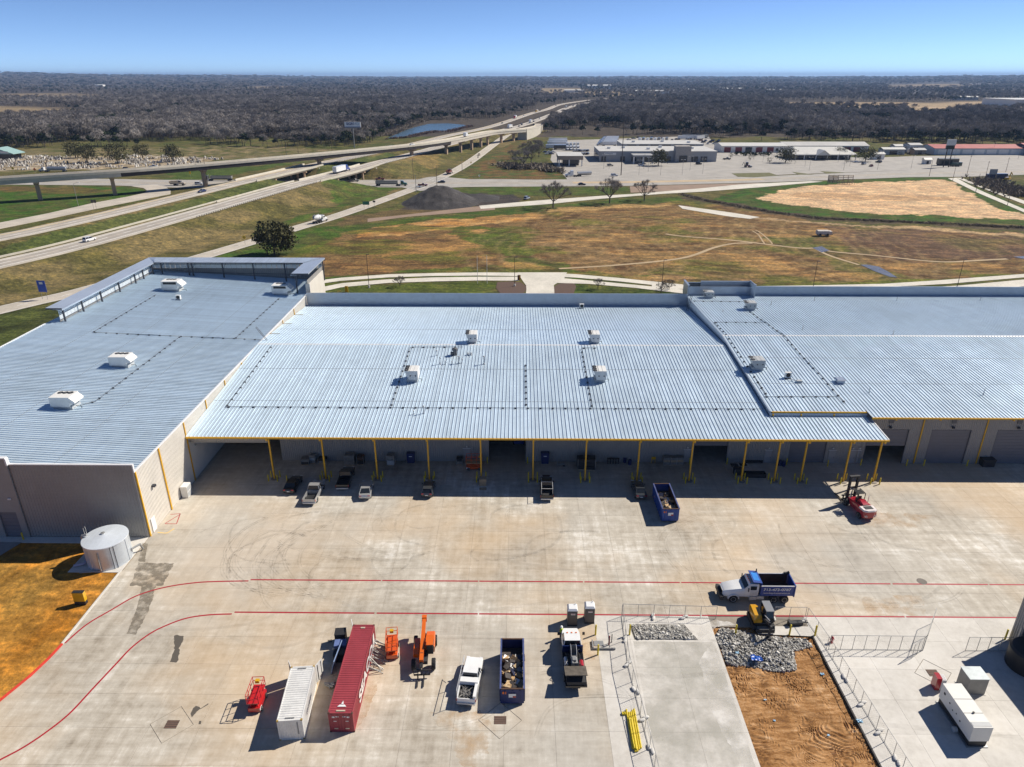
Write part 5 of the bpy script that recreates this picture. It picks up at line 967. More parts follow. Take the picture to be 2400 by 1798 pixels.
# ================================================================== vehicles
M_GLASS=mat('vehicle_glass',(.018,.022,.028),.08,0,.05); M_TYRE_=mat('tyre_rubber',(.018,.018,.018),.85,var=.1); M_RIM=mat('wheel_rim',(.60,.60,.60),.4,.35); M_LAMP=mat('headlamp_clear',(.75,.76,.78),.15); M_TAIL=mat('tail_lamp_red',(.40,.01,.012),.25); M_BLKP=mat('black_plastic',(.022,.022,.024),.6); M_CHAS=mat('chassis_black',(.03,.03,.032),.7)
def paint(name,col): return mat('paint_'+name,col,.28,0,.04,1.0,coat=.6)
P_WHITE=paint('white',(.76,.76,.75)); P_SILVER=mat('paint_silver',(.50,.50,.50),.3,.5,.04,coat=.6); P_BLACK=paint('black',(.010,.010,.011)); P_DGREY=mat('paint_dark_grey',(.06,.068,.08),.3,.4,.05,coat=.6); P_BLUE=paint('blue',(.012,.05,.26)); P_NAVY=paint('navy',(.008,.018,.085)); P_RED=paint('red',(.36,.015,.02)); P_MAROON=paint('maroon',(.16,.02,.025)); P_GREEN=paint('green',(.01,.10,.05)); P_BEIGE=paint('beige',(.52,.44,.33)); P_YEL=paint('yellow',(.62,.36,.01)); P_GREY=paint('grey',(.25,.255,.26))
_wheels={}
def wheel(parent,x,y,r,w_=.24,part='wheel'):
    k=(round(r,3),round(w_,3))
    if k not in _wheels:
        a=MB(); a.lathe([(r*.62,-w_/2),(r*.94,-w_/2),(r,-w_*.3),(r,w_*.3),(r*.94,w_/2),(r*.62,w_/2)],n=14,axis='y'); b_=MB(); b_.lathe([(r*.60,-w_*.42),(r*.62,-w_*.5-.01),(r*.3,-w_*.38)],n=10,axis='y'); b_.lathe([(r*.3,w_*.38),(r*.62,w_*.5+.01),(r*.60,w_*.42)],n=10,axis='y'); _wheels[k]=(a.mesh('tyre',M_TYRE_),b_.mesh('rim',M_RIM))
    t_,rm=_wheels[k]; o_=obj_mesh(part,t_,parent,(x,y,r)); obj_mesh('rim',rm,o_); return o_
def ring(x,zb,zt,w_,k=.9): return [(x,w_*.92,zb),(x,w_,zb+(zt-zb)*.25),(x,w_,zt-(zt-zb)*.22),(x,w_*k,zt),(x,-w_*k,zt),(x,-w_,zt-(zt-zb)*.22),(x,-w_,zb+(zt-zb)*.25),(x,-w_*.92,zb)]
def put(o_,loc,rz): o_.location=loc; o_.rotation_euler[2]=rz; return o_
def greenhouse(t,x0b,x1b,x0t,x1t,z0,z1,wb,wt,pm):
    mb=MB(); B_=[(x0b,wb,z0),(x1b,wb,z0),(x1b,-wb,z0),(x0b,-wb,z0)]; T_=[(x0t,wt,z1),(x1t,wt,z1),(x1t,-wt,z1),(x0t,-wt,z1)]; mb.add(B_+T_,[(0,1,5,4),(1,2,6,5),(2,3,7,6),(3,0,4,7),(4,5,6,7)]); mb.build('window_glass',M_GLASS,t)
    mb=MB(); mb.box(((x0t+x1t)/2,0,z1+.012),(x1t-x0t+.06,2*wt+.05,.05)); mb.build('roof',pm,t)
    mb=MB()
    for p,q in zip(B_,T_): mb.tube(p,q,.05,5)
    xm=(x0b+x1b)/2; xt=(x0t+x1t)/2
    for s in (-1,1): mb.tube((xm,s*(wb+.005),z0),(xt,s*(wt+.01),z1),.045,5)
    mb.build('pillars',pm,t)
CARGROUP='cars and pickups parked at the canopy'
def car(label,loc,rz,pm,kind='sedan',cat='car',group=None,name=None,L=None):
    D_={'sedan':(4.85,.92,1.45),'coupe':(4.8,.94,1.36),'hatch':(4.4,.91,1.48),'suv':(4.75,.95,1.72)}[kind]; L=L or D_[0]; w_,H_=D_[1:]; t=thing(name or {'sedan':'sedan_car','coupe':'coupe_car','hatch':'hatchback_car','suv':'suv_car'}[kind],label,cat,loc,rz,group); zt=.98 if kind!='suv' else 1.08
    st=[(-.5,.48,zt-.18,.82),(-.48,.34,zt-.04,.93),(-.40,.26,zt+.01,1),(-.15,.24,zt,1),(.16,.24,zt-.02,1),(.30,.24,zt-.06,.99),(.43,.27,zt-.16,.95),(.485,.36,zt-.28,.88),(.5,.45,zt-.38,.8)]
    mb=MB(); mb.loft([ring(x*L,a,b_,w_*k) for x,a,b_,k in st]); mb.build('body',pm,t,True)
    g={'sedan':(-.38,.17,-.24,.02),'coupe':(-.40,.13,-.20,-.02),'hatch':(-.46,.18,-.36,.03),'suv':(-.48,.20,-.42,.06)}[kind]; greenhouse(t,g[0]*L,g[1]*L,g[2]*L,g[3]*L,zt-.03,H_,w_*.90,w_*.70,pm)
    for x in (-.31,.31):
        for s in (-1,1): wheel(t,x*L,s*(w_-.10),.335 if kind!='suv' else .37)
    for s in (-1,1):
        mb=MB(); mb.box((.475*L,s*w_*.66,zt-.26),(.14,.34,.12)); mb.build('headlight',M_LAMP,t); mb=MB(); mb.box((-.487*L,s*w_*.68,zt-.15),(.10,.34,.13)); mb.build('tail_light',M_TAIL,t); mb=MB(); mb.box((.13*L,s*(w_+.08),zt+.08),(.14,.18,.12)); mb.build('mirror',pm,t)
    mb=MB(); mb.box((-.503*L,0,zt-.34),(.02,.42,.13)); mb.build('number_plate',P_WHITE,t)
    return t
def pickup(label,loc,rz,pm,L=5.9,bed=True,group=None,name='pickup_truck',cat='pickup',crew=True):
    t=thing(name,label,cat,loc,rz,group); w_=1.0; zt=1.15; cf=-.06 if crew else .06
    mb=MB(); mb.loft([ring(x*L,a,b_,w_*k) for x,a,b_,k in ((cf,.42,zt,1),(.18,.40,zt,1),(.30,.40,zt+.0,.99),(.44,.42,zt-.05,.97),(.49,.48,zt-.16,.92),(.5,.55,zt-.3,.9))]); mb.build('body',pm,t,True)
    greenhouse(t,(cf)*L,.21*L,(cf+.03)*L,.11*L,zt-.02,1.86,w_*.92,w_*.76,pm)
    if bed:
        x0,x1=-.5*L,cf*L-.03; mb=MB()
        for s in (-1,1): mb.bx(x0,x1,min(s*w_,s*(w_-.11)),max(s*w_,s*(w_-.11)),.45,1.13)
        mb.bx(x1-.08,x1,-w_+.1,w_-.1,.5,1.13); mb.build('bed_sides',pm,t); mb=MB(); mb.bx(x0,x1,-w_+.1,w_-.1,.42,.58); mb.build('bed_floor',M_BLKP,t); mb=MB(); mb.bx(x0-.03,x0+.05,-w_+.02,w_-.02,.5,1.11); mb.build('tailgate',pm,t); mb=MB(); mb.bx(x0-.16,x0-.02,-w_*.95,w_*.95,.42,.6); mb.build('bumper',M_RIM,t)
    for x in (-.31,.32):
        for s in (-1,1): wheel(t,x*L,s*(w_-.13),.40,.28)
    for s in (-1,1):
        mb=MB(); mb.box((.478*L,s*w_*.72,zt-.2),(.16,.34,.2)); mb.build('headlight',M_LAMP,t); mb=MB(); mb.box((-.5*L+.03,s*(w_-.02),.92),(.12,.1,.36)); mb.build('tail_light',M_TAIL,t); mb=MB(); mb.box((.15*L,s*(w_+.12),zt+.12),(.14,.24,.2)); mb.build('mirror',M_BLKP,t)
    return t
def tractor(t,pm,x0,sleeper=True,day=False):
    """highway tractor with its nose at x0 (forward +x), cab behind a bonnet"""
    mb=MB(); mb.loft([ring(x,a,b_,w_,.88) for x,a,b_,w_ in ((x0-1.9,.75,1.95,1.02),(x0-.6,.72,1.72,.95),(x0-.1,.7,1.55,.85),(x0,.72,1.35,.78))]); mb.build('bonnet',pm,t,True)
    mb=MB(); mb.loft([ring(x,a,b_,w_,.93) for x,a,b_,w_ in ((x0-3.6,.75,2.95,1.15),(x0-2.4,.75,2.95,1.15),(x0-1.85,.75,2.0,1.13))]); mb.build('cab',pm,t,True)
    mb=MB(); mb.add([(x0-2.38,.98,2.82),(x0-2.38,-.98,2.82),(x0-1.86,-1.0,2.05),(x0-1.86,1.0,2.05)],[(0,1,2,3)]); 
    for s in (-1,1): mb.box((x0-2.85,s*1.165,2.3),(.95,.03,.65))
    o_=mb.build('cab_glass',M_GLASS,t); o_.location=(.03,0,.03)
    if sleeper: mb=MB(); mb.loft([ring(x,a,b_,w_,.93) for x,a,b_,w_ in ((x0-5.4,.8,3.9,1.2),(x0-3.7,.8,3.9,1.2),(x0-3.2,2.9,3.3,1.1))]); mb.build('sleeper',pm,t,True)
    mb=MB(); mb.bx(x0-(7.6 if sleeper else 6.2),x0-.3,-.45,.45,.6,.95); mb.bx(x0+.0,x0+.12,-1.15,1.15,.45,.85); mb.build('chassis',M_CHAS,t)
    for s in (-1,1): mb=MB(); mb.tube((x0-4.6,s*.95,.85),(x0-3.2,s*.95,.85),.3,10); mb.build('fuel_tank',M_RIM,t); mb=MB(); mb.tube((x0-3.75,s*1.05,.9),(x0-3.75,s*1.05,3.6),.08,8); mb.build('exhaust_stack',M_RIM,t); mb=MB(); mb.box((x0-.12,s*.72,1.15),(.2,.25,.22)); mb.build('headlight',M_LAMP,t)
    for s in (-1,1):
        wheel(t,x0-1.1,s*1.0,.5,.3)
        for dx in ((6.0,7.25) if sleeper else (4.7,5.95)): wheel(t,x0-dx,s*.98,.5,.52)
def trailer_wheels(t,x):
    for s in (-1,1):
        for dx in (0,1.25): wheel(t,x+dx,s*.98,.5,.5)
def semi(label,loc,rz,cabm,kind='box',body=None,group=None,name='semi_truck'):
    t=thing(name,label,'truck',loc,rz,group); tractor(t,cabm,9.8,kind in('box',)); body=body or P_WHITE; x1=4.4 if kind!='box' else 3.6; x0=-8.8
    if kind=='box': mb=MB(); mb.bx(x0,x1,-1.29,1.29,1.15,4.05); mb.build('trailer_box',body,t); mb=MB(); mb.bx(x0,x1,-.5,.5,.8,1.14); mb.bx(x0-.03,x0-.005,-1.2,1.2,1.2,4.0); mb.build('trailer_frame',M_RIM,t)
    elif kind=='tank':
        mb=MB(); mb.lathe([(.5,x0),(1.02,x0+.25),(1.05,x1-.25),(.5,x1)],(0,0,2.2),16,'x'); mb.build('tank_body',body,t,True); mb=MB(); mb.bx(x0+.4,x1,-.4,.4,.85,1.25); mb.tube((x0+1,0,3.3),(x1-1,0,3.3),.12,6); mb.build('trailer_frame',M_RIM,t)
    else:
        mb=MB(); z0,z1=1.35,2.95; vs=[(x0,-.85,z0),(x1,-.85,z0),(x1,.85,z0),(x0,.85,z0),(x0,-1.25,z1),(x1,-1.25,z1),(x1,1.25,z1),(x0,1.25,z1)]; mb.add(vs,[(3,2,1,0),(0,1,5,4),(1,2,6,5),(2,3,7,6),(3,0,4,7)]); mb.build('hopper_body',body,t)
        for i in range(9): mb=MB(); x=x0+.4+i*(x1-x0-.8)/8; mb.prism([(-.9,z0),(-1.31,z1),(-1.22,z1),(-.8,z0)],'x',x,x+.1); mb.build('body_rib',body,t)
        mb=MB(); mb.bx(x0,x1,-.4,.4,.85,1.33); mb.bx(x0,x1,-1.2,1.2,z1-.25,z1-.2); mb.build('trailer_frame',M_CHAS,t)
    trailer_wheels(t,x0+.8); return t
def box_trailer(label,loc,rz,body,group,L=14.6):
    t=thing('box_trailer',label,'trailer',loc,rz,group); mb=MB(); mb.bx(-L/2,L/2,-1.29,1.29,1.15,4.0); mb.build('trailer_box',body,t); mb=MB(); mb.bx(-L/2,L/2,-.5,.5,.8,1.14); mb.bx(L*.3,L*.3+.2,-.8,.8,0,1.1); mb.build('frame',M_CHAS,t); trailer_wheels(t,-L/2+.8); return t
def head(path,y,d=0.0):
    """point and bearing on a road line at depth y, offset d to the left"""
    P=np.asarray(path)[:, :2]; i=int(np.argmin(np.abs(P[:,1]-y))); i=min(max(i,1),len(P)-2); t_=P[i+1]-P[i-1]; t_/=np.linalg.norm(t_)
    f=(y-P[i,1]); q=P[i]+t_*f/max(.2,t_[1])+np.array((-t_[1],t_[0]))*d; return q,math.atan2(t_[1],t_[0])
def on_hwy(path,y,d,flip=False): q,a=head(path,y,d); return (q[0],q[1],float(zmain(q[1]))+.09),a+(pi if flip else 0)
l,a=on_hwy(NCW,258,1.7); car('white SUV driving on the near carriageway',l,a,P_WHITE,'suv')
l,a=on_hwy(FCW,366,-1.5,True); car('dark blue sedan driving on the far carriageway left of the bridges',l,a,P_NAVY,'sedan')
l,a=on_hwy(NCW,443,1.6); semi('white box semi trailer with blue cab crossing the near bridge',l,a,P_BLUE,'box')
q,a=head(FRONT,317,-1.8)
def mixer(loc,rz):
    t=thing('concrete_mixer','white concrete mixer truck on the frontage road','truck',loc,rz); tractor(t,P_WHITE,4.4,False); mb=MB(); mb.lathe([(.35,-4.2),(.75,-3.6),(1.15,-2.2),(1.2,-1.0),(.8,.1),(.3,.3)],(0,0,2.45),16,'x'); d=mb.build('drum',P_WHITE,t,True); mb=MB(); mb.lathe([(1.17,-1.9),(1.22,-1.75),(1.17,-1.6)],(0,0,2.45),16,'x'); mb.build('drum_band',P_GREY,d)
    mb=MB(); mb.add([(-4.3,-.5,3.4),(-4.3,.5,3.4),(-3.3,.4,3.9),(-3.3,-.4,3.9),(-4.9,-.3,2.2),(-4.9,.3,2.2)],[(0,1,2,3),(4,5,1,0)]); mb.build('chute',P_GREY,t); mb=MB(); mb.bx(-4.3,0,-.45,.45,.7,1.05); mb.build('frame',M_CHAS,t)
    for s in (-1,1): wheel(t,-3.6,s*.98,.5,.5)
mixer((q[0],q[1],.06),a)
GS='vehicles at the highway crossing'
semi('silver hopper trailer with green cab waiting on the cross street',(-76.5,430.4,.07),.02,P_GREEN,'hopper',P_GREY)
pickup('maroon pickup towing a small trailer at the crossing',(-57.2,429.5,.08),.05,P_MAROON,5.7); t=thing('utility_trailer','small flat trailer behind the maroon pickup at the crossing','trailer',(-58.4,423.6,.08),.1); mb=MB(); mb.bx(-1.6,1.6,-.9,.9,.5,.62); mb.bx(-1.6,-1.5,-.9,.9,.62,1.1); mb.build('bed',P_GREY,t); mb=MB(); mb.bx(1.5,2.6,-.06,.06,.45,.55); mb.build('tongue',M_CHAS,t)
for s in (-1,1): wheel(t,0,s*.95,.33)
car('black sedan on the cross street right of the crossing',(-47.6,443.5,.08),pi+.05,P_BLACK,'sedan'); 
q,a=head(FRONT,486,0)
def dumper(label,loc,rz,pm,bm,name='dump_truck'):
    t=thing(name,label,'dump truck',loc,rz); tractor(t,pm,4.3,False); mb=MB(); z0,z1=1.2,2.6; mb.add([(-4.3,-1.1,z0),(.6,-1.1,z0),(.6,1.1,z0),(-4.3,1.1,z0),(-4.5,-1.25,z1),(.6,-1.25,z1),(.6,1.25,z1),(-4.5,1.25,z1)],[(3,2,1,0),(0,1,5,4),(1,2,6,5),(2,3,7,6),(3,0,4,7)]); mb.build('dump_body',bm,t); mb=MB(); mb.bx(-4.2,.5,-.45,.45,.7,1.15); mb.build('frame',M_CHAS,t)
    return t
dumper('red-brown dump truck heading up the ramp past the crossing',(-46.6,486,.06),a,P_MAROON,P_MAROON); q,a=head(FRONT,606,0); car('pale car coming down the ramp under the flyover',(q[0],q[1],.06),a+pi,P_BEIGE,'sedan')
pickup('grey pickup under the near bridge',(-102,449,.07),.0,P_GREY); pickup('dark red pickup beyond the green-cabbed semi',(-87.5,456,.07),pi,P_MAROON)
dumper('cream dump truck turning off the cross street left of the highway',(-204,431,.07),.1,P_BEIGE,P_BEIGE); car('white SUV on the cross street left of the highway',(-192.5,434,.07),.1,P_WHITE,'suv')
semi('grey hopper trailer with black cab behind the flyover pier',(-188,452,.07),pi,P_BLACK,'hopper',P_GREY)
q=k1(700,400); semi('silver tanker truck beside the stone yard',(q[0],q[1],.05),pi+.02,P_WHITE,'tank',P_SILVER); car('dark car by the stone yard behind the flyover',(*k1(1640,375)[:2],.05),0,P_DGREY,'suv'); pickup('white pickup by the stone yard behind the flyover',(*k1(1990,345)[:2],.05),0,P_WHITE)
def on_fly(x,y,d=0): q,a=at_fly(x,y); return (q[0]-sin(a)*d,q[1]+cos(a)*d,q[2]+.06),a
l,a=on_fly(-47,634,-1); t=thing('box_truck','white box truck on the flyover','truck',l,a); mb=MB(); mb.bx(-3.6,1.6,-1.2,1.2,.95,3.6); mb.build('cargo_box',P_WHITE,t); mb=MB(); mb.loft([ring(x,p,q_,w_,.9) for x,p,q_,w_ in ((1.7,.55,2.6,1.1),(2.6,.55,2.5,1.1),(3.2,.55,1.5,1.05),(4.0,.6,1.3,.95))]); mb.build('cab',P_WHITE,t,True); mb=MB(); mb.bx(-3.5,3.5,-.4,.4,.5,.9); mb.build('frame',M_CHAS,t)
for x in (-2.3,3.0):
    for s in (-1,1): wheel(t,x,s*.95,.45,.3)
car('white car on the flyover left of the box truck',*on_fly(-80,547,-1),P_WHITE,'sedan'); 
# traffic running off into the distance
FARV=[]
for i,(kx,ky,p) in enumerate(((465,495,P_BLACK),(690,425,P_DGREY),(805,400,P_WHITE),(955,332,P_BLACK),(1125,268,P_DGREY),(1250,242,P_WHITE),(710,535,P_BLACK),(745,515,P_DGREY),(865,475,P_BLACK),(925,435,P_WHITE),(1065,390,P_BLACK),(1135,362,P_BEIGE),(1185,330,P_WHITE),(1295,285,P_MAROON),(1330,272,P_DGREY),(1365,264,P_BLACK),(1445,245,P_BLUE),(1520,232,P_WHITE),(1660,205,P_BLACK),(1880,190,P_DGREY))):
    q=k4(kx,ky,2.0); onL=i<6; L_=FCW if onL else NCW; pth,a=head(L_,q[1]); dd=np.linalg.norm(pth-q[:2]); off=(1.7 if i%2 else -1.7); q2,a=head(L_,q[1],off); z=float(zmain(q2[1]))+.09
    FARV.append((q2[0],q2[1],z,a+(pi if onL else 0),p))
for i,(x,y,z,a,p) in enumerate(FARV):
    lb='%s car in the distant traffic, %s from the flyover on the %s carriageway'%({P_BLACK.name:'black',P_DGREY.name:'dark grey',P_WHITE.name:'white',P_BEIGE.name:'beige',P_MAROON.name:'maroon',P_BLUE.name:'blue'}[p.name],ordinal(i if i<6 else i-6),'left' if i<6 else 'right')
    car(lb,(x,y,z),a,p,'suv' if i%3 else 'sedan',group='distant highway traffic')
for y,d,lb,c_,bm,L_ in ((905,1.7,'white semi on the right carriageway just beyond the flyover end',P_WHITE,P_WHITE,NCW),(1010,-1.5,'tan-cabbed semi on the right carriageway beside the woods',P_BEIGE,P_WHITE,NCW),(1120,1.6,'red-cabbed semi on the left carriageway above the pond',P_RED,P_WHITE,FCW),(1320,-1.5,'yellow-cabbed semi farther along the left carriageway',P_YEL,P_BEIGE,FCW),(1500,1.6,'dark-cabbed semi near the bend of the highway',P_BLACK,P_GREY,NCW)):
    l,a=on_hwy(L_,y,d,L_ is FCW); semi(lb,l,a,c_,'box',bm,'distant highway traffic')
q=kL(255,528); l,a=on_hwy(FCW,604,-1.6,True); semi('green flatbed semi on the far carriageway behind the flyover',l,a,P_WHITE,'hopper',P_GREEN)
car('black sedan on the cross street beyond the bare trees',(*k5(572,852)[:2],.09),.02,P_BLACK,'sedan'); car('silver SUV parked between the gravel heap and the bare tree',(*k4(745,1478)[:2],.08),1.1,P_SILVER,'suv')
# ================================================================== gravel heap
rg=RNG; hx,hy=-40.5,371; N_=70; gxx=np.linspace(-24,30,N_); gyy=np.linspace(-26,34,N_); HX,HY=np.meshgrid(gxx,gyy); 
rad=np.sqrt((HX/20.0)**2+((HY)/22.0)**2); hh=np.clip(1-rad,0,None)*9.6*1.05; hh=np.minimum(hh,7.6+vnoise(HX,HY,5,3)*1.4); hh=np.where(hh>0,hh+(vnoise(HX+9,HY,3.0,8,4)-.5)*1.3*np.clip(hh,0,1),0)
ridge=np.clip(1-np.sqrt(((HX-18)/14)**2+((HY-14)/13)**2),0,None)*2.4; hh=np.maximum(hh,ridge)-.08
mb=MB(); mb.add([(hx+x,hy+y,z) for x,y,z in zip(HX.ravel(),HY.ravel(),hh.ravel())],[(j*N_+i,j*N_+i+1,(j+1)*N_+i+1,(j+1)*N_+i) for j in range(N_-1) for i in range(N_-1)])
m,n,b,o=new_mat('black_gravel'); g=nd(n,'ShaderNodeNewGeometry'); f=noise(n,g.outputs['Position'],2.5,6,.7); f2=noise(n,g.outputs['Position'],.25,4); n.links.new(ramp(n,maths(n,'ADD',maths(n,'MULTIPLY',f,.6),maths(n,'MULTIPLY',f2,.4)),[(.35,(.022,.019,.019)),(.55,(.06,.054,.052)),(.72,(.16,.145,.135))]),b.inputs['Base Color']); b.inputs['Roughness'].default_value=.95; bump(n,b,f,1.0,.4); M_GRV=m
tag(mb.build('gravel_heap',M_GRV,smooth=True),'black gravel heap beside the frontage road',kind='stuff')
# ================================================================== poles, signs
M_POLE=mat('steel_pole',(.30,.29,.27),.5,.4); M_POLED=mat('bronze_pole',(.06,.045,.04),.6,.2); M_WOODP=mat('wood_pole',(.13,.095,.07),.9)
def pole(name,label,loc,h,mt,r=.11,arm=None,group=None,base=False):
    t=thing(name,label,'pole',loc,0,group); mb=MB(); mb.tube((0,0,-.2),(0,0,h),r,8,r*.65); mb.build('shaft',mt,t)
    if base: mb=MB(); mb.lathe([(.32,-.1),(.32,.7),(0,.72)],n=12); mb.build('base',M_NEW,t)
    if arm=='T': 
        mb=MB(); mb.box((0,0,h),(2.2,.12,.1)); mb.build('arm',mt,t)
        for s in (-1,1): mb=MB(); mb.box((s*1.1,0,h+.02),(.8,.4,.16)); mb.build('lamp_head',M_UNIT,t)
    elif arm=='cobra': mb=MB(); mb.tube((0,0,h),(2.6,0,h+.8),.07,6); mb.build('arm',mt,t); mb=MB(); mb.box((2.9,0,h+.8),(.9,.35,.18)); mb.build('lamp_head',M_UNIT,t)
    elif arm=='head': mb=MB(); mb.box((.45,0,h),(.9,.4,.12)); mb.build('lamp_head',M_POLED,t)
    elif arm=='cross': mb=MB(); mb.box((0,0,h-.8),(2.6,.14,.14),.6); mb.build('cross_arm',M_WOODP,t)
    return t
GD='light poles along the ring drive'
for (x,y,h),lb in zip(((-46.3,211,10.4),(-1.3,213,9.2),(44,211,9),(90,210,8.9),(135,212,9)),('leftmost on the ring drive, left of the flagpoles','by the gate drive mulch bed','right of the gate drive','behind the entrance screen of the right warehouse','rightmost on the ring drive')): pole('light_pole','slim dark light pole '+lb,(x,y,0),h,M_POLED,.10,'head',GD,True)
for x,lb in ((-13,'left'),(-10,'right')): pole('flagpole','bare white flagpole, %s of the pair behind the middle warehouse'%lb,(x,216,0),9,M_TRIM,.08,None,'flagpoles')
pole('light_mast','very tall slim mast in front of the grey dealership',(67,480.5,0),35,M_POLED,.3); pole('street_lamp','cobra-head street lamp on the loop ramp grass at the left',(-221,357,0),11,M_POLE,.13,'cobra')
for i,(x,y,h) in enumerate(((271,457,8),(267,477,11.4),(293,480,13.1),(257,409,10.1),(247,365,8.5),(308,484,9),(331,500,9.6))): pole('utility_pole','brown pole near the entrance road, %s of seven'%ordinal(i),(x,y,0),h,M_WOODP,.14,'cross' if i in (2,5,6) else None,'poles by the entrance road')
for i,(a,b_,h) in enumerate(((1155,1000,13),(1190,1170,10),(1460,1115,13),(1785,905,10))):
    q=k3(a,b_); pole('signal_pole',['dark wooden pole on the bank right of the near bridge','slim grey pole left of the gravel heap','dark wooden pole behind the gravel heap','grey pole with control box beside the ramp'][i],(q[0],q[1],0),h,M_WOODP if i%2==0 else M_POLE,.17,None,'poles at the highway crossing')
for i,(a,b_,h) in enumerate(((485,920,17),(1500,525,14),(1655,510,14),(2090,470,13))):
    q=k2(a,b_); pole('power_pole','wooden power pole behind the flyover, %s from the left'%ordinal(i),(q[0],q[1],0),h,M_WOODP,.18,'cross','power poles behind the flyover')
for i,(a,b_) in enumerate(((855,640),(925,640),(1375,640),(1430,680),(1310,720),(1590,725),(1870,715),(1970,665),(2135,705))):
    q=k5(a,b_); pole('lot_lamp','twin-head lamp in the grey dealership lot, %s of nine'%ordinal(i),(q[0],q[1],0),9.5,M_POLE,.10,'T','dealership lot lamps')
for i,(a,b_) in enumerate(((700,520),(815,555),(920,580),(1230,580),(1360,615),(1415,665),(1790,560),(1860,660),(1940,605))):
    q=k6(a,b_); pole('lot_lamp','twin-head lamp in the lot before the white-roofed showroom, %s of nine'%ordinal(i),(q[0],q[1],0),9,M_POLE,.10,'T','showroom lot lamps')
for i,(a,b_) in enumerate(((345,570),(310,655),(745,640),(1800,455),(2130,515),(1295,560))):
    q=k7(a,b_); pole('lot_lamp','twin-head lamp in the far right lot, %s of six'%ordinal(i),(q[0],q[1],0),9,M_POLE,.10,'T','far right lot lamps')
def text(parent,s,size,loc,rot,mt,name='lettering',align='CENTER',ext=.01,sx=1.0,bold=0.0):
    c=bpy.data.curves.new(name,'FONT'); c.body=s; c.size=size; c.align_x=align; c.align_y='CENTER'; c.extrude=ext; c.offset=bold; tmp=bpy.data.objects.new(name,c); COL.objects.link(tmp); me=bpy.data.meshes.new_from_object(tmp); bpy.data.objects.remove(tmp); bpy.data.curves.remove(c); me.materials.clear(); me.materials.append(mt); me.name=name; o_=bpy.data.objects.new(name,me); COL.objects.link(o_); o_.parent=parent; o_.location=loc; o_.rotation_euler=rot; o_.scale=(sx,1,1); o_['kind']='stuff'; return o_
FR=(pi/2,0,0)
t=thing('billboard','white billboard reading SIGN AD on a tall single pole','billboard',(-149.9,671,0)); mb=MB(); mb.tube((0,0,-.5),(0,0,17.5),.5,10); mb.build('pole',M_POLE,t); mb=MB(); mb.bx(-7.2,7.2,-.35,.35,17.8,22.2); mb.build('panel',mat('billboard_face',(.78,.80,.84),.5),t); mb=MB(); mb.bx(-6.9,7.0,-.9,-.36,16.9,17.75); mb.build('catwalk',M_POLE,t); mb=MB(); mb.bx(-7.2,7.2,-.39,-.36,17.85,18.25); mb.build('blue_band',P_BLUE,t)
text(t,'SIGN',3.0,(-2.2,-.4,20.6),FR,mat('sign_navy',(.02,.03,.16),.5),bold=.08); text(t,'AD',3.0,(3.9,-.4,20.6),FR,mat('sign_grey',(.33,.36,.44),.5))
def road_sign(label,loc,h,wd,ht,mt,posts=1,rz=0,diamond=False,name='road_sign'):
    t=thing(name,label,'road sign',loc,rz); 
    for x in ([0] if posts==1 else [-wd*.3,wd*.3]): mb=MB(); mb.tube((x,.06,-.2),(x,.06,h),.05,6); mb.build('post',M_POLE,t)
    mb=MB(); s=wd/2
    if diamond: mb.prism([(0,h-s*1.41),(s*1.41,h),(0,h+s*1.41),(-s*1.41,h)],'y',-.03,.01)
    else: mb.bx(-s,s,-.03,.01,h-ht/2,h+ht/2)
    mb.build('panel',mt,t); return t
M_SGR=mat('sign_green',(.02,.16,.09),.5); M_SBL=mat('sign_blue',(.02,.08,.42),.5); M_SYE=mat('sign_yellow',(.70,.46,.01),.5); M_SOR=mat('sign_orange',(.75,.16,.02),.5)
q=kK(315,1525); t=road_sign('blue road sign on two posts beside the frontage road at far left',(q[0]-1,q[1],0),4.0,2.6,3.4,M_SBL,2,-.1); mb=MB(); mb.bx(-.55,.55,-.045,-.032,4.6,5.3); mb.build('symbol',P_WHITE,t)
q=k3(545,1380); road_sign('green road sign beside the frontage road left of the gravel heap',(q[0],q[1],0),2.8,3.3,1.6,M_SGR,2); q=k3(650,1360); road_sign('brown route sign beside the frontage road',(q[0],q[1],0),2.9,1.3,.9,mat('sign_brown',(.12,.08,.06),.6)); q=k2(1000,1660); t=road_sign('yellow diamond warning sign beside the frontage road near the live oak',(q[0],q[1]-3,0),3.0,1.2,1.2,M_SYE,1,0,True); mb=MB(); mb.box((0,-.05,3.0),(.35,.02,.55)); mb.build('symbol',P_BLACK,t)
for (a,b_),c_,lb in (((1900,820),M_SYE,'yellow diamond sign on the ramp verge'),((1990,750),P_DGREY,'small dark sign on the ramp verge'),((2008,1000),P_WHITE,'small white sign on the grass right of the crossing')): q=k3(a,b_); road_sign(lb,(q[0],q[1],0),2.4,.9,.9,c_,1,0,c_ is M_SYE)
q=k1(180,420); road_sign('yellow diamond sign left of the flyover',(q[0],q[1],0),3.2,1.5,1.5,M_SYE,1,0,True); q=k1(465,440); road_sign('round orange roadside sign left of the flyover',(q[0],q[1],0),3.5,1.5,1.5,M_SOR,1,0,True); q=k2(265,830); road_sign('yellow sign on the grass under the flyover',(q[0],q[1],0),4,1.2,1.6,M_SYE)
for a,lb in ((1215,'left'),(1250,'right')): q=k1(a,890); road_sign('brown sign, %s of the pair between ramp and far carriageway'%lb,(q[0],q[1],float(zterr(np.array([q[0]]),np.array([q[1]]))[0])),4,1.2,1.5,mat('sign_back',(.12,.09,.07),.6))
q=k7(1190,620); t=thing('pylon_sign','grey and black pylon sign on two tall posts','sign',(q[0],q[1],0)); 
for x in (-1.5,2.2): mb=MB(); mb.tube((x,0,-.3),(x,0,14),.35,8); mb.build('post',M_POLED,t)
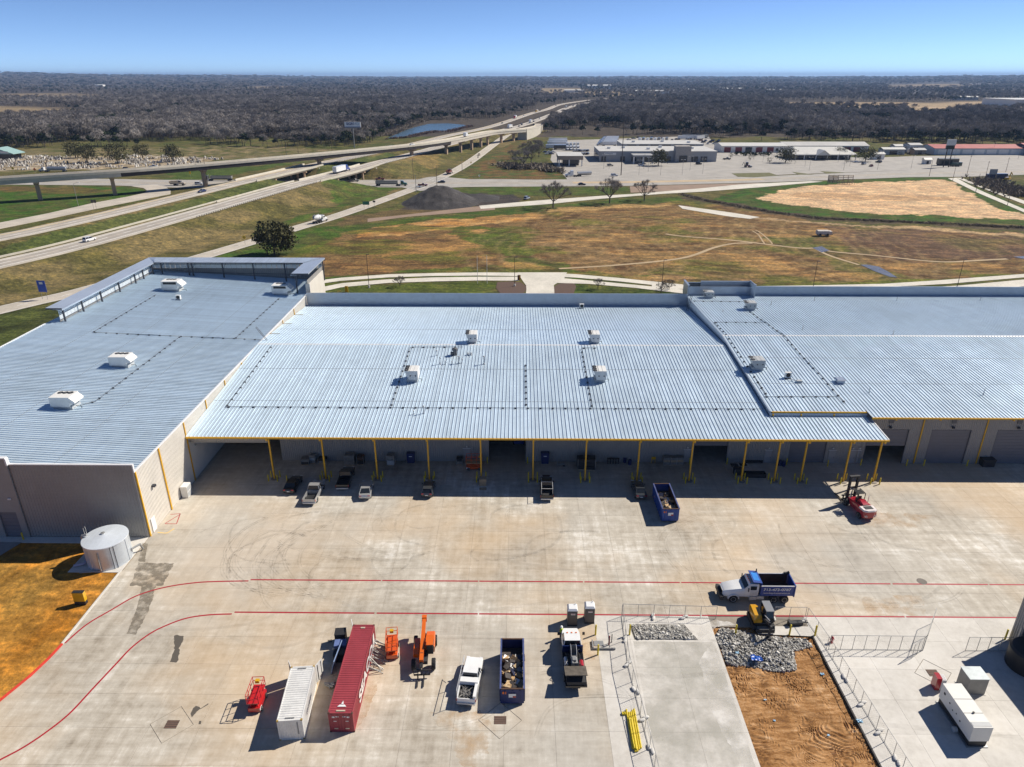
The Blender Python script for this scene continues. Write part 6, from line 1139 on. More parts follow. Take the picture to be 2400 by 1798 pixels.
mb=MB(); mb.bx(-2.6,3.4,-.6,.6,15,18.9); mb.build('panel',mat('pylon_panel',(.55,.56,.56),.5),t); mb=MB(); mb.bx(-2.8,3.0,-.6,.6,12.4,14.95); mb.build('lower_panel',P_BLACK,t)
q=k7(1790,775); t=thing('wire_display_sign','tilted lattice sign frame beside the dark blue container','sign',(q[0],q[1],0)); mb=MB(); mb.bx(-2.4,2.4,-.12,.12,3,6.2); mb.build('panel',mat('lattice_panel',(.33,.33,.34),.5,var=.3,scale=4),t)
for x in (-2,2): mb=MB(); mb.tube((x,0,-.2),(x,0,3.1),.1,6); mb.build('post',M_POLE,t)
for (a,b_,L_,lb,c_) in ((1780,772,4.5,'small dark blue container left of the lattice sign',P_NAVY),(1920,768,7,'long dark blue container right of the lattice sign',P_NAVY)):
    q=k7(a,b_); t=thing('storage_container',lb,'container',(q[0],q[1]+1.2,0),.05,'dark blue containers'); mb=MB(); mb.bx(-L_/2,L_/2,-1.2,1.2,.15,3.0); mb.build('body',c_,t); mb=MB(); mb.bx(-L_/2,L_/2,-1.1,1.1,0,.14); mb.build('base_rail',M_CHAS,t)
q=k7(1230,600); t=thing('derelict_bus','black derelict railcar parked under the pylon sign','railcar',(q[0],q[1]+2,0),.03); mb=MB(); mb.bx(-7.5,7.5,-1.4,1.4,1.0,4.6); mb.prism([(-1.4,4.6),(1.4,4.6),(.8,5.1),(-.8,5.1)],'x',-7.5,7.5); mb.build('body',P_BLACK,t); mb=MB(); mb.bx(-7,7,-1.2,1.2,.1,.95); mb.build('underframe',M_CHAS,t)
q=k7(1310,610); t=thing('steam_engine','dark green old engine in front of the railcar','engine',(q[0],q[1],0),.03); mb=MB(); mb.lathe([(.9,-3),(1.0,-2.8),(1.0,2.6),(.6,2.9)],(0,0,1.7),12,'x'); mb.bx(2.6,4.6,-1,1,.5,3); mb.tube((-2,0,2.5),(-2,0,3.8),.25,8); mb.build('boiler',paint('dark_green',(.02,.05,.035)),t,True)
for x in (-2.2,0,2.2):
    for s in (-1,1): wheel(t,x,s*1.0,.6,.3)
q=k6(1810,835); t=thing('sign_frame','weathered timber sign frame seen from behind at the soil pad','sign frame',(q[0],q[1],0),-.15)
for i in range(6): mb=MB(); mb.bx(-7+i*2.8,-6.75+i*2.8,-.15,.15,0,5.2); mb.build('post',mat('grey_timber',(.30,.26,.21),.9),t); mb=MB(); mb.tube((-6.9+i*2.8,0,3.6),(-6.2+i*2.8,-2.6,0),.1,5); mb.build('brace',M_WOODP,t)
for i in range(9): mb=MB(); mb.bx(-7.2,-1.5 if i%2 else 7.4,.16,.22,.6+i*.5,.95+i*.5); mb.build('plank',mat('grey_timber',(.30,.26,.21),.9),t)
# white trailer in the field, valve box
q=kM(910,1112); t=thing('water_trailer','dusty white two-axle trailer standing alone in the field','trailer',(q[0],q[1],0)); mb=MB(); mb.bx(-2.9,2.9,-1.2,1.2,.75,2.0); mb.prism([(-1.1,2.0),(1.1,2.0),(.9,2.25),(-.9,2.25)],'x',-2.8,1.8); mb.build('body',mat('dusty_white',(.62,.56,.50),.7),t); mb=MB(); mb.bx(-2.7,3.6,-.5,.5,.45,.74); mb.build('frame',M_CHAS,t)
for x in (-1.8,1.2):
    for s in (-1,1): wheel(t,x,s*1.05,.6,.35)
# ================================================================== far buildings
M_DGR=mat('dealer_grey',(.34,.34,.34),.7,var=.05,scale=.2,world=True); M_FLAT=mat('flat_roof',(.48,.47,.45),.8,var=.1,scale=.1,world=True); M_STONE=mat('stone_cladding',(.36,.33,.30),.9,var=.25,scale=1.2,world=True); M_WHT=mat('white_sheet',(.72,.70,.66),.6,var=.05,scale=.2,world=True); M_WHR=mat('white_metal_roof',(.66,.64,.58),.45,.1,.06,.3,world=True); M_REDR=mat('red_metal_roof',(.44,.12,.09),.5,0,.12,.2,world=True); M_REDD=mat('red_door',(.20,.025,.03),.6); M_SHOP=mat('shop_glass',(.03,.035,.045),.1); M_BEI=mat('beige_fascia',(.28,.22,.165),.7,var=.05,world=True)
def fbox(t,name,x0,x1,y0,y1,z0,z1,mt): mb=MB(); mb.bx(x0,x1,y0,y1,z0,z1); return mb.build(name,mt,t)
t=thing('dealership_building','long low grey dealership with stone entrance tower','building',(0,0,0)); fbox(t,'main_hall',61,150,561,604,0,7.4,M_DGR); fbox(t,'roof',60.6,150.4,560.6,604.4,7.41,7.75,M_FLAT); fbox(t,'rear_hall',84,150,604.5,640,0,9.0,M_DGR); fbox(t,'rear_roof',83.6,150.4,604.2,640.4,9.01,9.3,M_FLAT); fbox(t,'stone_tower',118,129.5,557.5,566,0,11.5,M_STONE); fbox(t,'entrance_glass',121,127,557.2,557.45,0,4.8,M_SHOP)
fbox(t,'side_canopy',84.5,99.5,546,560.9,5.0,6.2,M_DGR)
for x,y in ((85,546.5),(92,546.5),(99,546.5)): fbox(t,'canopy_column',x-.5,x+.5,y-.4,y+.4,0,4.95,M_WHT)
for i,x in enumerate((62.5,77,85.5,93,104,110.5,131,138)): f_=fbox(t,'window',x,x+(5 if i>2 else 3.5),560.85,560.95,.3,3.9,M_SHOP); fbox(t,'mullion',x+1.6,x+1.75,560.8,560.84,.3,3.9,M_WHT)
for i in range(5): fbox(t,'bay_door',60.85,60.95,565+i*7.4,569.5+i*7.4,0,4.2,M_SHOP)
for i in range(6): fbox(t,'rear_window',88+i*9.5,95+i*9.5,604.2,604.4,7.9,8.7,M_SHOP)
s_=fbox(t,'wall_sign',64.5,73.5,560.6,560.84,5.0,6.7,M_WHT); fbox(t,'sign_stripe',65.2,71,560.5,560.59,5.5,6.2,mat('sign_grey2',(.35,.36,.38),.5))
for i,(x,y) in enumerate(((70,580),(82,585),(100,575),(112,590),(135,580),(95,620),(120,625),(140,615))): mb=MB(); mb.box((x,y,8.5 if y<604 else 10),(2.4,2,1.4)); mb.build('roof_unit',M_UNIT,t)
t=thing('canopy_kiosk','beige flat-canopied kiosk on white columns at the lot corner','building',(0,0,0)); fbox(t,'fascia',28,46,529.5,556,4.6,7.2,M_BEI); fbox(t,'roof',27.8,46.2,529.3,556.2,7.21,7.4,M_FLAT); fbox(t,'shop',31.5,43.5,536,554,0,4.5,M_SHOP)
for x in (28.8,36,45.2):
    for y in (530.3,555): fbox(t,'column',x-.4,x+.4,y-.4,y+.4,0,4.58,M_WHT)
def gable(t,x0,x1,y0,y1,h,rise,wm,rm,axis='x'):
    fbox(t,'walls',x0,x1,y0,y1,0,h,wm); mb=MB(); ym=(y0+y1)/2; mb.prism([(y0-.5,h-.02),(ym,h+rise),(y1+.5,h-.02),(y1+.5,h+.16),(ym,h+rise+.2),(y0-.5,h+.16)],'x',x0-.5,x1+.5); mb.build('roof',rm,t); mb=MB(); mb.prism([(y0,h),(ym,h+rise-.05),(y1,h)],'x',x0+.02,x1-.02); mb.build('gable_end',wm,t)
t=thing('workshop_building','white workshop with a row of dark red doors','building',(0,0,0)); gable(t,173,228,633,659,5.2,1.6,M_WHT,M_WHR)
for i,x in enumerate((175,184.5,193,202,211.5)): fbox(t,'red_door',x,x+5.6,632.85,632.95,0,4.3,M_REDD if i!=2 else M_SHOP)
for x in (219,223): fbox(t,'window',x,x+2,632.85,632.95,1.2,3.4,M_SHOP)
t=thing('grey_roof_shed','long grey-roofed shed behind the white-roofed showroom','building',(0,0,0)); gable(t,228.6,301,640,662,4.8,2.4,M_WHT,M_FLAT)
for x in (280,288): fbox(t,'red_door',x,x+5.6,639.85,639.95,0,3.9,M_REDD)
t=thing('showroom_building','white-roofed showroom with central gabled porch','building',(0,0,0)); fbox(t,'walls',214,260,580,598,0,4.0,M_SHOP); mb=MB(); mb.add([(211,574.5,4.1),(263,574.5,4.1),(256,590,8.6),(218,590,8.6),(263,604,4.1),(211,604,4.1)],[(0,1,2,3),(1,4,2),(4,5,3,2),(5,0,3)]); mb.add([(211,574.5,4.1),(263,574.5,4.1),(263,574.5,3.5),(211,574.5,3.5)],[(0,1,2,3)]); mb.build('roof',M_WHR,t)
mb=MB(); mb.prism([(230.5,3.6),(235.5,6.9),(240.5,3.6),(240.5,4.1),(235.5,7.5),(230.5,4.1)],'y',571.5,583); mb.prism([(231,3.7),(235.5,6.8),(240,3.7)],'y',572,572.3); mb.build('porch_roof',M_WHR,t)
for x in (215,222,231,240,248,256,262): fbox(t,'column',x-.3,x+.3,575,575.6,0,3.6,M_WHT)
t=thing('red_roof_store','long pale store with red metal roof at the far right','building',(0,0,0)); gable(t,344,418,615,640,5.0,2.2,mat('pale_blue_wall',(.46,.50,.52),.7,var=.05,world=True),M_REDR)
for i in range(7): fbox(t,'bay_panel',347+i*10,355+i*10,614.85,614.95,.4,4.2,M_WHT)
t=thing('red_roof_annex','dark red-roofed annex at the right edge of the photo','building',(0,0,0)); gable(t,418.6,470,606,640,5.4,3.2,mat('dark_shop_wall',(.10,.10,.11),.7),M_REDR); fbox(t,'porch',420,465,600,605.9,4.2,4.6,M_REDR)
for i,(a,b_,wd,d_,h_,wm,rm,lb) in enumerate(((640,420,14,10,4.5,M_WHT,M_WHR,'small white-roofed shed between the showroom and the red-roofed store'),(800,430,10,12,6,M_WHT,M_FLAT,'tall white box shed left of the red-roofed store'),(960,580,5,4,3,M_WHT,M_WHR,'tiny white booth beside the railcar'),(330,520,8,7,4,M_WHT,M_WHR,'small open shelter right of the showroom oak'),(520,455,18,9,4,M_FLAT,M_WHR,'low pale shed behind the right-hand oak'),(860,455,9,8,3.5,M_BEI,M_FLAT,'low tan shed just left of the red-roofed store'))):
    q=k7(a,b_); t=thing('low_shed',lb,'shed',(q[0],q[1],0),0,'low sheds at the right'); fbox(t,'walls',-wd/2,wd/2,0,d_,0,h_,wm); mb=MB(); mb.prism([(-.6,h_),(d_/2,h_+1.2),(d_+.6,h_),(d_+.6,h_+.2),(d_/2,h_+1.45),(-.6,h_+.2)],'x',-wd/2-.5,wd/2+.5); mb.build('roof',rm,t); fbox(t,'door',-wd*.2,wd*.15,-.08,-.02,0,h_*.75,M_SHOP)
for i in range(9):
    q=k6(150+i*250,470+(i%4)*32) if i<8 else k7(600,480); tree_obj('lot_shrub','small evergreen shrub on the retail lots, %s from the left'%ordinal(i),'shrub',(q[0],q[1],0),'oak',4.2,4.5,300+i,'lot shrubs',260)
t=thing('teal_gable_building','small building with pale teal gabled roof at far left','building',(*k1(60,250)[:2],0)); fbox(t,'walls',-16,6,0,12,0,4.5,M_SHOP); mb=MB(); mb.prism([(-17,4.4),(-4,8.6),(9,4.4),(9,4.8),(-4,9.1),(-17,4.8)],'y',-1.5,13); mb.prism([(-16.5,4.5),(-4,8.5),(8.5,4.5)],'y',-1,-.7); mb.build('roof',mat('teal_metal',(.28,.42,.40),.5),t); fbox(t,'gable_sign',-1,5,-1.15,-1.02,5.2,6.6,M_WHT)
t=thing('white_depot','big white flat depot far off at the right edge','building',(0,0,0)); q=kM(2150,275); fbox(t,'walls',q[0],q[0]+160,q[1],q[1]+120,0,13,M_WHT); fbox(t,'roof',q[0]-1,q[0]+161,q[1]-1,q[1]+121,13.01,13.8,M_WHR)
for i,(kk,a,b_,wd,d,h,c_) in enumerate(((kM,330,178,90,40,10,M_WHT),(kM,600,185,70,30,9,M_WHT),(kM,45,180,40,30,8,M_WHT),(kL,1670,160,120,60,14,M_WHT),(kL,2030,193,140,40,9,M_WHT),(kL,120,208,60,30,9,M_WHT),(kM,1840,233,60,20,7,M_FLAT),(kK,430,82,60,40,10,M_WHT),(kK,640,147,50,30,8,M_WHT),(kL,1510,185,80,30,8,M_WHT),(kM,860,305,70,12,4,M_WHT),(kL,345,395,22,10,4,M_WHT))):
    q=kk(a,b_); t=thing('distant_building',['white building far right of centre in the woods','small white building among the far right woods','white building on the far horizon right of centre','large white hall beyond the highway bend','white shed beyond the far field right of the highway','white house in the woods above the billboard','pale shed by the far right soil field','white house on the far left horizon','white house in the left woods below the horizon','white shed by the far field beyond the highway','low white shed by the right soil field','white hut on the pond shore'][i],'building',(q[0],q[1],float(zterr(np.array([q[0]]),np.array([q[1]]))[0])),0,'distant buildings'); fbox(t,'walls',-wd/2,wd/2,0,d,0,h,c_); mb=MB(); mb.prism([(-1,h),(d/2,h*1.35),(d+1,h),(d+1,h+.4),(d/2,h*1.35+.5),(-1,h+.4)],'x',-wd/2-1,wd/2+1); mb.build('roof',M_WHR,t)
for (a,b_,h,lb) in ((492,95,150,'left'),(1135,90,150,'right')):
    q=kM(a,b_); t=thing('radio_mast','very thin radio mast on the horizon, %s of the two'%lb,'mast',(q[0]*.75,q[1]*.75,0),0,'radio masts'); mb=MB(); mb.tube((0,0,0),(0,0,h*.9),1.6,4,.9); mb.build('lattice',M_POLE,t)
q=kM(1820,80); t=thing('water_tower','small water tower on the right horizon','water tower',(q[0]*.8,q[1]*.8,0)); mb=MB(); mb.tube((0,0,0),(0,0,55),2.5,8); mb.build('stem',M_POLE,t); mb=MB(); mb.lathe([(2,52),(11,57),(12,62),(8,67),(1,69)],n=14); mb.build('tank',M_POLE,t,True)
# vehicles and trailers in the far lots
GT='white trailers parked in a row at the lot edge'
for i,(a,b_) in enumerate(((235,385),(250,340),(262,318),(262,296))): q=k5(a,b_); box_trailer('white box trailer beside the creek trees, %s from the front'%ordinal(i),(q[0],q[1],.05),0,P_WHITE,GT,18)
q=k5(280,390); box_trailer('black box trailer at the front of the trailer row',(q[0]+3,q[1]-2,.05),0,P_BLACK,GT,16)
for i in range(7): q=k5(720+i*9,345-i*12); t=semi('white semi in the back truck row, %s from the front'%ordinal(i),(q[0]+13,q[1]+2,.05),pi,P_WHITE if i%2 else P_SILVER,'box',P_WHITE,'parked truck row')
for i in range(8): q=k5(385+(i%4)*45,400-(i//4)*45); t=thing('bobtail_tractor','white tractor cab parked left of the dealership, %s of eight'%ordinal(i),'truck',(q[0],q[1],.05),-1.5,'parked tractor cabs'); tractor(t,P_WHITE,3.5,True)
q=k5(430,742); t=thing('bobtail_tractor','white tractor cab parked on the front lot','truck',(q[0],q[1],.05),pi); tractor(t,P_WHITE,3.8,True)
q=k5(605,735); t=thing('tank_trailer','polished tank trailer beside the white tractor on the front lot','trailer',(q[0],q[1],.05),.35); mb=MB(); mb.lathe([(.4,-5),(1.0,-4.8),(1.0,4.8),(.4,5)],(0,0,2.1),14,'x'); mb.build('tank_body',P_SILVER,t,True); mb=MB(); mb.bx(-4.8,4.8,-.4,.4,.8,1.15); mb.build('frame',M_CHAS,t); trailer_wheels(t,-4.4)
for a,b_,c_,lb in ((995,735,P_WHITE,'white SUV with dark glass on the front lot by the tall mast'),(1340,605,P_WHITE,'white SUV under the dealership canopy'),(940,605,P_BEIGE,'beige SUV before the dealership wall'),(2085,585,P_BLACK,'small dark car before the stone tower')): q=k5(a,b_); car(lb,(q[0],q[1],.05),.2,c_,'suv')
for i in range(5): q=k5(105+i*24,430+(i%2)*22); car('white car parked behind the beige kiosk, %s of five'%ordinal(i),(q[0],q[1],.05),.3,P_WHITE if i%3 else P_NAVY,'sedan',group='cars behind the kiosk')
q=k6(350,522); pickup('black pickup at the right end of the dealership',(q[0],q[1],.05),.0,P_BLACK)
q=k6(610,622); t=thing('backhoe_loader','dark backhoe standing on the front lot','backhoe',(q[0],q[1],.06)); mb=MB(); mb.bx(-1.6,2,-.7,.7,.8,1.7); mb.build('body',P_MAROON,t); mb=MB(); mb.bx(-1.2,.6,-.7,.7,1.75,3.6); mb.build('cab',M_GLASS,t); mb=MB(); mb.bx(2.2,3.4,-1.1,1.1,.2,1.1); mb.tube((0,.9,1.5),(2.6,.9,.8),.12,6); mb.tube((0,-.9,1.5),(2.6,-.9,.8),.12,6); mb.build('loader_bucket',P_GREY,t); mb=MB(); mb.tube((-1.6,0,1.4),(-2.6,0,3.6),.18,6); mb.tube((-2.6,0,3.6),(-3.6,0,1.4),.14,6); mb.build('digging_arm',P_BLACK,t)
for x,r_ in ((-1.1,.75),(1.5,.5)):
    for s in (-1,1): wheel(t,x,s*.95,r_,.4)
q=k7(1990,800); t=thing('yellow_excavator','yellow wrecking machine half hidden in the brush at far right','excavator',(q[0],q[1],0),.7); mb=MB(); mb.bx(-2,2,-1.2,1.2,1.1,2.4); mb.build('body',P_YEL,t); mb=MB(); mb.tube((1.5,0,2),(4,0,5),.35,6); mb.tube((4,0,5),(7,0,3.4),.28,6); mb.build('boom',P_YEL,t); mb=MB(); mb.bx(-2.4,2.4,-1.5,-.8,0,1.05); mb.bx(-2.4,2.4,.8,1.5,0,1.05); mb.build('tracks',M_CHAS,t)
for i in range(10):
    q=k7(420+i*40,440-(i%4)*25); t=thing('stored_machine',['yellow','white','grey','white','yellow'][i%5]+' machine stored between the sheds and the red-roofed store, %s from the left'%ordinal(i),'machine',(q[0],q[1],.05),.4*i,'machines stored in the far yard'); c_=(P_YEL,P_WHITE,P_GREY,P_WHITE,P_YEL)[i%5]; mb=MB(); mb.bx(-2.6,2.6,-1.2,1.2,.7,2.4+(i%3)*.7); mb.build('body',c_,t); mb=MB(); mb.bx(-1,.8,-1,1,2.4+(i%3)*.7,3.4+(i%3)*.7); mb.build('cab',M_GLASS,t)
    for x in (-1.7,1.7):
        for s in (-1,1): wheel(t,x,s*1.1,.6,.4)
GL_='vehicles parked behind the grey dealership'
for i in range(12):
    q=k5(480+(i%6)*34,455-(i//6)*40); car('%s vehicle in the lot between the trailer row and the dealership, %s in order'%(('white','silver','black')[i%3],ordinal(i)),(q[0],q[1],.05),1.2,(P_WHITE,P_SILVER,P_BLACK)[i%3],'suv',group='vehicles beside the dealership')
for i in range(6):
    q=k5(1880+i*55,262-(i%2)*16); box_trailer('%s box trailer in the yard behind the stone tower, %s from the left'%(('white','grey')[i%2],ordinal(i)),(q[0],q[1],.05),.15*i,(P_WHITE,P_GREY)[i%2],GL_,11)
for i in range(8):
    q=k7(40+i*95,560+(i%3)*25); car('%s vehicle on the right-hand lot, %s from the left'%(('white','grey','maroon','black')[i%4],ordinal(i)),(q[0],q[1],.06),.7*i,(P_WHITE,P_GREY,P_MAROON,P_BLACK)[i%4],'suv' if i%2 else 'sedan',group='vehicles on the right-hand lot') if i<4 else None
for i in range(16):
    q=k5(1180+i*62,268-(i%3)*14+(i//8)*10); car('%s vehicle in the far back lot of the dealership, %s from the left'%(('white','grey','black','maroon')[i%4],ordinal(i)),(q[0],q[1],.05),.4*(i%5),(P_WHITE,P_GREY,P_BLACK,P_MAROON)[i%4],'suv' if i%2 else 'sedan',group=GL_)
for i in range(8):
    q=k5(1330+i*50,300-(i%2)*8); box_trailer('%s box trailer behind the dealership roof, %s from the left'%(('white','grey')[i%2],ordinal(i)),(q[0],q[1]+4,.05),1.3,(P_WHITE,P_GREY)[i%2],GL_,9)
for i in range(9):
    q=k6(20+i*28,320-(i%3)*18); car('%s vehicle in the lot left of the white workshop, %s from the left'%(('white','black','blue')[i%3],ordinal(i)),(q[0],q[1],.05),.5*i,(P_WHITE,P_BLACK,P_NAVY)[i%3],'suv',group='vehicles by the white workshop')
for i in range(6):
    q=k6(500+i*75,465+(i%2)*8); t=thing('hedge_block','dark clipped hedge block before the white workshop, %s from the left'%ordinal(i),'hedge',(q[0],q[1],0),0,'workshop hedges'); mb=MB(); rg=random.Random(i)
    for p_ in crown_pts(160,3.2,1.2,1.4,rg,9,.4,-.8): quadleaf(mb,p_,rg.uniform(.2,.4),rg)
    mb.build('foliage',M_EVER,t)
# stone yard: hundreds of pale pots, statues and slabs
rg=random.Random(3); mb=MB(); polyY=np.array([p[:2] for p in T(kK,(-450,600),(130,592),(380,602),(1000,592),(1450,617),(1200,652),(700,676),(0,688),(-450,690))]); lo=polyY.min(0); hi=polyY.max(0); cand=np.stack([RNG.uniform(lo[0],hi[0],6000),RNG.uniform(lo[1],hi[1],6000)],1); cand=cand[inpoly(cand[:,0],cand[:,1],polyY)]; cand=cand[vnoise(cand[:,0],cand[:,1],11,4)>.47][:2100]
for x,y in cand:
    h=rg.uniform(.5,2.0); r_=rg.uniform(.25,.7); mb.mi=rg.choice((0,0,1,1,2))
    if rg.random()<.5: mb.tube((x,y,0),(x,y,h),r_,5,r_*rg.uniform(.4,1.2))
    else: mb.box((x,y,h*.4),(r_*2,r_*1.4,h*.8),rg.uniform(0,3),taper=rg.uniform(.5,1))
tag(mb.build('stone_yard_stock',[mat('pale_cast_stone',(.66,.63,.57),.8,var=.1,world=True),mat('grey_cast_stone',(.36,.33,.29),.8,var=.1,world=True),mat('dark_cast_stone',(.12,.105,.09),.8,var=.1,world=True)]),'dense rows of pale cast-stone pots, statues and slabs',kind='stuff')
# ================================================================== yard: parked cars
def ahead(r_,f_): d=np.array(f_[:2])-np.array(r_[:2]); return math.atan2(d[1],d[0])
def park(fn,label,r_,f_,pm,L,*a,**k):
    """rear and front ground points -> placed with its tail at the rear point"""
    h=ahead(r_,f_); c=np.array(r_[:2])+np.array((cos(h),sin(h)))*L/2; return fn(label,(c[0],c[1],.005),h,pm,*a,**k)
G1=CARGROUP
park(car,'black sedan parked leftmost under the canopy edge',zA(1868,1604),zA(1928,1505),P_BLACK,4.85,'sedan',group=G1)
t=park(pickup,'silver crew-cab pickup with open bed, second vehicle from the left',zA(2002,1672),zA(2075,1535),P_SILVER,5.9,group=G1)
park(pickup,'black pickup in the canopy shade, third vehicle from the left',gp(803,1151),gp(819,1108),P_BLACK,5.9,group=G1)
park(car,'silver coupe straddling the canopy shadow edge',zB(152,1530),zB(172,1425),P_SILVER,4.8,'coupe',group=G1)
t=park(car,'dark grey hatchback crossover at the fourth canopy post',zB(552,1518),zB(577,1420),P_DGREY,4.4,'hatch',group=G1)
t=park(pickup,'black pickup with ladder rack in front of the open warehouse door',zB(1331,1535),zB(1325,1400),P_BLACK,5.9,group=G1)
mb=MB()
for x in (-2.6,-.6): 
    for s in (-.85,.85): mb.tube((x,s,1.1),(x,s,2.1),.035,5)
    mb.tube((x,-.85,2.1),(x,.85,2.1),.035,5)
for s in (-.85,.85): mb.tube((-2.7,s,2.1),(.6,s,2.1),.035,5)
mb.build('ladder_rack',M_RIM,t)
park(car,'dark grey sedan beside the upper blue dumpster',zB(1942,1530),zB(1908,1430),P_DGREY,4.85,'sedan',group=G1)
# ================================================================== roll-off dumpsters
M_RUST=mat('rusty_steel',(.10,.055,.035),.9,.2,.3,1.5); M_DBLUE=mat('dumpster_blue',(.012,.025,.12),.5,0,.15,1.0); M_CARD=mat('cardboard',(.46,.30,.15),.9,var=.15); M_WOOD=mat('scrap_timber',(.50,.37,.22),.9,var=.2); M_JUNK=mat('dark_junk',(.06,.05,.045),.8,var=.4,scale=3); M_BAG=mat('blue_black_bag',(.03,.035,.07),.35)
def dumpster(label,near,far,Wd,Ht,L,seed,cards,M_DBLUE=M_DBLUE):
    h=ahead(near,far); c=np.array(near[:2])+np.array((cos(h),sin(h)))*L/2; t=thing('roll_off_dumpster',label,'dumpster',(c[0],c[1],0),h,'blue roll-off dumpsters'); rg=random.Random(seed)
    mb=MB(); mb.bx(-L/2,L/2,-Wd/2+.1,Wd/2-.1,.15,.28); mb.build('floor',M_RUST,t)
    for s in (-1,1):
        mb=MB(); y=s*Wd/2; mb.bx(-L/2,L/2,min(y,y-s*.05),max(y,y-s*.05),.18,Ht); w_=mb.build('side_wall',M_DBLUE,t); mb=MB(); y2=y-s*.052; mb.bx(-L/2+.06,L/2-.06,min(y2,y2-s*.012),max(y2,y2-s*.012),.3,Ht-.02); mb.build('rusty_lining',M_RUST,w_)
        mb=MB(); mb.bx(-L/2-.04,L/2+.04,y-.09,y+.09,Ht,Ht+.10); mb.build('top_rail',mat('rail_worn',(.05,.07,.19),.6,0,.3,2),w_)
        for i in range(9): mb=MB(); x=-L/2+.3+i*(L-.6)/8; mb.bx(x-.06,x+.06,min(y,y+s*.10),max(y,y+s*.10),.2,Ht-.02); mb.build('rib',M_DBLUE,w_)
    for x,nm in ((-L/2,'tail_door'),(L/2,'front_wall')):
        mb=MB(); mb.bx(x-.05,x+.05,-Wd/2+.052,Wd/2-.052,.2,Ht-.01); d=mb.build(nm,M_DBLUE,t); mb=MB(); mb.bx(x-.08,x+.08,-Wd/2,Wd/2,Ht+.002,Ht+.09); mb.build('top_rail',M_RUST,d)
        if nm=='tail_door':
            for y in (-Wd*.32,0,Wd*.32): mb=MB(); mb.bx(x-.12,x-.051,y-.05,y+.05,.25,Ht-.1); mb.build('door_bar',M_DBLUE,d)
            mb=MB(); mb.bx(x-.14,x-.122,-.38,.38,Ht*.52,Ht*.75); mb.build('warning_label',P_WHITE,d); mb=MB(); mb.bx(x-.16,x-.142,-.38,-.05,Ht*.52,Ht*.62); mb.build('red_label',P_RED,d)
            mb=MB(); mb.bx(x-.10,x-.052,Wd*.26,Wd*.42,Ht*.72,Ht*.86); mb.build('orange_label',M_SOR,d)
    for s in (-1,1):
        for x in (-L*.4,L*.38): mb=MB(); mb.tube((x,s*.6,.1),(x,s*.85,.1),.1,10); mb.build('roller',M_CHAS,t)
    base=Ht*.45; mb=MB(); mb.bx(-L/2+.1,L/2-.1,-Wd/2+.1,Wd/2-.1,.29,base); mb.build('packed_rubbish',M_JUNK,t)
    for i in range(cards):
        x=rg.uniform(-L*.42,L*.25); y=rg.uniform(-Wd*.32,Wd*.32); z=base+rg.uniform(.1,.45); mb=MB(); k=rg.random(); sz=(rg.uniform(.5,1.3),rg.uniform(.3,.8),rg.uniform(.06,.45)) ; mb.box((0,0,0),sz,rg.uniform(0,3),('x' if k<.5 else 'y',rg.uniform(-.7,.7))); mt=(M_CARD,M_WOOD,M_JUNK,M_CARD,M_BAG,M_JUNK,M_JUNK,P_WHITE)[i%8]; o_=mb.build('scrap_piece',mt,t); o_.location=(x,y,z)
    return t
def mid2(a,b_): return (np.array(a)+np.array(b_))/2
dumpster('blue roll-off dumpster full of cardboard between the two white trucks',mid2(zE(1030,1252),zE(1183,1250)),mid2(zE(1040,838,2.15),zE(1173,836,2.15)),2.45,2.15,7.0,1,60)
dumpster('blue roll-off dumpster with scrap timber at the canopy shadow edge',mid2(zE(2072,70),zE(2178,68)),mid2(zB(2020,1418,2.2),zB(2120,1415,2.2)),2.45,2.2,6.9,2,46,mat('dumpster_bright_blue',(.014,.06,.27),.45,0,.12,1.0))
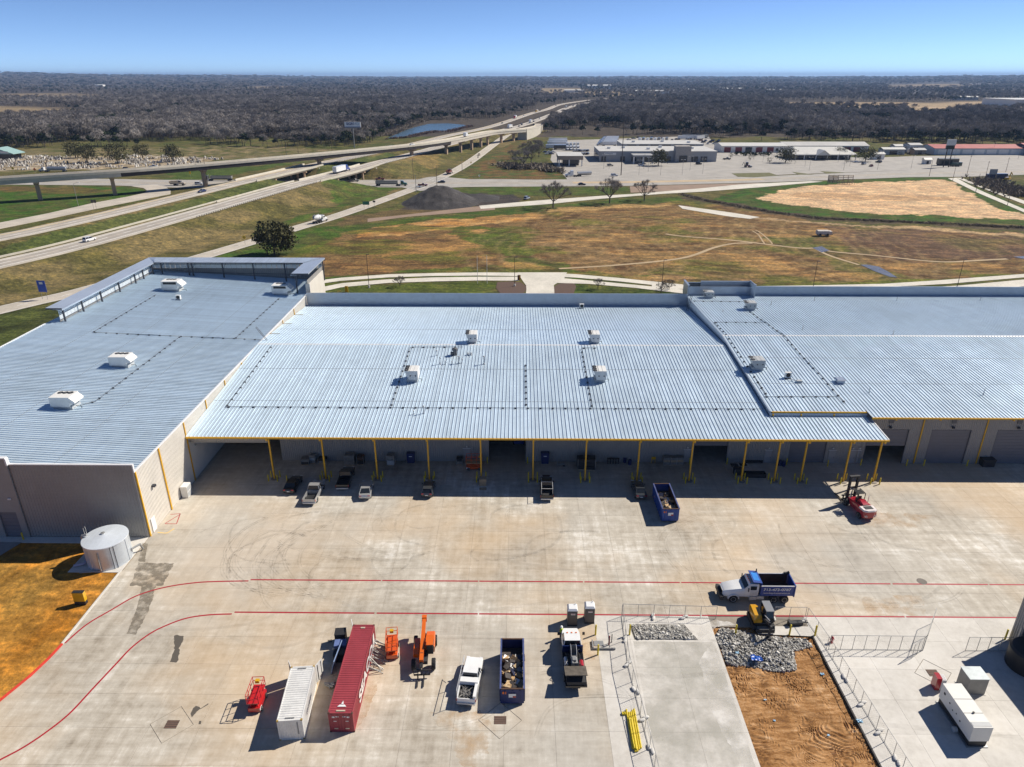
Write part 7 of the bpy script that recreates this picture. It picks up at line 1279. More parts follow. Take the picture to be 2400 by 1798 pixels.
# ================================================================== shipping containers
def cmats(n_,c_): return mat(n_,c_,.5,.1,.12,.7)
def container(label,corners,L,mt,dark,Ht=2.59,open_far=True):
    nl,nr,fl=corners; near=mid2(nl,nr); h=math.atan2(fl[1]-nl[1],fl[0]-nl[0]); c=near[:2]+np.array((cos(h),sin(h)))*L/2; t=thing('shipping_container',label,'container',(c[0],c[1],0),h,'shipping containers'); W_=2.44
    for s in (-1,1):
        mb=MB(); a,b_=((-L/2+.1,-W_/2+.05),(L/2-.1,-W_/2+.05)) if s<0 else ((L/2-.1,W_/2-.05),(-L/2+.1,W_/2-.05)); corr(mb,a,b_,.16,Ht-.1,.28,.038); mb.build('side_wall',mt,t)
    mb=MB(); N_=int(L/.30)
    for i in range(N_):
        x0=-L/2+.12+i*(L-.24)/N_; q=(L-.24)/N_; z=Ht-.045; mb.add([(x0,-W_/2+.06,z),(x0+q*.5,-W_/2+.06,z),(x0+q*.6,-W_/2+.06,z+.035),(x0+q*.9,-W_/2+.06,z+.035),(x0+q,-W_/2+.06,z),(x0,W_/2-.06,z),(x0+q*.5,W_/2-.06,z),(x0+q*.6,W_/2-.06,z+.035),(x0+q*.9,W_/2-.06,z+.035),(x0+q,W_/2-.06,z)],[(k,k+1,k+6,k+5) for k in range(4)])
    mb.build('roof_sheet',mt,t)
    mb=MB()
    for sx in (-1,1):
        for sy in (-1,1): mb.bx(sx*L/2-.09,sx*L/2+.07,sy*W_/2-.09,sy*W_/2+.07,0,Ht) if 0 else mb.box((sx*(L/2-.08),sy*(W_/2-.08),Ht/2),(.16,.16,Ht))
        mb.box((sx*(L/2-.06),0,Ht-.06),(.12,W_-.34,.12)); mb.box((sx*(L/2-.06),0,.08),(.12,W_-.34,.16))
    for sy in (-1,1): mb.box((0,sy*(W_/2-.05),Ht-.05),(L-.34,.10,.10)); mb.box((0,sy*(W_/2-.05),.08),(L-.34,.10,.16))
    mb.build('frame',mt,t); mb=MB(); mb.bx(-L/2+.1,L/2-.1,-W_/2+.1,W_/2-.1,.1,.17); mb.build('floor',M_RUST,t)
    for sx in (-1,1):
        for sy in (-1,1):
            for z in (.06,Ht-.06): mb=MB(); mb.box((sx*(L/2-.07),sy*(W_/2-.07),z),(.19,.19,.14)); mb.build('corner_casting',dark,t)
    return t,L,W_,Ht
M_CRED=cmats('container_red',(.33,.05,.062)); M_CWHT=cmats('container_white',(.70,.69,.66)); M_CBRN=cmats('casting_brown',(.12,.05,.04))
t,L,W_,Ht=container('long red corrugated shipping container with white lettering',(gp(768.5,1672,2.59),gp(825.4,1671,2.59),gp(828,1465,2.59)),12.19,M_CRED,M_CBRN)
for s in (-1,1):
    mb=MB(); mb.bx(-L/2-.0,-L/2+.05,min(.01*s,s*1.08),max(.01*s,s*1.08),.18,Ht-.14); d=mb.build('door',M_CRED,t)
    for y in (.3,.85): mb=MB(); mb.tube((-L/2-.04,s*y,.2),(-L/2-.04,s*y,Ht-.16),.025,6); mb.build('lock_bar',M_CRED,d)
    for (y,z,a,b_) in ((.75,2.05,.3,.2),(.35,2.1,.3,.12),(.55,.5,.4,.14),(.6,1.5,.3,.08)): mb=MB(); mb.box((-L/2-.012,s*y,z),(.015,a,b_)); mb.build('decal',P_WHITE if z>1 else P_BEIGE,d)
TX=lambda s,sz,loc,rot,mt,par,**k: text(par,s,sz,loc,rot,mt,**k)
TX('SEACO',1.75,(.3,-W_/2-.055,1.35),(pi/2,0,0),P_WHITE,t,bold=.05,sx=1.35); mb=MB(); mb.prism([(3.9,.55),(5.1,.55),(5.1,2.3),(4.6,2.3)],'y',-W_/2-.06,-W_/2-.045); mb.build('logo_block',P_WHITE,t); mb=MB(); mb.prism([(-L/2+.75,-.45),(-L/2+.75,.45),(-L/2+1.0,.25),(-L/2+1.0,-.25)],'z',Ht+.012,Ht+.03); mb.prism([(-L/2+1.08,-.12),(-L/2+1.08,.12),(-L/2+1.5,0)],'z',Ht+.012,Ht+.03); mb.build('roof_logo',P_WHITE,t); mb=MB(); mb.box((-L/2+.28,0,Ht+.02),(.16,.9,.012)); mb.box((L/2-.5,0,Ht+.02),(.2,.5,.012)); mb.build('roof_number',P_BEIGE,t)
mb=MB(); mb.box((L/2+.55,W_/2+.25,Ht/2),(1.15,.06,Ht-.35),.35); mb.build('open_door',P_WHITE,t)
t,L,W_,Ht=container('short white corrugated shipping container with both far doors open',(zD(1790,1360,2.59),zD(1952,1350,2.59),zD(1875,1045,2.59)),6.9,M_CWHT,mat('casting_ochre',(.36,.24,.06),.7))
mb=MB(); corr(mb,(-L/2+.03,W_/2-.1),(-L/2+.03,-W_/2+.1),.16,Ht-.1,.26,.04); mb.build('end_wall',M_CWHT,t); mb=MB(); mb.box((-L/2-.02,-.72,1.5),(.012,.10,1.6)); mb.build('end_number',mat('stencil_grey',(.2,.2,.2),.6),t); mb=MB(); mb.box((-L/2+.3,0,Ht+.02),(.12,.9,.012)); mb.box((L/2-.3,0,Ht+.02),(.12,.9,.012)); mb.build('roof_number',mat('stencil_grey',(.2,.2,.2),.6),t)
for s in (-1,1):
    mb=MB(); mb.box((L/2+.58,s*(W_/2+.28),Ht/2),(1.15,.05,Ht-.3),s*.45); d=mb.build('open_door',M_CWHT,t); mb=MB()
    for q in (.3,.85): mb.tube((L/2+q,s*(W_/2+.07+q*.45),.25),(L/2+q,s*(W_/2+.07+q*.45),Ht-.25),.03,6)
    mb.build('lock_bar',M_CHAS,d)
TX('CONTAINERS',.55,(-.6,-W_/2-.06,1.5),(pi/2,0,0),mat('stencil_navy',(.05,.05,.09),.6),t,sx=.75)
# clutter behind and beside the red container
for a,b_,sz,c_,lb in ((15,815,(1.2,1.1,1.5),M_BLKP,'black crate behind the red container, farthest back'),(15,875,(1.3,1.0,1.2),mat('tarp_blue',(.12,.17,.36),.5),'blue tarp-covered crate behind the red container'),(5,930,(1.2,.9,1.1),M_BLKP,'black crate behind the red container, nearest the camera')):
    q=zE(a,b_+30); t=thing('storage_crate',lb,'crate',(q[0]-.25,q[1],0),.1,'crates behind the red container'); mb=MB(); mb.box((0,0,sz[2]/2),sz); mb.build('body',c_,t); mb=MB(); mb.box((0,0,sz[2]+.03),(sz[0]*1.04,sz[1]*1.04,.06)); mb.build('lid',c_,t)
q=zD(2155,985); t=thing('leaning_panel','long blue-grey panel leaning on the red container','panel',(q[0]+.5,q[1],0),-.05); mb=MB(); mb.box((0,0,.95),(.08,3.2,1.9),0,('y',.25)); mb.build('sheet',mat('panel_blue',(.20,.28,.46),.5),t)
rg=random.Random(4); t=thing('pipe_bundle','loose bundle of grey scaffold pipes leaning by the red container','pipes',(*zE(232,960)[:2],0))
for i in range(22):
    y=rg.uniform(-2.1,2.1); mb=MB(); mb.tube((rg.uniform(.6,1.3),y+rg.uniform(-.3,.3),.05),(rg.uniform(-1.3,-.9),y+rg.uniform(-.7,.7),rg.uniform(1.0,1.9)),.045,6); mb.build('pipe',M_POLE,t)
q=zD(2135,1140); t=thing('scrap_pile','small pale tangle of hoses beside the red container','hose',(q[0],q[1],0)); mb=MB()
for i in range(5): mb.path([(rg.uniform(-.6,.6),rg.uniform(-.4,.4),rg.uniform(.05,.5)) for k in range(6)],.07,6)
mb.build('hose',mat('hose_grey',(.34,.33,.31),.7),t)
# ================================================================== lifts
def scissor(label,near,far,pm,deckm,L,Wd,rail=1.1,h=1.35):
    a=ahead(near,far); c=mid2(near,far)[:2]; t=thing('scissor_lift',label,'scissor lift',(c[0],c[1],0),a,'scissor lifts'); mb=MB(); mb.bx(-L/2,L/2,-Wd/2,Wd/2,.22,.72); mb.build('base',pm,t)
    for x in (-L*.34,L*.34):
        for s in (-1,1): wheel(t,x,s*(Wd/2),.27,.2)
    for k in range(2):
        for s in (-1,1):
            mb=MB(); z0=.75+k*.28; mb.tube((-L*.42,s*Wd*.3,z0),(L*.42,s*Wd*.3,z0+.24),.06,5); mb.tube((L*.42,s*Wd*.3,z0),(-L*.42,s*Wd*.3,z0+.24),.06,5); mb.build('scissor_arm',pm,t)
    mb=MB(); mb.bx(-L/2,L/2,-Wd/2,Wd/2,h-.06,h+.04); mb.build('platform',deckm,t)
    mb=MB(); 
    for z in (h+rail*.55,h+rail):
        for s in (-1,1): mb.tube((-L/2,s*Wd/2,z),(L/2,s*Wd/2,z),.035,5)
        for x in (-L/2,L/2): mb.tube((x,-Wd/2,z),(x,Wd/2,z),.035,5)
    for x in np.linspace(-L/2,L/2,4):
        for s in (-1,1): mb.tube((x,s*Wd/2,h),(x,s*Wd/2,h+rail),.035,5)
    mb.build('guard_rail',pm,t); mb=MB(); mb.box((L/2-.35,0,h+rail*.8),(.35,.4,.3)); mb.build('control_box',P_YEL,t); mb=MB(); mb.box((-L/2+.3,-Wd/2-.02,.45),(.6,.03,.2)); mb.build('decal',P_WHITE,t); return t
P_LRED=paint('lift_red',(.50,.018,.02)); P_LOR=paint('lift_orange',(.62,.09,.012))
scissor('red scissor lift left of the white container',zD(1650,1305),zD(1690,1190),P_LRED,P_LRED,2.5,1.2)
scissor('orange scissor lift between the red container and the telehandler',zE(330,965),zE(335,860),P_LOR,P_LOR,2.5,1.25)
scissor('orange scissor lift parked under the canopy by the wall',zB(815,1320),zB(905,1320),P_LOR,mat('lift_tan',(.40,.30,.16),.6),2.6,1.3)
# ================================================================== telehandler
P_TOR=paint('telehandler_orange',(.68,.13,.010)); q=zE(535,940); t=thing('telehandler','orange telehandler with long boom and pallet forks','telehandler',(q[0]+.1,q[1],0),-pi/2+.06)
mb=MB(); mb.bx(-2.4,1.9,-.45,.45,.7,1.15); mb.build('chassis',M_CHAS,t); mb=MB(); mb.loft([ring(x,z0,z1,w_,.85) for x,z0,z1,w_ in ((-2.3,.85,1.5,.5),(-1.2,.8,1.75,.55),(.2,.8,1.7,.55))]); o_=mb.build('engine_cover',P_TOR,t); o_.location=(0,.62,0); mb=MB(); mb.loft([ring(x,.75,z1,.34,.85) for x,z1 in ((-1.3,1.5),(.3,1.6),(.9,1.2))]); o_=mb.build('side_tank',P_TOR,t); o_.location=(0,-.85,0)
mb=MB(); mb.bx(-.5,.9,.35,1.05,1.2,2.5); mb.build('cab_frame',M_BLKP,t); mb=MB(); mb.bx(-.55,.95,.32,1.08,2.5,2.58); mb.build('cab_roof',P_TOR,t)
mb=MB(); mb.box((-.6,-.15,2.05),(6.2,.42,.5),0,('y',.10)); mb.build('boom',P_TOR,t); mb=MB(); mb.box((2.2,-.15,1.6),(1.6,.32,.36),0,('y',.45)); mb.build('boom_extension',M_BLKP,t); mb=MB(); mb.box((-3.5,-.15,2.35),(.5,.55,.62)); mb.build('boom_end',P_TOR,t)
mb=MB(); mb.bx(3.0,3.12,-1.0,.8,.35,.5); mb.bx(3.0,3.12,-1.0,.8,1.0,1.12)
for y in np.linspace(-.97,.77,5): mb.bx(3.0,3.1,y-.04,y+.04,.5,1.0)
mb.build('fork_carriage',M_BLKP,t)
for y in (-.55,.1): mb=MB(); mb.bx(3.12,4.5,y-.07,y+.07,.1,.18); mb.bx(3.12,3.22,y-.07,y+.07,.1,.5); mb.build('fork',M_CHAS,t)
for x in (-1.75,1.75):
    for s in (-1,1): wheel(t,x,s*1.1,.62,.42)
# ================================================================== white service pickup and the loaded white truck
t=park(pickup,'white service pickup with pipe rack, left of the full dumpster',zE(808,1268),zE(866,985),P_WHITE,6.0)
mb=MB(); mb.bx(-1.1,-.4,-.95,.95,1.05,1.5); mb.build('tool_box',P_WHITE,t); mb=MB(); mb.bx(-2.9,-1.2,-1.0,-.7,1.1,1.45); mb.build('side_box',P_WHITE,t); rg=random.Random(8); mb=MB()
for i in range(26): mb.path([(rg.uniform(-2.8,-1.2),rg.uniform(-.7,.8),rg.uniform(.7,1.15)) for k in range(4)],.03,5)
mb.build('hoses',mat('hose_mix',(.20,.19,.18),.6,var=.5,scale=6),t); mb=MB(); mb.bx(-2.5,-1.6,-.2,.5,.6,1.0); mb.build('pump',M_CHAS,t); mb=MB()
for x in (-2.9,-.3,1.6): mb.tube((x,.95,1.1),(x,.95,2.3),.03,5) if x<1 else mb.tube((1.0,.9,1.85),(1.6,.95,2.3),.03,5)
mb.tube((-3.1,.95,2.3),(1.7,.95,2.3),.035,5); mb.tube((-2.9,.95,1.7),(-.3,.95,1.7),.03,5); mb.build('pipe_rack',M_RIM,t)
q=zE(1497,985); t=thing('loaded_truck','white cab truck carrying drilling machinery with raised steel tailboard','truck',(q[0],q[1]-.2,0),ahead(zE(1517,1150),zE(1480,830)))
mb=MB(); mb.loft([ring(x,a,b_,w_,.9) for x,a,b_,w_ in ((1.0,.55,1.5,1.1),(2.6,.55,1.5,1.1),(3.6,.55,1.42,1.05),(4.3,.62,1.25,.92),(4.45,.7,1.05,.8))]); mb.build('cab_body',P_WHITE,t,True); greenhouse(t,1.05,3.1,1.2,2.4,1.45,2.35,1.0,.85,P_WHITE)
for s in (-.5,0,.5): mb=MB(); mb.box((2.35,s,2.42),(.12,.16,.08)); mb.build('marker_lamp',M_SOR,t)
mb=MB(); mb.bx(-4.0,1.0,-1.15,1.15,.85,1.05); mb.build('flatbed',P_BLACK,t); mb=MB(); mb.bx(.82,.98,-1.15,1.15,1.06,1.9); mb.build('headboard',P_NAVY,t)
mb=MB(); mb.lathe([(.75,-.35),(.8,-.3),(.8,.3),(.75,.35)],(0,0,0),18,'y'); o_=mb.build('hose_reel',P_BLACK,t,True); o_.location=(.1,0,1.75)
mb=MB()
for z in (-.3,.3): mb.lathe([(.82,-.03),(.86,0),(.82,.03)],(.1,z,1.75),18,'y')
mb.build('reel_rim',M_RIM,t); mb=MB(); mb.box((-1.1,0,1.45),(1.0,.7,.8)); mb.box((-1.1,0,1.95),(.6,.4,.3)); mb.tube((-.6,.2,1.9),(-1.7,.2,1.9),.09,6); mb.build('engine',mat('engine_grey',(.35,.35,.34),.4,.4,.2),t); mb=MB(); mb.tube((-1.6,-.8,1.3),(-.8,-.8,1.3),.25,10); mb.build('red_cylinder',P_RED,t); mb=MB(); mb.tube((-1.4,.85,1.3),(-.3,.85,1.3),.22,10); mb.build('steel_tank',M_RIM,t); mb=MB()
for i in range(16): mb.path([(rg.uniform(-2.3,.8),rg.uniform(-1,1),rg.uniform(1.1,1.9)) for k in range(3)],.04,5)
mb.build('hoses',M_BLKP,t); mb=MB(); mb.box((-2.75,0,1.9),(1.75,2.35,.08),0,('y',.25)); mb.build('tailboard',mat('worn_plate',(.13,.11,.085),.6,.3,.3,2),t); mb=MB(); mb.bx(-3.9,-2.0,-1.0,1.0,1.06,1.5); mb.build('tool_chest',M_CHAS,t); mb=MB(); mb.bx(-3.8,4.2,-.45,.45,.5,.84); mb.build('frame',M_CHAS,t)
for s in (-1,1):
    wheel(t,3.3,s*.98,.47,.3); wheel(t,-2.3,s*.95,.47,.5); mb=MB(); mb.box((2.9,s*1.42,1.75),(.12,.28,.34)); mb.build('mirror',P_BLACK,t); mb=MB(); mb.box((4.36,s*.7,1.0),(.12,.3,.18)); mb.build('headlight',M_LAMP,t)
# ================================================================== blue dump truck
t=thing('dump_truck','dump truck with white cab and blue tipper body, facing left','dump truck',(29.6,70.7,.005),pi); M_TBLU=mat('tipper_blue',(.010,.05,.26),.4,0,.08,.8)
mb=MB(); mb.loft([ring(x,a,b_,w_,.85) for x,a,b_,w_ in ((1.5,.85,2.05,1.1),(2.7,.8,1.85,1.02),(3.9,.75,1.6,.9),(4.15,.8,1.35,.8))]); mb.build('bonnet',P_WHITE,t,True); mb=MB(); mb.loft([ring(x,a,b_,w_,.92) for x,a,b_,w_ in ((-.1,.85,2.75,1.15),(1.0,.85,2.8,1.15),(1.55,.85,2.1,1.13))]); mb.build('cab',P_WHITE,t,True)
mb=MB(); mb.add([(1.06,1.0,2.70),(1.06,-1.0,2.70),(1.60,-1.02,2.13),(1.60,1.02,2.13)],[(0,1,2,3)]); 
for s in (-1,1): mb.box((.55,s*1.165,2.25),(.75,.03,.55))
mb.build('cab_glass',M_GLASS,t)
for s in (-1,1):
    mb=MB(); mb.loft([[(2.85+.72*cos(a),s*1.0+dd,.53+.72*sin(a)) for a in np.linspace(.1,pi-.1,9)]+[(2.85+.64*cos(a),s*1.0+dd,.53+.64*sin(a)) for a in np.linspace(pi-.1,.1,9)] for dd in (-.2,.2)]); mb.build('mudguard',P_WHITE,t)
    mb=MB(); mb.box((.45,s*1.172,1.45),(.9,.015,.75)); mb.build('cab_door',mat('door_off_white',(.62,.62,.61),.4),t); mb=MB(); mb.box((1.25,s*1.42,2.2),(.1,.18,.5)); mb.tube((1.1,s*1.15,2.1),(1.25,s*1.4,2.2),.02,5); mb.build('mirror',P_BLACK,t)  # cab doors slightly greyer than the cab paint
mb=MB(); mb.box((4.12,0,1.15),(.06,1.2,.55)); mb.build('grille',M_RIM,t)
for y in (-.7,-.35,0,.35,.7): mb=MB(); mb.box((.95,y,2.83),(.14,.12,.08)); mb.build('cab_lamp',M_SOR,t)
mb=MB(); mb.bx(4.1,4.5,-1.2,1.2,.45,1.0); mb.tube((4.4,1.0,1.0),(4.4,1.0,1.6),.02,5); mb.build('bumper',M_BLKP,t); mb=MB(); mb.bx(-4.3,3.8,-.42,.42,.65,.98); mb.build('chassis',M_CHAS,t); mb=MB(); mb.box((-.4,1.0,.8),(.9,.4,.45)); mb.box((.5,1.05,.75),(.8,.4,.5)); mb.build('fuel_tank',M_RIM,t); mb=MB(); mb.tube((-.28,-1.0,1.0),(-.28,-1.0,3.5),.08,8); mb.build('exhaust_stack',M_CHAS,t)
for s in (-1,1):
    mb=MB(); y=s*1.22; mb.bx(-4.4,-.35,min(y,y-s*.06),max(y,y-s*.06),1.15,2.6); w_=mb.build('body_side',M_TBLU,t); mb=MB(); mb.bx(-4.42,-.33,y-.06,y+.06,2.602,2.68); mb.build('top_rail',M_RIM,w_); mb=MB(); y2=y-s*.062; mb.bx(-4.3,-.45,min(y2,y2-s*.01),max(y2,y2-s*.01),1.3,2.58); mb.build('lining',M_RUST,w_)
    wheel(t,2.85,s*1.02,.53,.32); wheel(t,-2.1,s*1.0,.53,.5); wheel(t,-3.45,s*1.0,.53,.5); mb=MB(); mb.box((3.95,s*.78,1.15),(.2,.3,.22)); mb.build('headlight',M_LAMP,t)
mb=MB(); mb.bx(-.43,-.34,-1.16,1.16,1.15,3.05); mb.build('headboard',M_TBLU,t); mb=MB(); mb.box((.15,0,3.08),(1.1,2.3,.07),0,('y',-.12)); mb.build('cab_shield',M_TBLU,t); mb=MB(); mb.box((.15,0,3.125),(.75,1.5,.02),0,('y',-.12)); mb.build('shield_panel',mat('shield_bright_blue',(.04,.22,.62),.3),t); mb=MB(); mb.bx(-4.55,-4.42,-1.3,1.3,1.05,2.75); mb.build('tailgate',M_TBLU,t); mb=MB(); mb.bx(-4.4,-.44,-1.15,1.15,1.12,1.3); mb.build('body_floor',M_RUST,t); mb=MB(); mb.tube((-4.2,-1.2,2.75),(-4.5,-1.2,2.95),.12,6); mb.box((-4.2,-1.2,2.75),(.7,.25,.2)); mb.build('tarp_roller',M_BLKP,t)
TX('713-473-0787',.52,(-2.3,1.29,2.15),(pi/2,0,pi),P_WHITE,t,bold=.012,sx=1.15); TX('www.design2reconstruction.biz',.30,(-2.3,1.29,1.65),(pi/2,0,pi),P_WHITE,t,sx=.85)
# ================================================================== compact excavator
q=zF(520,790); t=thing('compact_excavator','yellow and grey compact excavator digging at the rubble edge','excavator',(q[0]+.2,q[1]+1.7,.0),-pi/2)
for s in (-1,1):
    mb=MB(); mb.loft([[(x,s*1.05+d,z) for x,z in ((-1.4,.3),(-1.2,.62),(1.2,.62),(1.4,.3),(1.2,.02),(-1.2,.02))] for d in (-.22,.22)]); tr=mb.build('track',M_CHAS,t); 
    for i in range(10): mb=MB(); mb.box((-1.2+i*.265,s*1.05,.64),(.14,.46,.05)); mb.build('track_pad',M_BLKP,tr)
P_EXY=paint('excavator_yellow',(.60,.30,.01)); mb=MB(); mb.loft([ring(x,a,b_,w_,.8) for x,a,b_,w_ in ((-1.5,.8,1.5,.4),(-.9,.75,1.75,.5),(.6,.75,1.7,.5),(.9,.75,1.3,.45))]); o_=mb.build('engine_hood',P_EXY,t,True); o_.location=(0,-.65,0); mb=MB(); mb.bx(-1.3,.9,-1.0,1.0,.62,.8); mb.build('turntable',M_CHAS,t); mb=MB(); mb.loft([ring(x,.85,b_,.5,.85) for x,b_ in ((-1.0,2.3),(.7,2.35),(1.0,1.6))]); o_=mb.build('cab',M_GLASS,t); o_.location=(0,.62,0); mb=MB(); mb.bx(-1.05,.8,.15,1.1,2.36,2.46); mb.build('cab_roof',P_GREY,t)
mb=MB(); mb.box((1.7,0,1.75),(2.2,.22,.32),0,('y',-.45)); mb.build('boom',P_EXY if 0 else M_CHAS,t); mb=MB(); mb.box((2.9,0,1.3),(.25,.2,2.0),0,('y',.15)); mb.build('arm',M_CHAS,t); mb=MB(); mb.tube((.8,0,1.9),(2.4,0,2.5),.06,6); mb.build('hydraulic_ram',M_RIM,t); mb=MB(); mb.prism([(2.7,.5),(3.1,.45),(3.0,-.1),(2.6,.1)],'y',-.3,.3); mb.build('bucket',M_CHAS,t); mb=MB(); mb.box((1.75,0,.35),(.12,2.2,.5)); mb.build('dozer_blade',M_CHAS,t)
# ================================================================== red heavy forklift
a_=gp(1989,1176); b_=gp(2030,1216); h=ahead(b_,a_); c=mid2(a_,b_); t=thing('heavy_forklift','red heavy forklift with tall black mast and white counterweight','forklift',(c[0],c[1],0),h); P_FLR=paint('forklift_red',(.38,.015,.03)); P_FLW=mat('counterweight_pale',(.66,.60,.58),.6)
mb=MB(); mb.loft([ring(x,a,b2,w_,.9) for x,a,b2,w_ in ((-2.9,.6,1.4,1.0),(-2.0,.5,1.75,1.1),(-.8,.5,1.8,.9),(1.6,.55,1.35,.85))]); mb.build('chassis',P_FLR,t,True); mb=MB(); mb.loft([[(x*k,y*k2,z) for x,y in ((-3.05,.55),(-2.8,1.05),(-1.7,1.12),(-1.7,-1.12),(-2.8,-1.05),(-3.05,-.55))] for z,k,k2 in ((.55,.98,.96),(1.60,1,1))]); mb.build('counterweight',P_FLR,t); mb=MB(); mb.loft([[(x*k,y*k2,z) for x,y in ((-3.05,.55),(-2.8,1.05),(-1.7,1.12),(-1.7,-1.12),(-2.8,-1.05),(-3.05,-.55))] for z,k,k2 in ((1.602,1.0,1.0),(1.72,1,1),(1.85,.97,.94))]); mb.build('counterweight_top',P_FLW,t); mb=MB(); mb.box((-2.2,0,1.88),(.75,1.2,.05)); mb.build('radiator_grille',M_BLKP,t); mb=MB(); mb.loft([ring(x,1.7,b2,.5,.85) for x,b2 in ((-1.6,2.0),(-.7,2.25),(-.2,2.1))]); mb.build('engine_hood',P_FLR,t,True)
mb=MB(); 
for x,y in ((-.2,.6),(-.2,-.6),(1.2,.6),(1.2,-.6)): mb.tube((x,y,1.5),(x,y,3.0),.06,6)
for y in (-.6,.6): mb.tube((-.2,y,3),(1.2,y,3),.06,6)
for x in np.linspace(-.2,1.2,6): mb.tube((x,-.6,3),(x,.6,3),.04,5)
mb.build('cab_cage',M_BLKP,t); mb=MB(); mb.box((.3,0,1.75),(.6,.55,.5)); mb.box((.05,0,2.15),(.14,.5,.6)); mb.build('seat',M_BLKP,t); mb=MB(); mb.bx(.0,1.1,-.55,.55,2.9,2.94); mb.build('cab_glass',M_GLASS,t)
for s in (-1,1): mb=MB(); mb.bx(2.0,2.3,min(s*.45,s*.75),max(s*.45,s*.75),.3,4.6); mb.build('mast_rail',M_BLKP,t)
mb=MB(); 
for z in (4.4,2.6,.8): mb.bx(2.05,2.25,-.45,.45,z,z+.2)
mb.bx(1.95,2.35,-.8,.8,4.6,4.72); mb.build('mast_crossbar',M_BLKP,t); mb=MB(); mb.bx(2.35,2.5,-1.3,1.3,.4,.6); mb.bx(2.35,2.5,-1.3,1.3,1.1,1.3); mb.build('fork_carriage',M_BLKP,t)
for y in (-.9,.9): mb=MB(); mb.bx(2.5,4.7,y-.1,y+.1,.1,.2); mb.bx(2.5,2.6,y-.1,y+.1,.1,1.2); mb.build('fork',mat('fork_worn',(.2,.16,.1),.6,.3),t)
for s in (-1,1): wheel(t,1.5,s*1.05,.62,.5); wheel(t,-2.0,s*1.0,.52,.4); mb=MB(); mb.tube((.9 if s>0 else -.6,s*.95,1.6),(.9 if s>0 else -.6,s*.95,2.9),.05,6); mb.build('exhaust_stack' if s<0 else 'mirror_post',M_RIM,t)
for i in range(6): mb=MB(); mb.box((-3.06,(-.85 if i<3 else .55)+(i%3)*.15,.95),(.02,.05,.4),0,('x',.5 if i<3 else -.5)); mb.build('warning_stripe',P_WHITE,t)
# ================================================================== portable toilets and worker
for (a,b_),lb in (((zE(1465,738),zE(1523,748)),'left'),((zE(1573,722),zE(1638,732)),'right')):
    c=mid2(a,b_); t=thing('portable_toilet','dark grey portable toilet with white roof, %s of the pair'%lb,'toilet',(c[0],c[1]+.6,0),0,'portable toilets'); M_TOI=mat('toilet_grey',(.085,.08,.082),.5,var=.06); mb=MB(); mb.box((0,0,1.15),(1.15,1.15,2.1)); mb.build('cabin',M_TOI,t); mb=MB(); mb.box((0,0,2.31),(1.22,1.22,.22),taper=.72); mb.build('roof',P_WHITE,t); mb=MB(); mb.tube((.35,.35,2.2),(.35,.35,2.6),.05,6); mb.build('vent_pipe',P_WHITE,t); mb=MB(); mb.box((0,-.585,1.1),(.8,.03,1.85)); d=mb.build('door',M_TOI,t); mb=MB(); mb.box((.05,-.61,1.75),(.5,.015,.22)); mb.build('sign_plate',P_WHITE,d); mb=MB(); mb.box((.05,-.62,1.80),(.44,.012,.07)); mb.build('red_band',P_RED,d); mb=MB(); mb.box((0,0,.05),(1.2,1.3,.1)); mb.build('skid',M_CHAS,t)
def skin_fig(parent,name,verts,edges,rad,mt):
    me=bpy.data.meshes.new(name); me.from_pydata(verts,edges,[]); me.materials.append(mt); o_=bpy.data.objects.new(name,me); COL.objects.link(o_); o_.parent=parent
    md=o_.modifiers.new('skin','SKIN'); md.use_smooth_shade=True
    for i,r in enumerate(rad): me.skin_vertices[0].data[i].radius=r if isinstance(r,tuple) else (r,r)
    me.skin_vertices[0].data[0].use_root=True; s=o_.modifiers.new('sub','SUBSURF'); s.levels=s.render_levels=1; return o_
q=zE(1422,822); pt=thing('person','person in a lime hi-vis vest and white hard hat standing by the loaded truck','person',(q[0],q[1],0),.3); SK=mat('skin',(.42,.26,.19),.6)
V=[(0,0,.95),(0,0,1.15),(0,.01,1.38),(0,.01,1.50),(0,0,1.60),(0,-.01,1.72)]; Rd=[(.15,.11),(.15,.10),(.17,.10),.06,.085,.075]; Ed=[(0,1),(1,2),(2,3),(3,4),(4,5)]
for s in (-1,1):
    i=len(V); V+=[(s*.10,0,.85),(s*.11,-.02,.48),(s*.11,.02,.08),(s*.12,-.12,.04)]; Rd+=[.09,.062,.048,.04]; Ed+=[(0,i),(i,i+1),(i+1,i+2),(i+2,i+3)]
    i=len(V); V+=[(s*.20,.01,1.40),(s*.26,.0,1.12),(s*.22,-.16,.96),(s*.21,-.24,.93)]; Rd+=[.06,.045,.036,.03]; Ed+=[(2,i),(i,i+1),(i+1,i+2),(i+2,i+3)]
    for k in range(5): j=len(V); dx=(k-2)*.018; V+=[(s*.21+dx,-.29-(.02 if k in(1,2,3) else 0),.92),(s*.21+dx,-.325-(.015 if k==2 else 0),.89)]; Rd+=[.010,.008]; Ed+=[(i+3,j),(j,j+1)]
bd=skin_fig(pt,'body',V,Ed,Rd,SK)
mb=MB(); mb.loft([[(rx*cos(a),ry*sin(a),z) for a in np.linspace(0,2*pi,13)[:-1]] for z,rx,ry in ((.92,.20,.15),(1.2,.19,.14),(1.40,.22,.15),(1.47,.12,.10))]); mb.build('hi_vis_vest',mat('hi_vis_lime',(.42,.62,.02),.6),pt,True); mb=MB()
for s in (-1,1): mb.tube((s*.10,0,.92),(s*.11,-.02,.48),.115,10,.085); mb.tube((s*.11,-.02,.48),(s*.11,.02,.1),.085,10,.075)
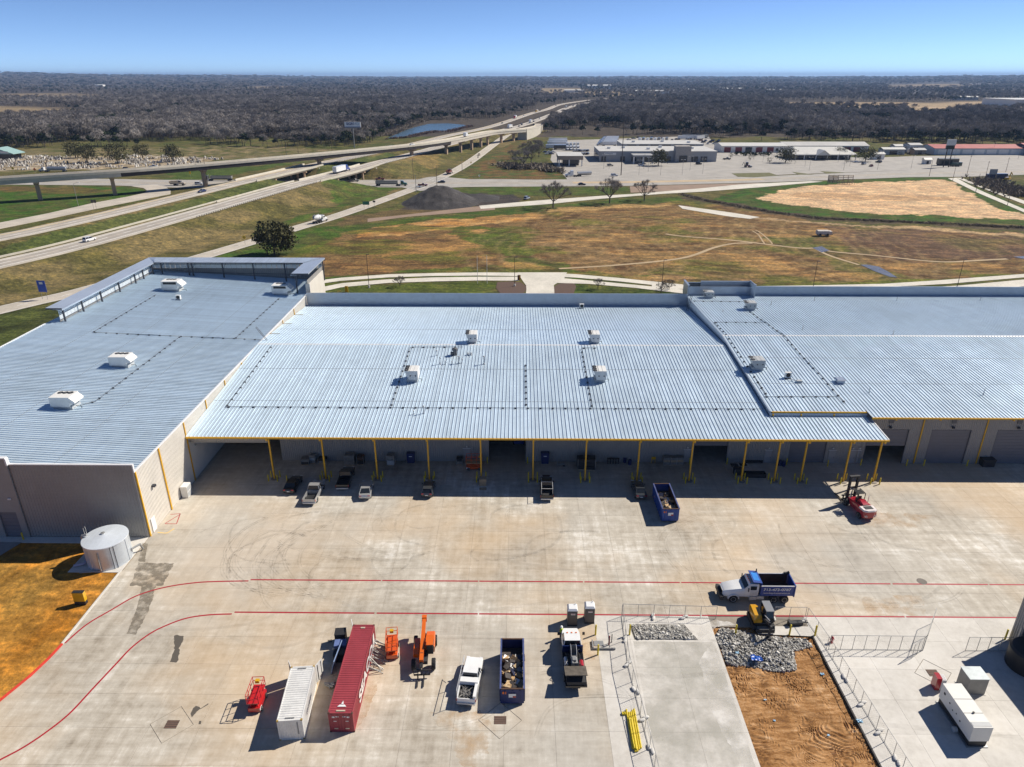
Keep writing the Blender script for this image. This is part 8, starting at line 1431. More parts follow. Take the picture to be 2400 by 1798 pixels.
mb.build('trousers',mat('work_trousers',(.06,.065,.09),.8),pt,True); mb=MB(); mb.lathe([(.145,1.66),(.14,1.70),(.125,1.78),(.07,1.83),(.0,1.84)],(0,-.01,0),14); mb.lathe([(.17,1.655),(.17,1.67),(.1,1.68)],(0,-.03,0),14); mb.build('hard_hat',P_WHITE,pt,True); mb=MB(); mb.box((0,-.10,1.60),(.03,.03,.05)); mb.box((-.035,-.085,1.635),(.025,.015,.012)); mb.box((.035,-.085,1.635),(.025,.015,.012)); mb.box((0,-.085,1.55),(.05,.012,.012)); mb.build('face',mat('skin_dark',(.28,.15,.11),.6),pt)
# ================================================================== bollards
bol=MB(); bol.lathe([(.10,0),(.10,1.12),(.08,1.18),(0,1.2)],n=10); BOL=bol.mesh('bollard',M_YELB,True)
def bollard(label,x,y,h=1.0,group='yellow bollards'): o_=obj_mesh('bollard',BOL,None,(x,y,0)); o_.scale=(1,1,h); return tag(o_,label,'bollard',group)
for i,x in enumerate(POSTX):
    for dx,dy,lb in ((-.72,-.72,'front left'),(.72,-.72,'front right'),(-.72,.6,'rear left'),(.72,.6,'rear right')): bollard('yellow bollard, %s of four round the %s canopy post from the left'%(lb,ordinal(i)),x+dx,YP+dy,1.0,'bollards round the canopy posts')
for x,y,lb in ((-5.2,103.7,'left of the open middle door'),(1.6,103.7,'right of the open middle door'),(28.9,103.7,'left of the half-open canopy door'),(35.2,103.7,'right of the half-open canopy door'),(45.2,103.7,'left of the closed canopy door'),(51.9,103.2,'right of the closed canopy door'),(57.6,103.6,'left of the half-open door of the right warehouse'),(65.2,103.5,'right of the half-open door of the right warehouse'),(68.1,103.5,'left of the first closed door of the right warehouse'),(75.3,103.5,'right of the first closed door of the right warehouse'),(79.0,103.5,'left of the second closed door of the right warehouse')): bollard('yellow bollard '+lb,x,y,1.0,'bollards beside the doors')
bollard('yellow bollard by the dark door of the left warehouse front',-69.8,81.6)
for (zf_,a,b_),lb in (((zE,1645,800),'behind the loaded truck, right of the toilets'),((zE,1660,930),'beside the loaded truck'),((zE,1865,800),'at the corner of the left rubble pile'),((zF,340,800),'left of the excavator'),((zF,690,800),'right of the excavator'),((zF,855,805),'at the corner of the right-hand fence'),((zF,2085,830),'against the grey shed at the right edge')): q=zf_(a,b_); bollard('yellow bollard '+lb,q[0],q[1],1.25,'bollards round the enclosure')
bollard('short yellow bollard by the black sedan at the first post',zA(1858,1508)[0],zA(1858,1508)[1],.8)
# ================================================================== enclosure: pit, rubble, fences
m,n,b,o=new_mat('dug_clay'); g=nd(n,'ShaderNodeNewGeometry'); mp=nd(n,'ShaderNodeMapping'); n.links.new(g.outputs['Position'],mp.inputs[0]); mp.inputs['Scale'].default_value=(.6,2.2,1); f=noise(n,mp.outputs[0],1.1,6,.7); f2=noise(n,g.outputs['Position'],.35,4); f3=noise(n,g.outputs['Position'],6,5,.7); k=maths(n,'ADD',maths(n,'MULTIPLY',f,.5),maths(n,'ADD',maths(n,'MULTIPLY',f2,.3),maths(n,'MULTIPLY',f3,.2)))
n.links.new(ramp(n,k,[(.34,(.085,.036,.012)),(.46,(.25,.115,.033)),(.56,(.44,.24,.10)),(.67,(.62,.45,.29))]),b.inputs['Base Color']); b.inputs['Roughness'].default_value=1; bump(n,b,f,.8,.12); M_PITS=m
gxx=np.arange(23.0,34.7,.11); gyy=np.arange(45,65.5,.11); HX,HY=np.meshgrid(gxx,gyy); dirn=vnoise(HX,HY,4.5,3,2)*6.0; hz_=-.20+(vnoise(HX,HY,1.8,5,4)-.5)*.22+.085*np.sin((HY*np.cos(dirn*.35)+HX*np.sin(dirn*.35))*2*pi/.5)*np.clip(vnoise(HX,HY,3,12)*2.4-.6,0,1); N_=len(gxx); mb=MB(); mb.add([(x,y,z) for x,y,z in zip(HX.ravel(),HY.ravel(),hz_.ravel())],[(j*N_+i,j*N_+i+1,(j+1)*N_+i+1,(j+1)*N_+i) for j in range(len(gyy)-1) for i in range(N_-1)]); tag(mb.build('dug_clay_ground',M_PITS,smooth=True),kind='structure')
mb=MB(); mb.bx(34.45,34.62,44,65.4,-.4,-.01); mb.bx(22.98,23.1,44,65.4,-.4,-.01); tag(mb.build('pit_edge',mat('cut_edge',(.06,.055,.05),.9)),kind='structure')
mb=MB(); mb.add([(23.05,65.5,-.001),(28.0,65.5,-.001),(28.2,64.2,-.001),(34.6,63.9,-.001),(34.6,65.5,-.001)],[(0,1,2,3,4)]); tag(mb.build('broken_slab_edge',M_NEW),kind='structure')
yard_cover=None
def rubble(name,label,P,n_,zb,smin,smax,seed,hmax):
    rg=random.Random(seed); P=np.array(P); lo=P.min(0); hi=P.max(0); mb=MB(); c0=P.mean(0); k=0
    while k<n_:
        x,y=rg.uniform(lo[0],hi[0]),rg.uniform(lo[1],hi[1])
        if not in1((x,y),P): continue
        d=min(1,polydist(np.array([x]),np.array([y]),np.vstack([P,P[:1]]))[0]/1.3); s=rg.uniform(smin,smax)*(1 if rg.random()<.88 else 1.8); z=zb+d*hmax*rg.uniform(.2,1); pts=[np.array((rg.gauss(0,1),rg.gauss(0,1),rg.gauss(0,.7))) for _ in range(8)]; mb.mi=rg.choice((0,0,0,1,2)); rz=rg.uniform(0,3); tl=rg.uniform(-.6,.6)
        vs=[]; 
        for zz in (-.5,.5):
            for a in (0,1,2,3,4): r_=s*rg.uniform(.6,1.0)*(1 if zz<0 else .75); an=rz+a*1.2566+rg.uniform(-.3,.3); vs.append((x+r_*cos(an),y+r_*sin(an),z+zz*s*rg.uniform(.6,1.1)+tl*r_*cos(an)))
        mb.add(vs,[(4,3,2,1,0),(5,6,7,8,9)]+[(i,(i+1)%5,5+(i+1)%5,5+i) for i in range(5)]); k+=1
    return tag(mb.build(name,[mat('rubble_grey',(.36,.345,.315),.95,var=.15,world=True,scale=2),mat('rubble_pale',(.56,.54,.50),.95,var=.12,world=True,scale=2),mat('rubble_dark',(.17,.16,.145),.95,var=.15,world=True,scale=2)]),label,kind='stuff')
rubble('concrete_rubble','broken grey concrete rubble heaped at the excavator',[(23.2,64.0),(24.2,65.2),(26,64.9),(28.5,64.0),(33.6,63.6),(33.9,62.4),(31.4,61.6),(30.9,58.9),(28.5,58.6),(25.6,59.4),(23.4,59.6)],4200,-.12,.06,.18,5,.5)
rubble('concrete_rubble','second patch of broken concrete rubble left of the excavator',[(13.5,65.6),(19.8,65.5),(20.8,63.3),(13.8,63.25)],1900,.03,.06,.18,6,.3)
mb=MB(); mb.add([(13.3,65.7,.006),(19.9,65.7,.006),(21.0,63.15,.006),(13.6,63.15,.006)],[(0,1,2,3)]); tag(mb.build('rubble_bed',mat('rubble_dark',(.17,.16,.145),.95)),kind='structure')
stain([(13.4,62.9),(22.8,62.9),(22.6,46),(13.3,46)],alpha_mat('pad_grey',(.42,.405,.35),.35,.62,.25,.5),.004,.1,21); stain([(20.3,60),(22.9,63),(22.9,46),(21.6,46),(20,53)],M_CHALK,.0045,.4,22); stain([(21.2,66.5),(24,66.5),(27,65.6),(24,65.5),(21,63)],M_CHALK,.005,.3,23)
for zf_,a,b_,sx,lb in ((zF,475,975,.62,'large blue plastic sheet on the rubble'),(zF,350,935,.2,'small blue plastic scrap in the rubble'),(zF,905,1050,.22,'blue plastic scrap at the pit edge'),(zF,535,1215,.13,'blue plastic scrap in the middle of the clay'),(zF,595,1350,.13,'pale blue scrap low in the clay'),(zF,945,1445,.15,'pale blue scrap near the right pit edge'),(zF,1145,1360,.3,'light blue bag at the right-hand fence')):
    q=zf_(a,b_); rg=random.Random(a); mb=MB(); N_=7; gr_=[((i/(N_-1)-.5)*2*sx*rg.uniform(.8,1.1),(j/(N_-1)-.5)*1.4*sx*rg.uniform(.8,1.1),rg.uniform(.0,.35)*sx) for j in range(N_) for i in range(N_)]; mb.add(gr_,[(j*N_+i,j*N_+i+1,(j+1)*N_+i+1,(j+1)*N_+i) for j in range(N_-1) for i in range(N_-1)]); o_=mb.build('plastic_scrap',mat('blue_plastic',(.012,.09,.42),.4) if sx>.3 else mat('pale_blue_plastic',(.30,.50,.66),.4)); o_.location=(q[0],q[1],.12 if 'rubble' not in lb else .5); o_.location[2]=-.12 if 'clay' in lb or 'pit' in lb else (.42 if 'rubble' in lb else .05); tag(o_,lb,'plastic')
M_GALV=mat('galvanised_tube',(.36,.36,.35),.45,.5)
_fp={}
def fence_panel(label,a,b_,h=1.85,group='temporary fence panels',diag=False):
    a=np.array(a[:2],float); b_=np.array(b_[:2],float); L=round(float(np.linalg.norm(b_-a)),2); rz=math.atan2(b_[1]-a[1],b_[0]-a[0])
    if (L,h) not in _fp:
        mb=MB(); 
        for z in (.08,h): mb.tube((0,0,z),(L,0,z),.03,6)
        for x in (0,L/2,L): mb.tube((x,0,0),(x,0,h),.03,6)
        m2=MB(); s=.26; 
        for k in np.arange(-h,L,s):
            x0,z0=(k,.08) if k>=0 else (0,.08-k); x1,z1=(k+h-.08,h) if k+h-.08<=L else (L,.08+L-k)
            if z0<h: m2.add([(x0-.006,0,z0),(x0+.006,0,z0),(x1+.006,0,z1),(x1-.006,0,z1)],[(0,1,2,3)]); m2.add([(L-x0-.006,0,z0),(L-x0+.006,0,z0),(L-x1+.006,0,z1),(L-x1-.006,0,z1)],[(0,1,2,3)])
        _fp[(L,h)]=(mb.mesh('frame',M_GALV),m2.mesh('wire_mesh',M_GALV))
    t=thing('fence_panel',label,'fence',(a[0],a[1],0),rz,group); obj_mesh('frame',_fp[(L,h)][0],t); o_=obj_mesh('wire_mesh',_fp[(L,h)][1],t); o_['kind']='stuff'
    return t
def run(P,step,lb,**k):
    P=[np.array(p[:2],float) for p in P]; i=0
    for a,b_ in zip(P[:-1],P[1:]):
        n_=max(1,int(round(np.linalg.norm(b_-a)/step)))
        for j in range(n_): fence_panel(lb%ordinal(i),a+(b_-a)*j/n_,a+(b_-a)*(j+1)/n_,**k); i+=1
run([(12.6,67.0),(12.3,59),(13.0,46.6),(13.2,42)],3.6,'chain-link fence panel left of the clay pit, %s from the back')
run([(12.7,67.05),(23.9,66.7)],3.7,'chain-link fence panel behind the left rubble, %s from the left')
run([(30.8,66.7),(34.6,66.7)],3.8,'chain-link fence panel right of the excavator, %s from the left')
run([(34.75,66.6),(35.3,61.9),(36.3,46.6),(36.6,42)],3.4,'chain-link fence panel right of the clay pit, %s from the back')
run([(35.5,61.85),(46.2,61.8)],2.7,'tall chain-link fence panel across the white concrete, %s from the left',h=2.1,group='enclosure fence panels')
fence_panel('chain-link gate leaf swung open at the end of the cross fence',(46.2,61.8),(49.6,66.2),2.3,'enclosure fence panels'); fence_panel('short chain-link gate leaf folded at the cross fence end',(46.0,61.75),(44.3,60.6),2.0,'enclosure fence panels')
run([(51.0,61.8),(56.0,61.8)],2.5,'chain-link fence panel by the black tank, %s from the left',h=2.0,group='enclosure fence panels')
def sandbag(label,x,y):
    t=thing('sandbag_pair',label,'sandbags',(x,y,0),random.uniform(0,3),'fence sandbags')
    for s in (-1,1): mb=MB(); mb.lathe([(.08,-.34),(.15,-.26),(.17,0),(.15,.26),(.06,.34)],(0,0,0),8,'x'); o_=mb.build('bag',mat('sandbag_white',(.62,.60,.56),.9),t,True); o_.location=(s*.25,s*.12,.13); o_.scale=(1,1.1,.75)
for i,(x,y) in enumerate(((12.5,63.2),(12.3,59.4),(12.6,55.7),(12.9,52.1),(13.0,48.6))): sandbag('white sandbags on the left pit fence, %s from the back'%ordinal(i),x,y)
for i,(x,y) in enumerate(((16.4,66.9),(20.1,66.8),(30.8,66.9),(34.3,66.4))): sandbag('white sandbags on the rear fence, %s from the left'%ordinal(i),x,y)
for i,(x,y) in enumerate(((35.6,57.6),(35.9,54.2),(36.1,50.8),(36.3,47.6))): sandbag('white sandbags on the right pit fence, %s from the back'%ordinal(i),x,y)
q=zE(1900,1420); t=thing('bollard_stack','stack of new yellow steel pipes lying beside the left pit fence','pipes',(q[0]-.1,q[1],0),.0)
for i in range(7): mb=MB(); x=-.42+(i%5)*.2; y0=random.uniform(-.25,.25); mb.tube((x+.1*(i//5),-2.3+y0,.1+.17*(i//5)),(x+.1*(i//5),(2.3 if i<5 else 1.2)+y0,.1+.17*(i//5)),.098,9); mb.build('pipe',M_YELB,t)
mb=MB(); mb.box((-.75,1.95,.12),(.35,.3,.2)); mb.build('pipe_end',M_YELB,t)
q=zE(1690,870); t=thing('backflow_cover','low grey pit lid with red standpipe left of the pit fence','standpipe',(q[0],q[1],0)); mb=MB(); mb.box((-.4,.3,.03),(1.1,.8,.06)); mb.build('lid',M_GALV,t); mb=MB(); mb.tube((.75,.1,0),(.75,.1,1.3),.09,8); mb.build('standpipe',mat('dark_red_pipe',(.15,.012,.02),.5),t); mb=MB(); mb.tube((1.1,.5,0),(1.1,.5,1.2),.05,8); mb.build('rod',M_CHAS,t); mb=MB(); mb.box((.1,-.62,.12),(2.6,.14,.24)); mb.box((-1.13,.0,.12),(.14,1.3,.24)); mb.build('low_kerb',mat('kerb_grey',(.22,.22,.22),.8),t)
q=zF(962,850); t=thing('fire_hydrant','red fire hydrant beside the enclosure fence corner','hydrant',(q[0],q[1],0)); mb=MB(); mb.lathe([(.2,0),(.2,.06),(.13,.1),(.13,.65),(.18,.68),(.18,.74),(.12,.82),(.05,.92),(0,.93)],n=12); mb.build('barrel',P_RED,t,True); mb=MB(); mb.tube((-.26,0,.5),(.26,0,.5),.07,8); mb.tube((0,-.25,.45),(0,0,.45),.09,8); mb.build('outlet',P_RED,t)
q=zF(730,735); t=thing('breaker_attachment','black hydraulic breaker lying by the fence right of the excavator','attachment',(q[0],q[1],0),.1); mb=MB(); mb.bx(-.8,.8,-.25,.25,0,.45); mb.tube((.8,0,.22),(1.5,0,.22),.07,6); mb.build('body',M_CHAS,t); mb=MB(); mb.bx(-.9,-.6,-.35,.35,.0,.55); mb.build('bracket',M_BLKP,t)
# generator, cabinets, tank, shed
t=thing('generator','long white enclosed generator on a black base','generator',(44.85,51.9,0),0); mb=MB(); mb.bx(-.85,.85,-2.65,2.65,.1,.75); mb.build('base_tank',M_BLKP,t); mb=MB(); mb.bx(-.95,.95,-2.7,2.7,.76,2.6); mb.build('enclosure',mat('generator_white',(.66,.65,.61),.5,var=.04),t); mb=MB(); mb.bx(-1.05,1.05,-2.8,2.75,0.01,.09); mb.build('skid',M_GALV,t)
for y in (-1.0,.7): mb=MB(); mb.bx(-.955,.955,y-.02,y+.02,2.601,2.615); mb.build('roof_seam',M_BLKP,t)
for y,z,r_ in ((2.0,1.9,.16),(1.0,1.7,.1),(.4,1.4,.08),(-.2,1.6,.08),(-.9,1.4,.1)): mb=MB(); mb.lathe([(r_,-.01),(r_,.01)],(-.96,y,z),10,'x'); mb.build('port',M_BLKP,t)
mb=MB(); mb.bx(-.9,.9,-2.55,-2.05,2.601,2.63); mb.build('top_grille',M_UNITG,t); mb=MB(); mb.tube((0,-1.0,2.6),(0,-1.0,2.75),.1,8); mb.build('exhaust_outlet',M_BLKP,t); mb=MB(); mb.tube((-1.35,-.9,.25),(-1.0,-.9,.25),.28,12); mb.build('end_drum',M_UNITG,t)
t=thing('electrical_cabinet','tall grey electrical cabinet behind the generator','cabinet',(48.4,56.4,0)); mb=MB(); mb.box((0,0,1.1),(2.0,1.7,2.1)); mb.build('body',mat('cabinet_grey',(.22,.22,.215),.5,.2),t); mb=MB(); mb.box((0,0,2.18),(2.1,1.8,.07)); mb.build('lid',mat('cabinet_lid',(.42,.46,.47),.5,.2),t); mb=MB(); mb.box((0,0,.02),(2.2,1.9,.05)); mb.build('plinth',M_NEW,t)
t=thing('cabinet_red','small red cabinet with white finned side by the drain','cabinet',(44.9,56.5,0),-.1); mb=MB(); mb.box((-.2,0,.85),(.5,.9,1.6)); mb.build('body',P_RED,t)
for i in range(4): mb=MB(); mb.box((.12+i*.13,0,.8),(.08,.85,1.35)); mb.build('fin',P_WHITE,t)
mb=MB(); mb.lathe([(2.1,0),(2.1,2.2),(1.9,2.45),(.6,2.6),(0,2.6)],n=28); t=thing('water_tank','round black plastic tank against the grey shed at the right','tank',(56.5,59.6,0)); mb.build('shell',mat('tank_black',(.012,.012,.013),.5,var=.1),t,True); mb=MB(); mb.lathe([(.35,2.6),(.35,2.7),(0,2.72)],n=12); mb.build('lid',M_BLKP,t); mb=MB(); mb.tube((-.2,2.0,0),(-.2,2.0,3.6),.09,8); mb.build('fill_pipe',M_GALV,t)
t=thing('metal_shed','corner of a grey ribbed metal shed at the right edge','shed',(0,0,0)); mb=MB(); corr(mb,(57.1,63.7),(57.1,62.2),0,7.0); corr(mb,(57.1,62.2),(59.2,62.2),0,7.0); corr(mb,(59.2,62.2),(59.2,30),0,7.0); mb.build('wall',M_WALL,t); mb=MB(); mb.bx(57.15,59.3,62.25,63.7,0,6.9); mb.bx(59.25,80,30,63.7,0,6.9); mb.build('core',M_LINER,t); mb=MB(); mb.bx(56.95,80,62.1,63.8,7.0,7.15); mb.bx(59.05,80,30,62.1,7.0,7.15); mb.build('roof_trim',M_TRIM,t)
# ================================================================== galvanised tank at the left corner
t=thing('water_tank','round galvanised water tank beside the left warehouse corner','tank',(-55.2,77.5,0)); M_GT=mat('tank_galvanised',(.60,.65,.70),.4,.45,.08,.5,world=True); mb=MB(); R0=2.75; mb.lathe([(R0,0),(R0,3.5)],n=44); mb.build('shell',M_GT,t,True); mb=MB(); mb.lathe([(R0+.1,3.45),(R0+.08,3.56),(.2,3.95),(0,3.96)],n=44); mb.build('roof',roof_mat('tank_roof',(.72,.77,.82),.4,.3),t)
for a in (-2.3,-1.9,-.9,-.75,-.1): mb=MB(); mb.tube((R0*1.01*cos(a),R0*1.01*sin(a),0),(R0*1.01*cos(a),R0*1.01*sin(a),3.4),.035,6); mb.build('seam',M_DKST if a in (-.9,-.75) else M_GT,t)
mb=MB(); mb.lathe([(.28,3.9),(.28,4.05),(0,4.1)],(-.3,.2,0),10); mb.build('hatch',M_GALV,t); mb=MB(); mb.path([(-2.9,-.2,.3),(-2.95,-.2,3.8),(-2.3,-.1,3.95)],.17,10); mb.build('inlet_pipe',M_GALV,t); mb=MB(); mb.path([(-2.9,-.3,.35),(-2.7,-1.5,.3),(-3.9,-1.9,.25)],.16,10); mb.build('drain_pipe',mat('lilac_pipe',(.45,.42,.50),.5),t); mb=MB(); mb.path([(.3,-2.85,2.9),(.3,-2.9,.5),(.3,-2.9,.18),(-2.4,-3.2,.15)],.09,8); mb.build('level_pipe',M_GALV,t); mb=MB(); mb.path([(2.8,.5,1.2),(3.4,1.6,1.2),(3.5,1.9,.2)],.14,8); mb.build('outlet_pipe',M_GALV,t)
mb=MB(); 
for s in (-.2,.2): mb.tube((-2.85,.5+s,.1),(-2.85,.5+s,4.7),.03,5)
mb.build('ladder_rails',M_GALV,t)
t=thing('yellow_cabinet','yellow service cabinet with black base on the bare orange soil','cabinet',(-54.1,68.6,0),.02); mb=MB(); mb.box((0,0,1.15),(1.35,.5,1.3)); mb.build('body',P_YEL,t); mb=MB(); mb.box((0,0,.25),(1.35,.5,.5)); mb.build('base',M_BLKP,t); mb=MB(); mb.box((0,0,1.83),(1.37,.52,.06)); mb.build('lid',M_BLKP,t)
t=thing('wall_condenser','pale louvred condenser standing against the sunlit side wall','condenser',(-51.6,93.2,0),.02); mb=MB(); mb.box((0,0,1.0),(1.0,1.5,1.9)); mb.build('case',M_UNIT,t)
for i in range(4): mb=MB(); mb.box((.51,-.55+(i%2)*.75+.18,.55+(i//2)*.9),(.03,.62,.75)); mb.build('grille',M_UNITG,t)
mb=MB(); mb.tube((1.8,-3.0,.03),(2.6,-3.6,.03),.02,5)
# ================================================================== goods along the canopy wall
def goods(name,label,cat,x,y,parts,rz=0.0,group='goods along the canopy wall'):
    t=thing(name,label,cat,(x,y,0),rz,group)
    for nm,c,d,mt in parts: mb=MB(); mb.box(c,d); mb.build(nm,mt,t)
    return t
M_CRATE=mat('wire_crate',(.24,.23,.21),.6,.3,.2,2); M_DBIN=mat('bin_blue',(.012,.022,.10),.45); M_PAL=mat('pallet_wood',(.40,.30,.19),.9,var=.2,scale=3)
def stack(name,label,x,y,w_,d,h,n_,mt,mt2):
    t=thing(name,label,'crate',(x,y,0),random.uniform(-.06,.06),'goods along the canopy wall')
    for i in range(n_):
        z=.12+i*(h-.12)/n_; mb=MB(); mb.box((0,0,z+(h/n_)*.45),(w_,d,(h/n_)*.86)); mb.build('tier',mt if i%2==0 else mt2,t)
    mb=MB(); mb.box((0,0,.06),(w_*1.04,d*1.04,.11)); mb.build('pallet',M_PAL,t)
    for sx in (-1,1):
        for sy in (-1,1): mb=MB(); mb.box((sx*w_*.5,sy*d*.5,h/2),(.06,.06,h)); mb.build('post',M_GALV,t)
gx_=lambda zf_,a,b_: zf_(a,b_)
for (zf_,a,b_),w_,d,h,n_,m1,m2,lb in (((zA,1975,1410),1.3,1.1,1.1,2,M_BLKP,M_CRATE,'low black crate near the first canopy post'),((zA,2025,1400),.9,.8,1.6,3,M_CRATE,M_UNITG,'tall grey cage left of the second canopy post'),((zA,2085,1400),1.3,1.0,.9,2,M_CRATE,M_BLKP,'low wire crate behind the second canopy post'),((zB,55,1300),1.6,1.2,1.9,3,M_CRATE,M_CRATE,'large wire cage left of the third canopy post'),((zB,125,1298),1.1,1.0,1.6,2,M_BLKP,M_RUST,'black and red crate left of the third canopy post'),((zB,320,1302),1.2,1.0,1.9,2,M_UNITG,M_CRATE,'pale wrapped crate between the third and fourth posts'),((zB,765,1298),1.0,.9,1.2,2,M_CRATE,M_BLKP,'small dark cage left of the orange scissor lift'),((zB,1550,1330),1.1,1.6,2.0,3,M_BLKP,M_BLKP,'black rack left of the seventh canopy post'),((zB,1612,1333),1.6,1.5,2.1,3,M_BLKP,M_BLKP,'wide black rack right of the seventh canopy post'),((zB,2105,1300),1.1,1.0,1.5,3,M_CRATE,M_PAL,'wrapped pallet by the wall, left of three'),((zB,2150,1300),1.0,1.0,1.4,3,M_CRATE,M_PAL,'wrapped pallet by the wall, middle of three'),((zB,2190,1300),1.1,1.0,1.5,3,M_CRATE,M_PAL,'wrapped pallet by the wall, right of three'),((zC,360,1370),1.3,1.1,1.2,2,M_BLKP,M_BLKP,'black crate with white tag at the tenth canopy post')):
    q=zf_(a,b_); stack('storage_rack' if h>1.7 else 'storage_crate',lb,q[0],q[1]+d/2,w_,d,h,n_,m1,m2)
def bin_(label,q,h=1.7,w_=1.3):
    t=thing('blue_bin',label,'bin',(q[0],q[1]+.5,0),0,'blue bins along the canopy wall'); mb=MB(); mb.box((0,0,h/2+.05),(w_*.9,.95,h),taper=1.1); mb.build('body',M_DBIN,t); mb=MB(); mb.box((0,.02,h+.1),(w_*1.05,1.08,.1)); mb.build('lid',M_DBIN,t); mb=MB(); mb.box((0,-.535,h*.8),(.5,.02,.12)); mb.build('label_plate',P_WHITE,t)
bin_('dark blue bin between the third and fourth canopy posts',zB(450,1288)); bin_('dark blue bin right of the open middle door',zB(1318,1292),1.9,1.35)
def drum(label,q,mt=M_DBIN): 
    t=thing('steel_drum',label,'drum',(q[0],q[1]+.3,0),0,'blue drums along the canopy wall'); mb=MB(); mb.lathe([(.29,0),(.30,.03),(.29,.3),(.305,.32),(.29,.34),(.29,.62),(.305,.64),(.29,.66),(.29,.9),(.27,.9),(.27,.87),(0,.87)],n=16); mb.build('body',mt,t,True); mb=MB(); mb.lathe([(.04,.87),(.04,.9),(0,.9)],(.15,0,0),8); mb.build('bung',M_GALV,t)
for a,b_,lb in ((1835,1285,'left of the pair by the eighth post'),(1868,1300,'right of the pair by the eighth post')): drum('blue steel drum '+lb,zB(a,b_))
for a,b_,lb in ((632,1305,'left of the pair before the closed canopy door'),(655,1310,'right of the pair before the closed canopy door')): drum('dark blue steel drum '+lb,zC(a,b_))
goods('work_bench','low black bench frame between the seventh and eighth posts','bench',*zB(1758,1288)[:2],[('top',(0,0,.95),(2.0,.4,.08),M_BLKP)]+[('leg',(x,0,.47),(.1,.35,.92),M_BLKP) for x in (-.9,-.45,0,.45,.9)])
goods('caution_stand','yellow caution stand right of the eighth post','sign',*zB(2018,1285)[:2],[('board',(0,0,.95),(.7,.06,.5),P_YEL),('leg',(-.28,0,.35),(.05,.3,.7),P_YEL),('leg',(.28,0,.35),(.05,.3,.7),P_YEL)])
goods('hand_cart','small grey hand cart between the sixth and seventh posts','cart',*zB(1420,1302)[:2],[('deck',(0,0,.35),(1.3,.7,.08),M_GALV),('handle',(-.6,0,.75),(.06,.6,.8),M_GALV),('wheel',(.5,-.3,.15),(.28,.08,.28),M_TYRE_),('wheel',(.5,.3,.15),(.28,.08,.28),M_TYRE_)])
goods('steel_trough','long black steel trough right of the tenth canopy post','trough',*zC(465,1372)[:2],[('side',(0,-.5,.4),(3.4,.08,.7),M_BLKP),('side',(0,.5,.4),(3.4,.08,.7),M_BLKP),('end',(-1.66,0,.4),(.08,.9,.7),M_BLKP),('end',(1.66,0,.4),(.08,.9,.7),M_BLKP),('base',(0,0,.05),(3.3,.9,.1),M_BLKP)])
goods('wall_trough','low dark trough lying along the wall behind the tenth post','trough',*zC(460,1282)[:2],[('body',(0,0,.22),(2.8,.5,.44),M_BLKP),('rim',(0,0,.46),(2.9,.6,.04),M_CHAS)])
goods('cable_coil','coil of dark cable on the floor by the half-open canopy door','coil',*zC(335,1300)[:2],[('base',(0,0,.05),(1.2,.9,.08),M_BLKP),('coil_top',(0,0,.14),(.8,.6,.1),M_CHAS)]); goods('floor_mat','dark mat beside the cable coil','mat',*zC(390,1295)[:2],[('sheet',(0,0,.02),(1.2,.9,.03),M_BLKP)])
q=zB(915,1440); t=thing('pallet_stack','leaning stack of wooden pallets in front of the fifth canopy post','pallets',(q[0],q[1]+.7,0),.05)
for i in range(9): mb=MB(); mb.box((0,0,.07+i*.14),(1.15,1.05,.1)); mb.build('pallet',M_PAL,t)
for i in range(4): mb=MB(); mb.box((0,-1.0+.0,.05+i*.005),(1.15,.14,.03)); o_=mb.build('loose_board',M_PAL,t); o_.location=(0,.0-.22*i,0)
goods('ground_plate','brown steel plate lying behind the pickup with ladder rack','plate',*zB(1328,1385)[:2],[('sheet',(0,.6,.02),(1.3,.9,.03),M_RUST)])
goods('black_bin','black square bin standing on the shaded floor before the right warehouse','bin',*zC(1978,1305)[:2],[('body',(0,.7,.65),(1.9,1.5,1.2),M_BLKP),('lid',(0,.7,1.3),(2.0,1.6,.1),M_BLKP)],group=None) if 0 else None
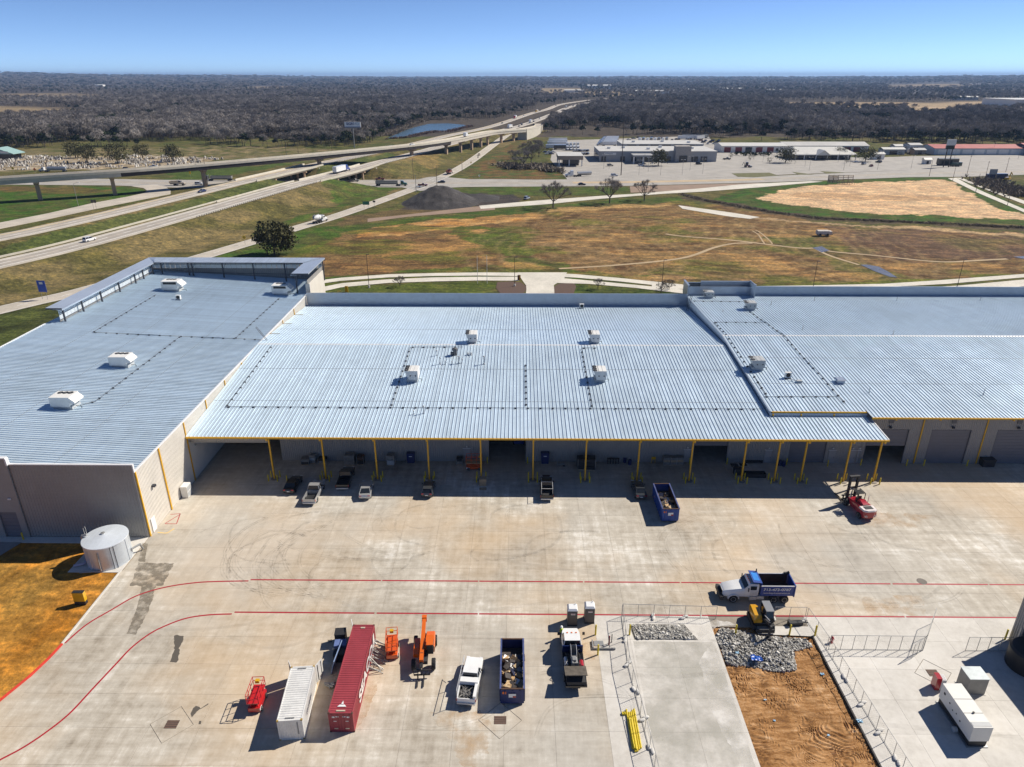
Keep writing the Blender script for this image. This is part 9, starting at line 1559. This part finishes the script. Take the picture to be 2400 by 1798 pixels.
t=thing('black_bin','black square bin before the doors of the right warehouse','bin',(zC(1978,1312)[0],zC(1978,1312)[1]+.7,0)); mb=MB(); mb.box((0,0,.65),(1.9,1.4,1.25),taper=1.08); mb.build('body',M_BLKP,t); mb=MB(); mb.box((0,0,1.32),(2.1,1.6,.09)); mb.build('lid',M_BLKP,t)
t=thing('stored_truck','blue truck parked deep inside the open middle door','truck',(.1,112,0),-pi/2); mb=MB(); mb.loft([ring(x,.6,b_,w_,.9) for x,b_,w_ in ((-2,1.9,1.0),(1.2,1.9,1.0),(2.2,1.4,.95),(2.6,1.1,.85))]); mb.build('cab',P_BLUE,t,True); mb=MB(); mb.add([(1.25,.85,1.85),(1.25,-.85,1.85),(2.15,-.85,1.42),(2.15,.85,1.42)],[(0,1,2,3)]); mb.build('windscreen',M_GLASS,t)
for x in (-1.4,1.7):
    for s in (-1,1): wheel(t,x,s*.9,.42,.3)
# site fence behind the middle warehouse
t=thing('perimeter_fence','black chain-link perimeter fence behind the middle warehouse','fence',(0,0,0)); 
for i in range(34):
    x=-50+i*2.6
    if -8<x-7<0 and 0: continue
    if 2<x<13: continue
    mb=MB(); mb.tube((x,196,0),(x,196,2.1),.05,5); mb.build('post',M_POLED,t)
mb=MB()
for x0,x1 in ((-50,1.9),(13,38)):
    for z in (.1,1.1,2.05): mb.tube((x0,196,z),(x1,196,z),.03,4)
mb.build('rails',M_POLED,t)
q=kL(1150,1400); t=thing('entry_marker','small yellow and brown marker sign at the gate drive','sign',(q[0],q[1],0)); mb=MB(); mb.box((0,0,.9),(1.0,.3,1.6)); mb.build('panel',mat('marker_brown',(.16,.07,.04),.6),t); mb=MB(); mb.box((.3,-.17,.9),(.3,.04,1.5)); mb.build('stripe',P_YEL,t)
q=kL(35,1475); t=thing('entry_marker','small yellow marker sign by the corner tower','sign',(q[0],q[1],0)); mb=MB(); mb.box((0,0,.9),(.9,.3,1.8)); mb.build('panel',P_YEL,t); mb=MB(); mb.box((-2.2,-.5,.4),(1.2,.12,.12),.4); mb.build('arm',P_YEL,t)
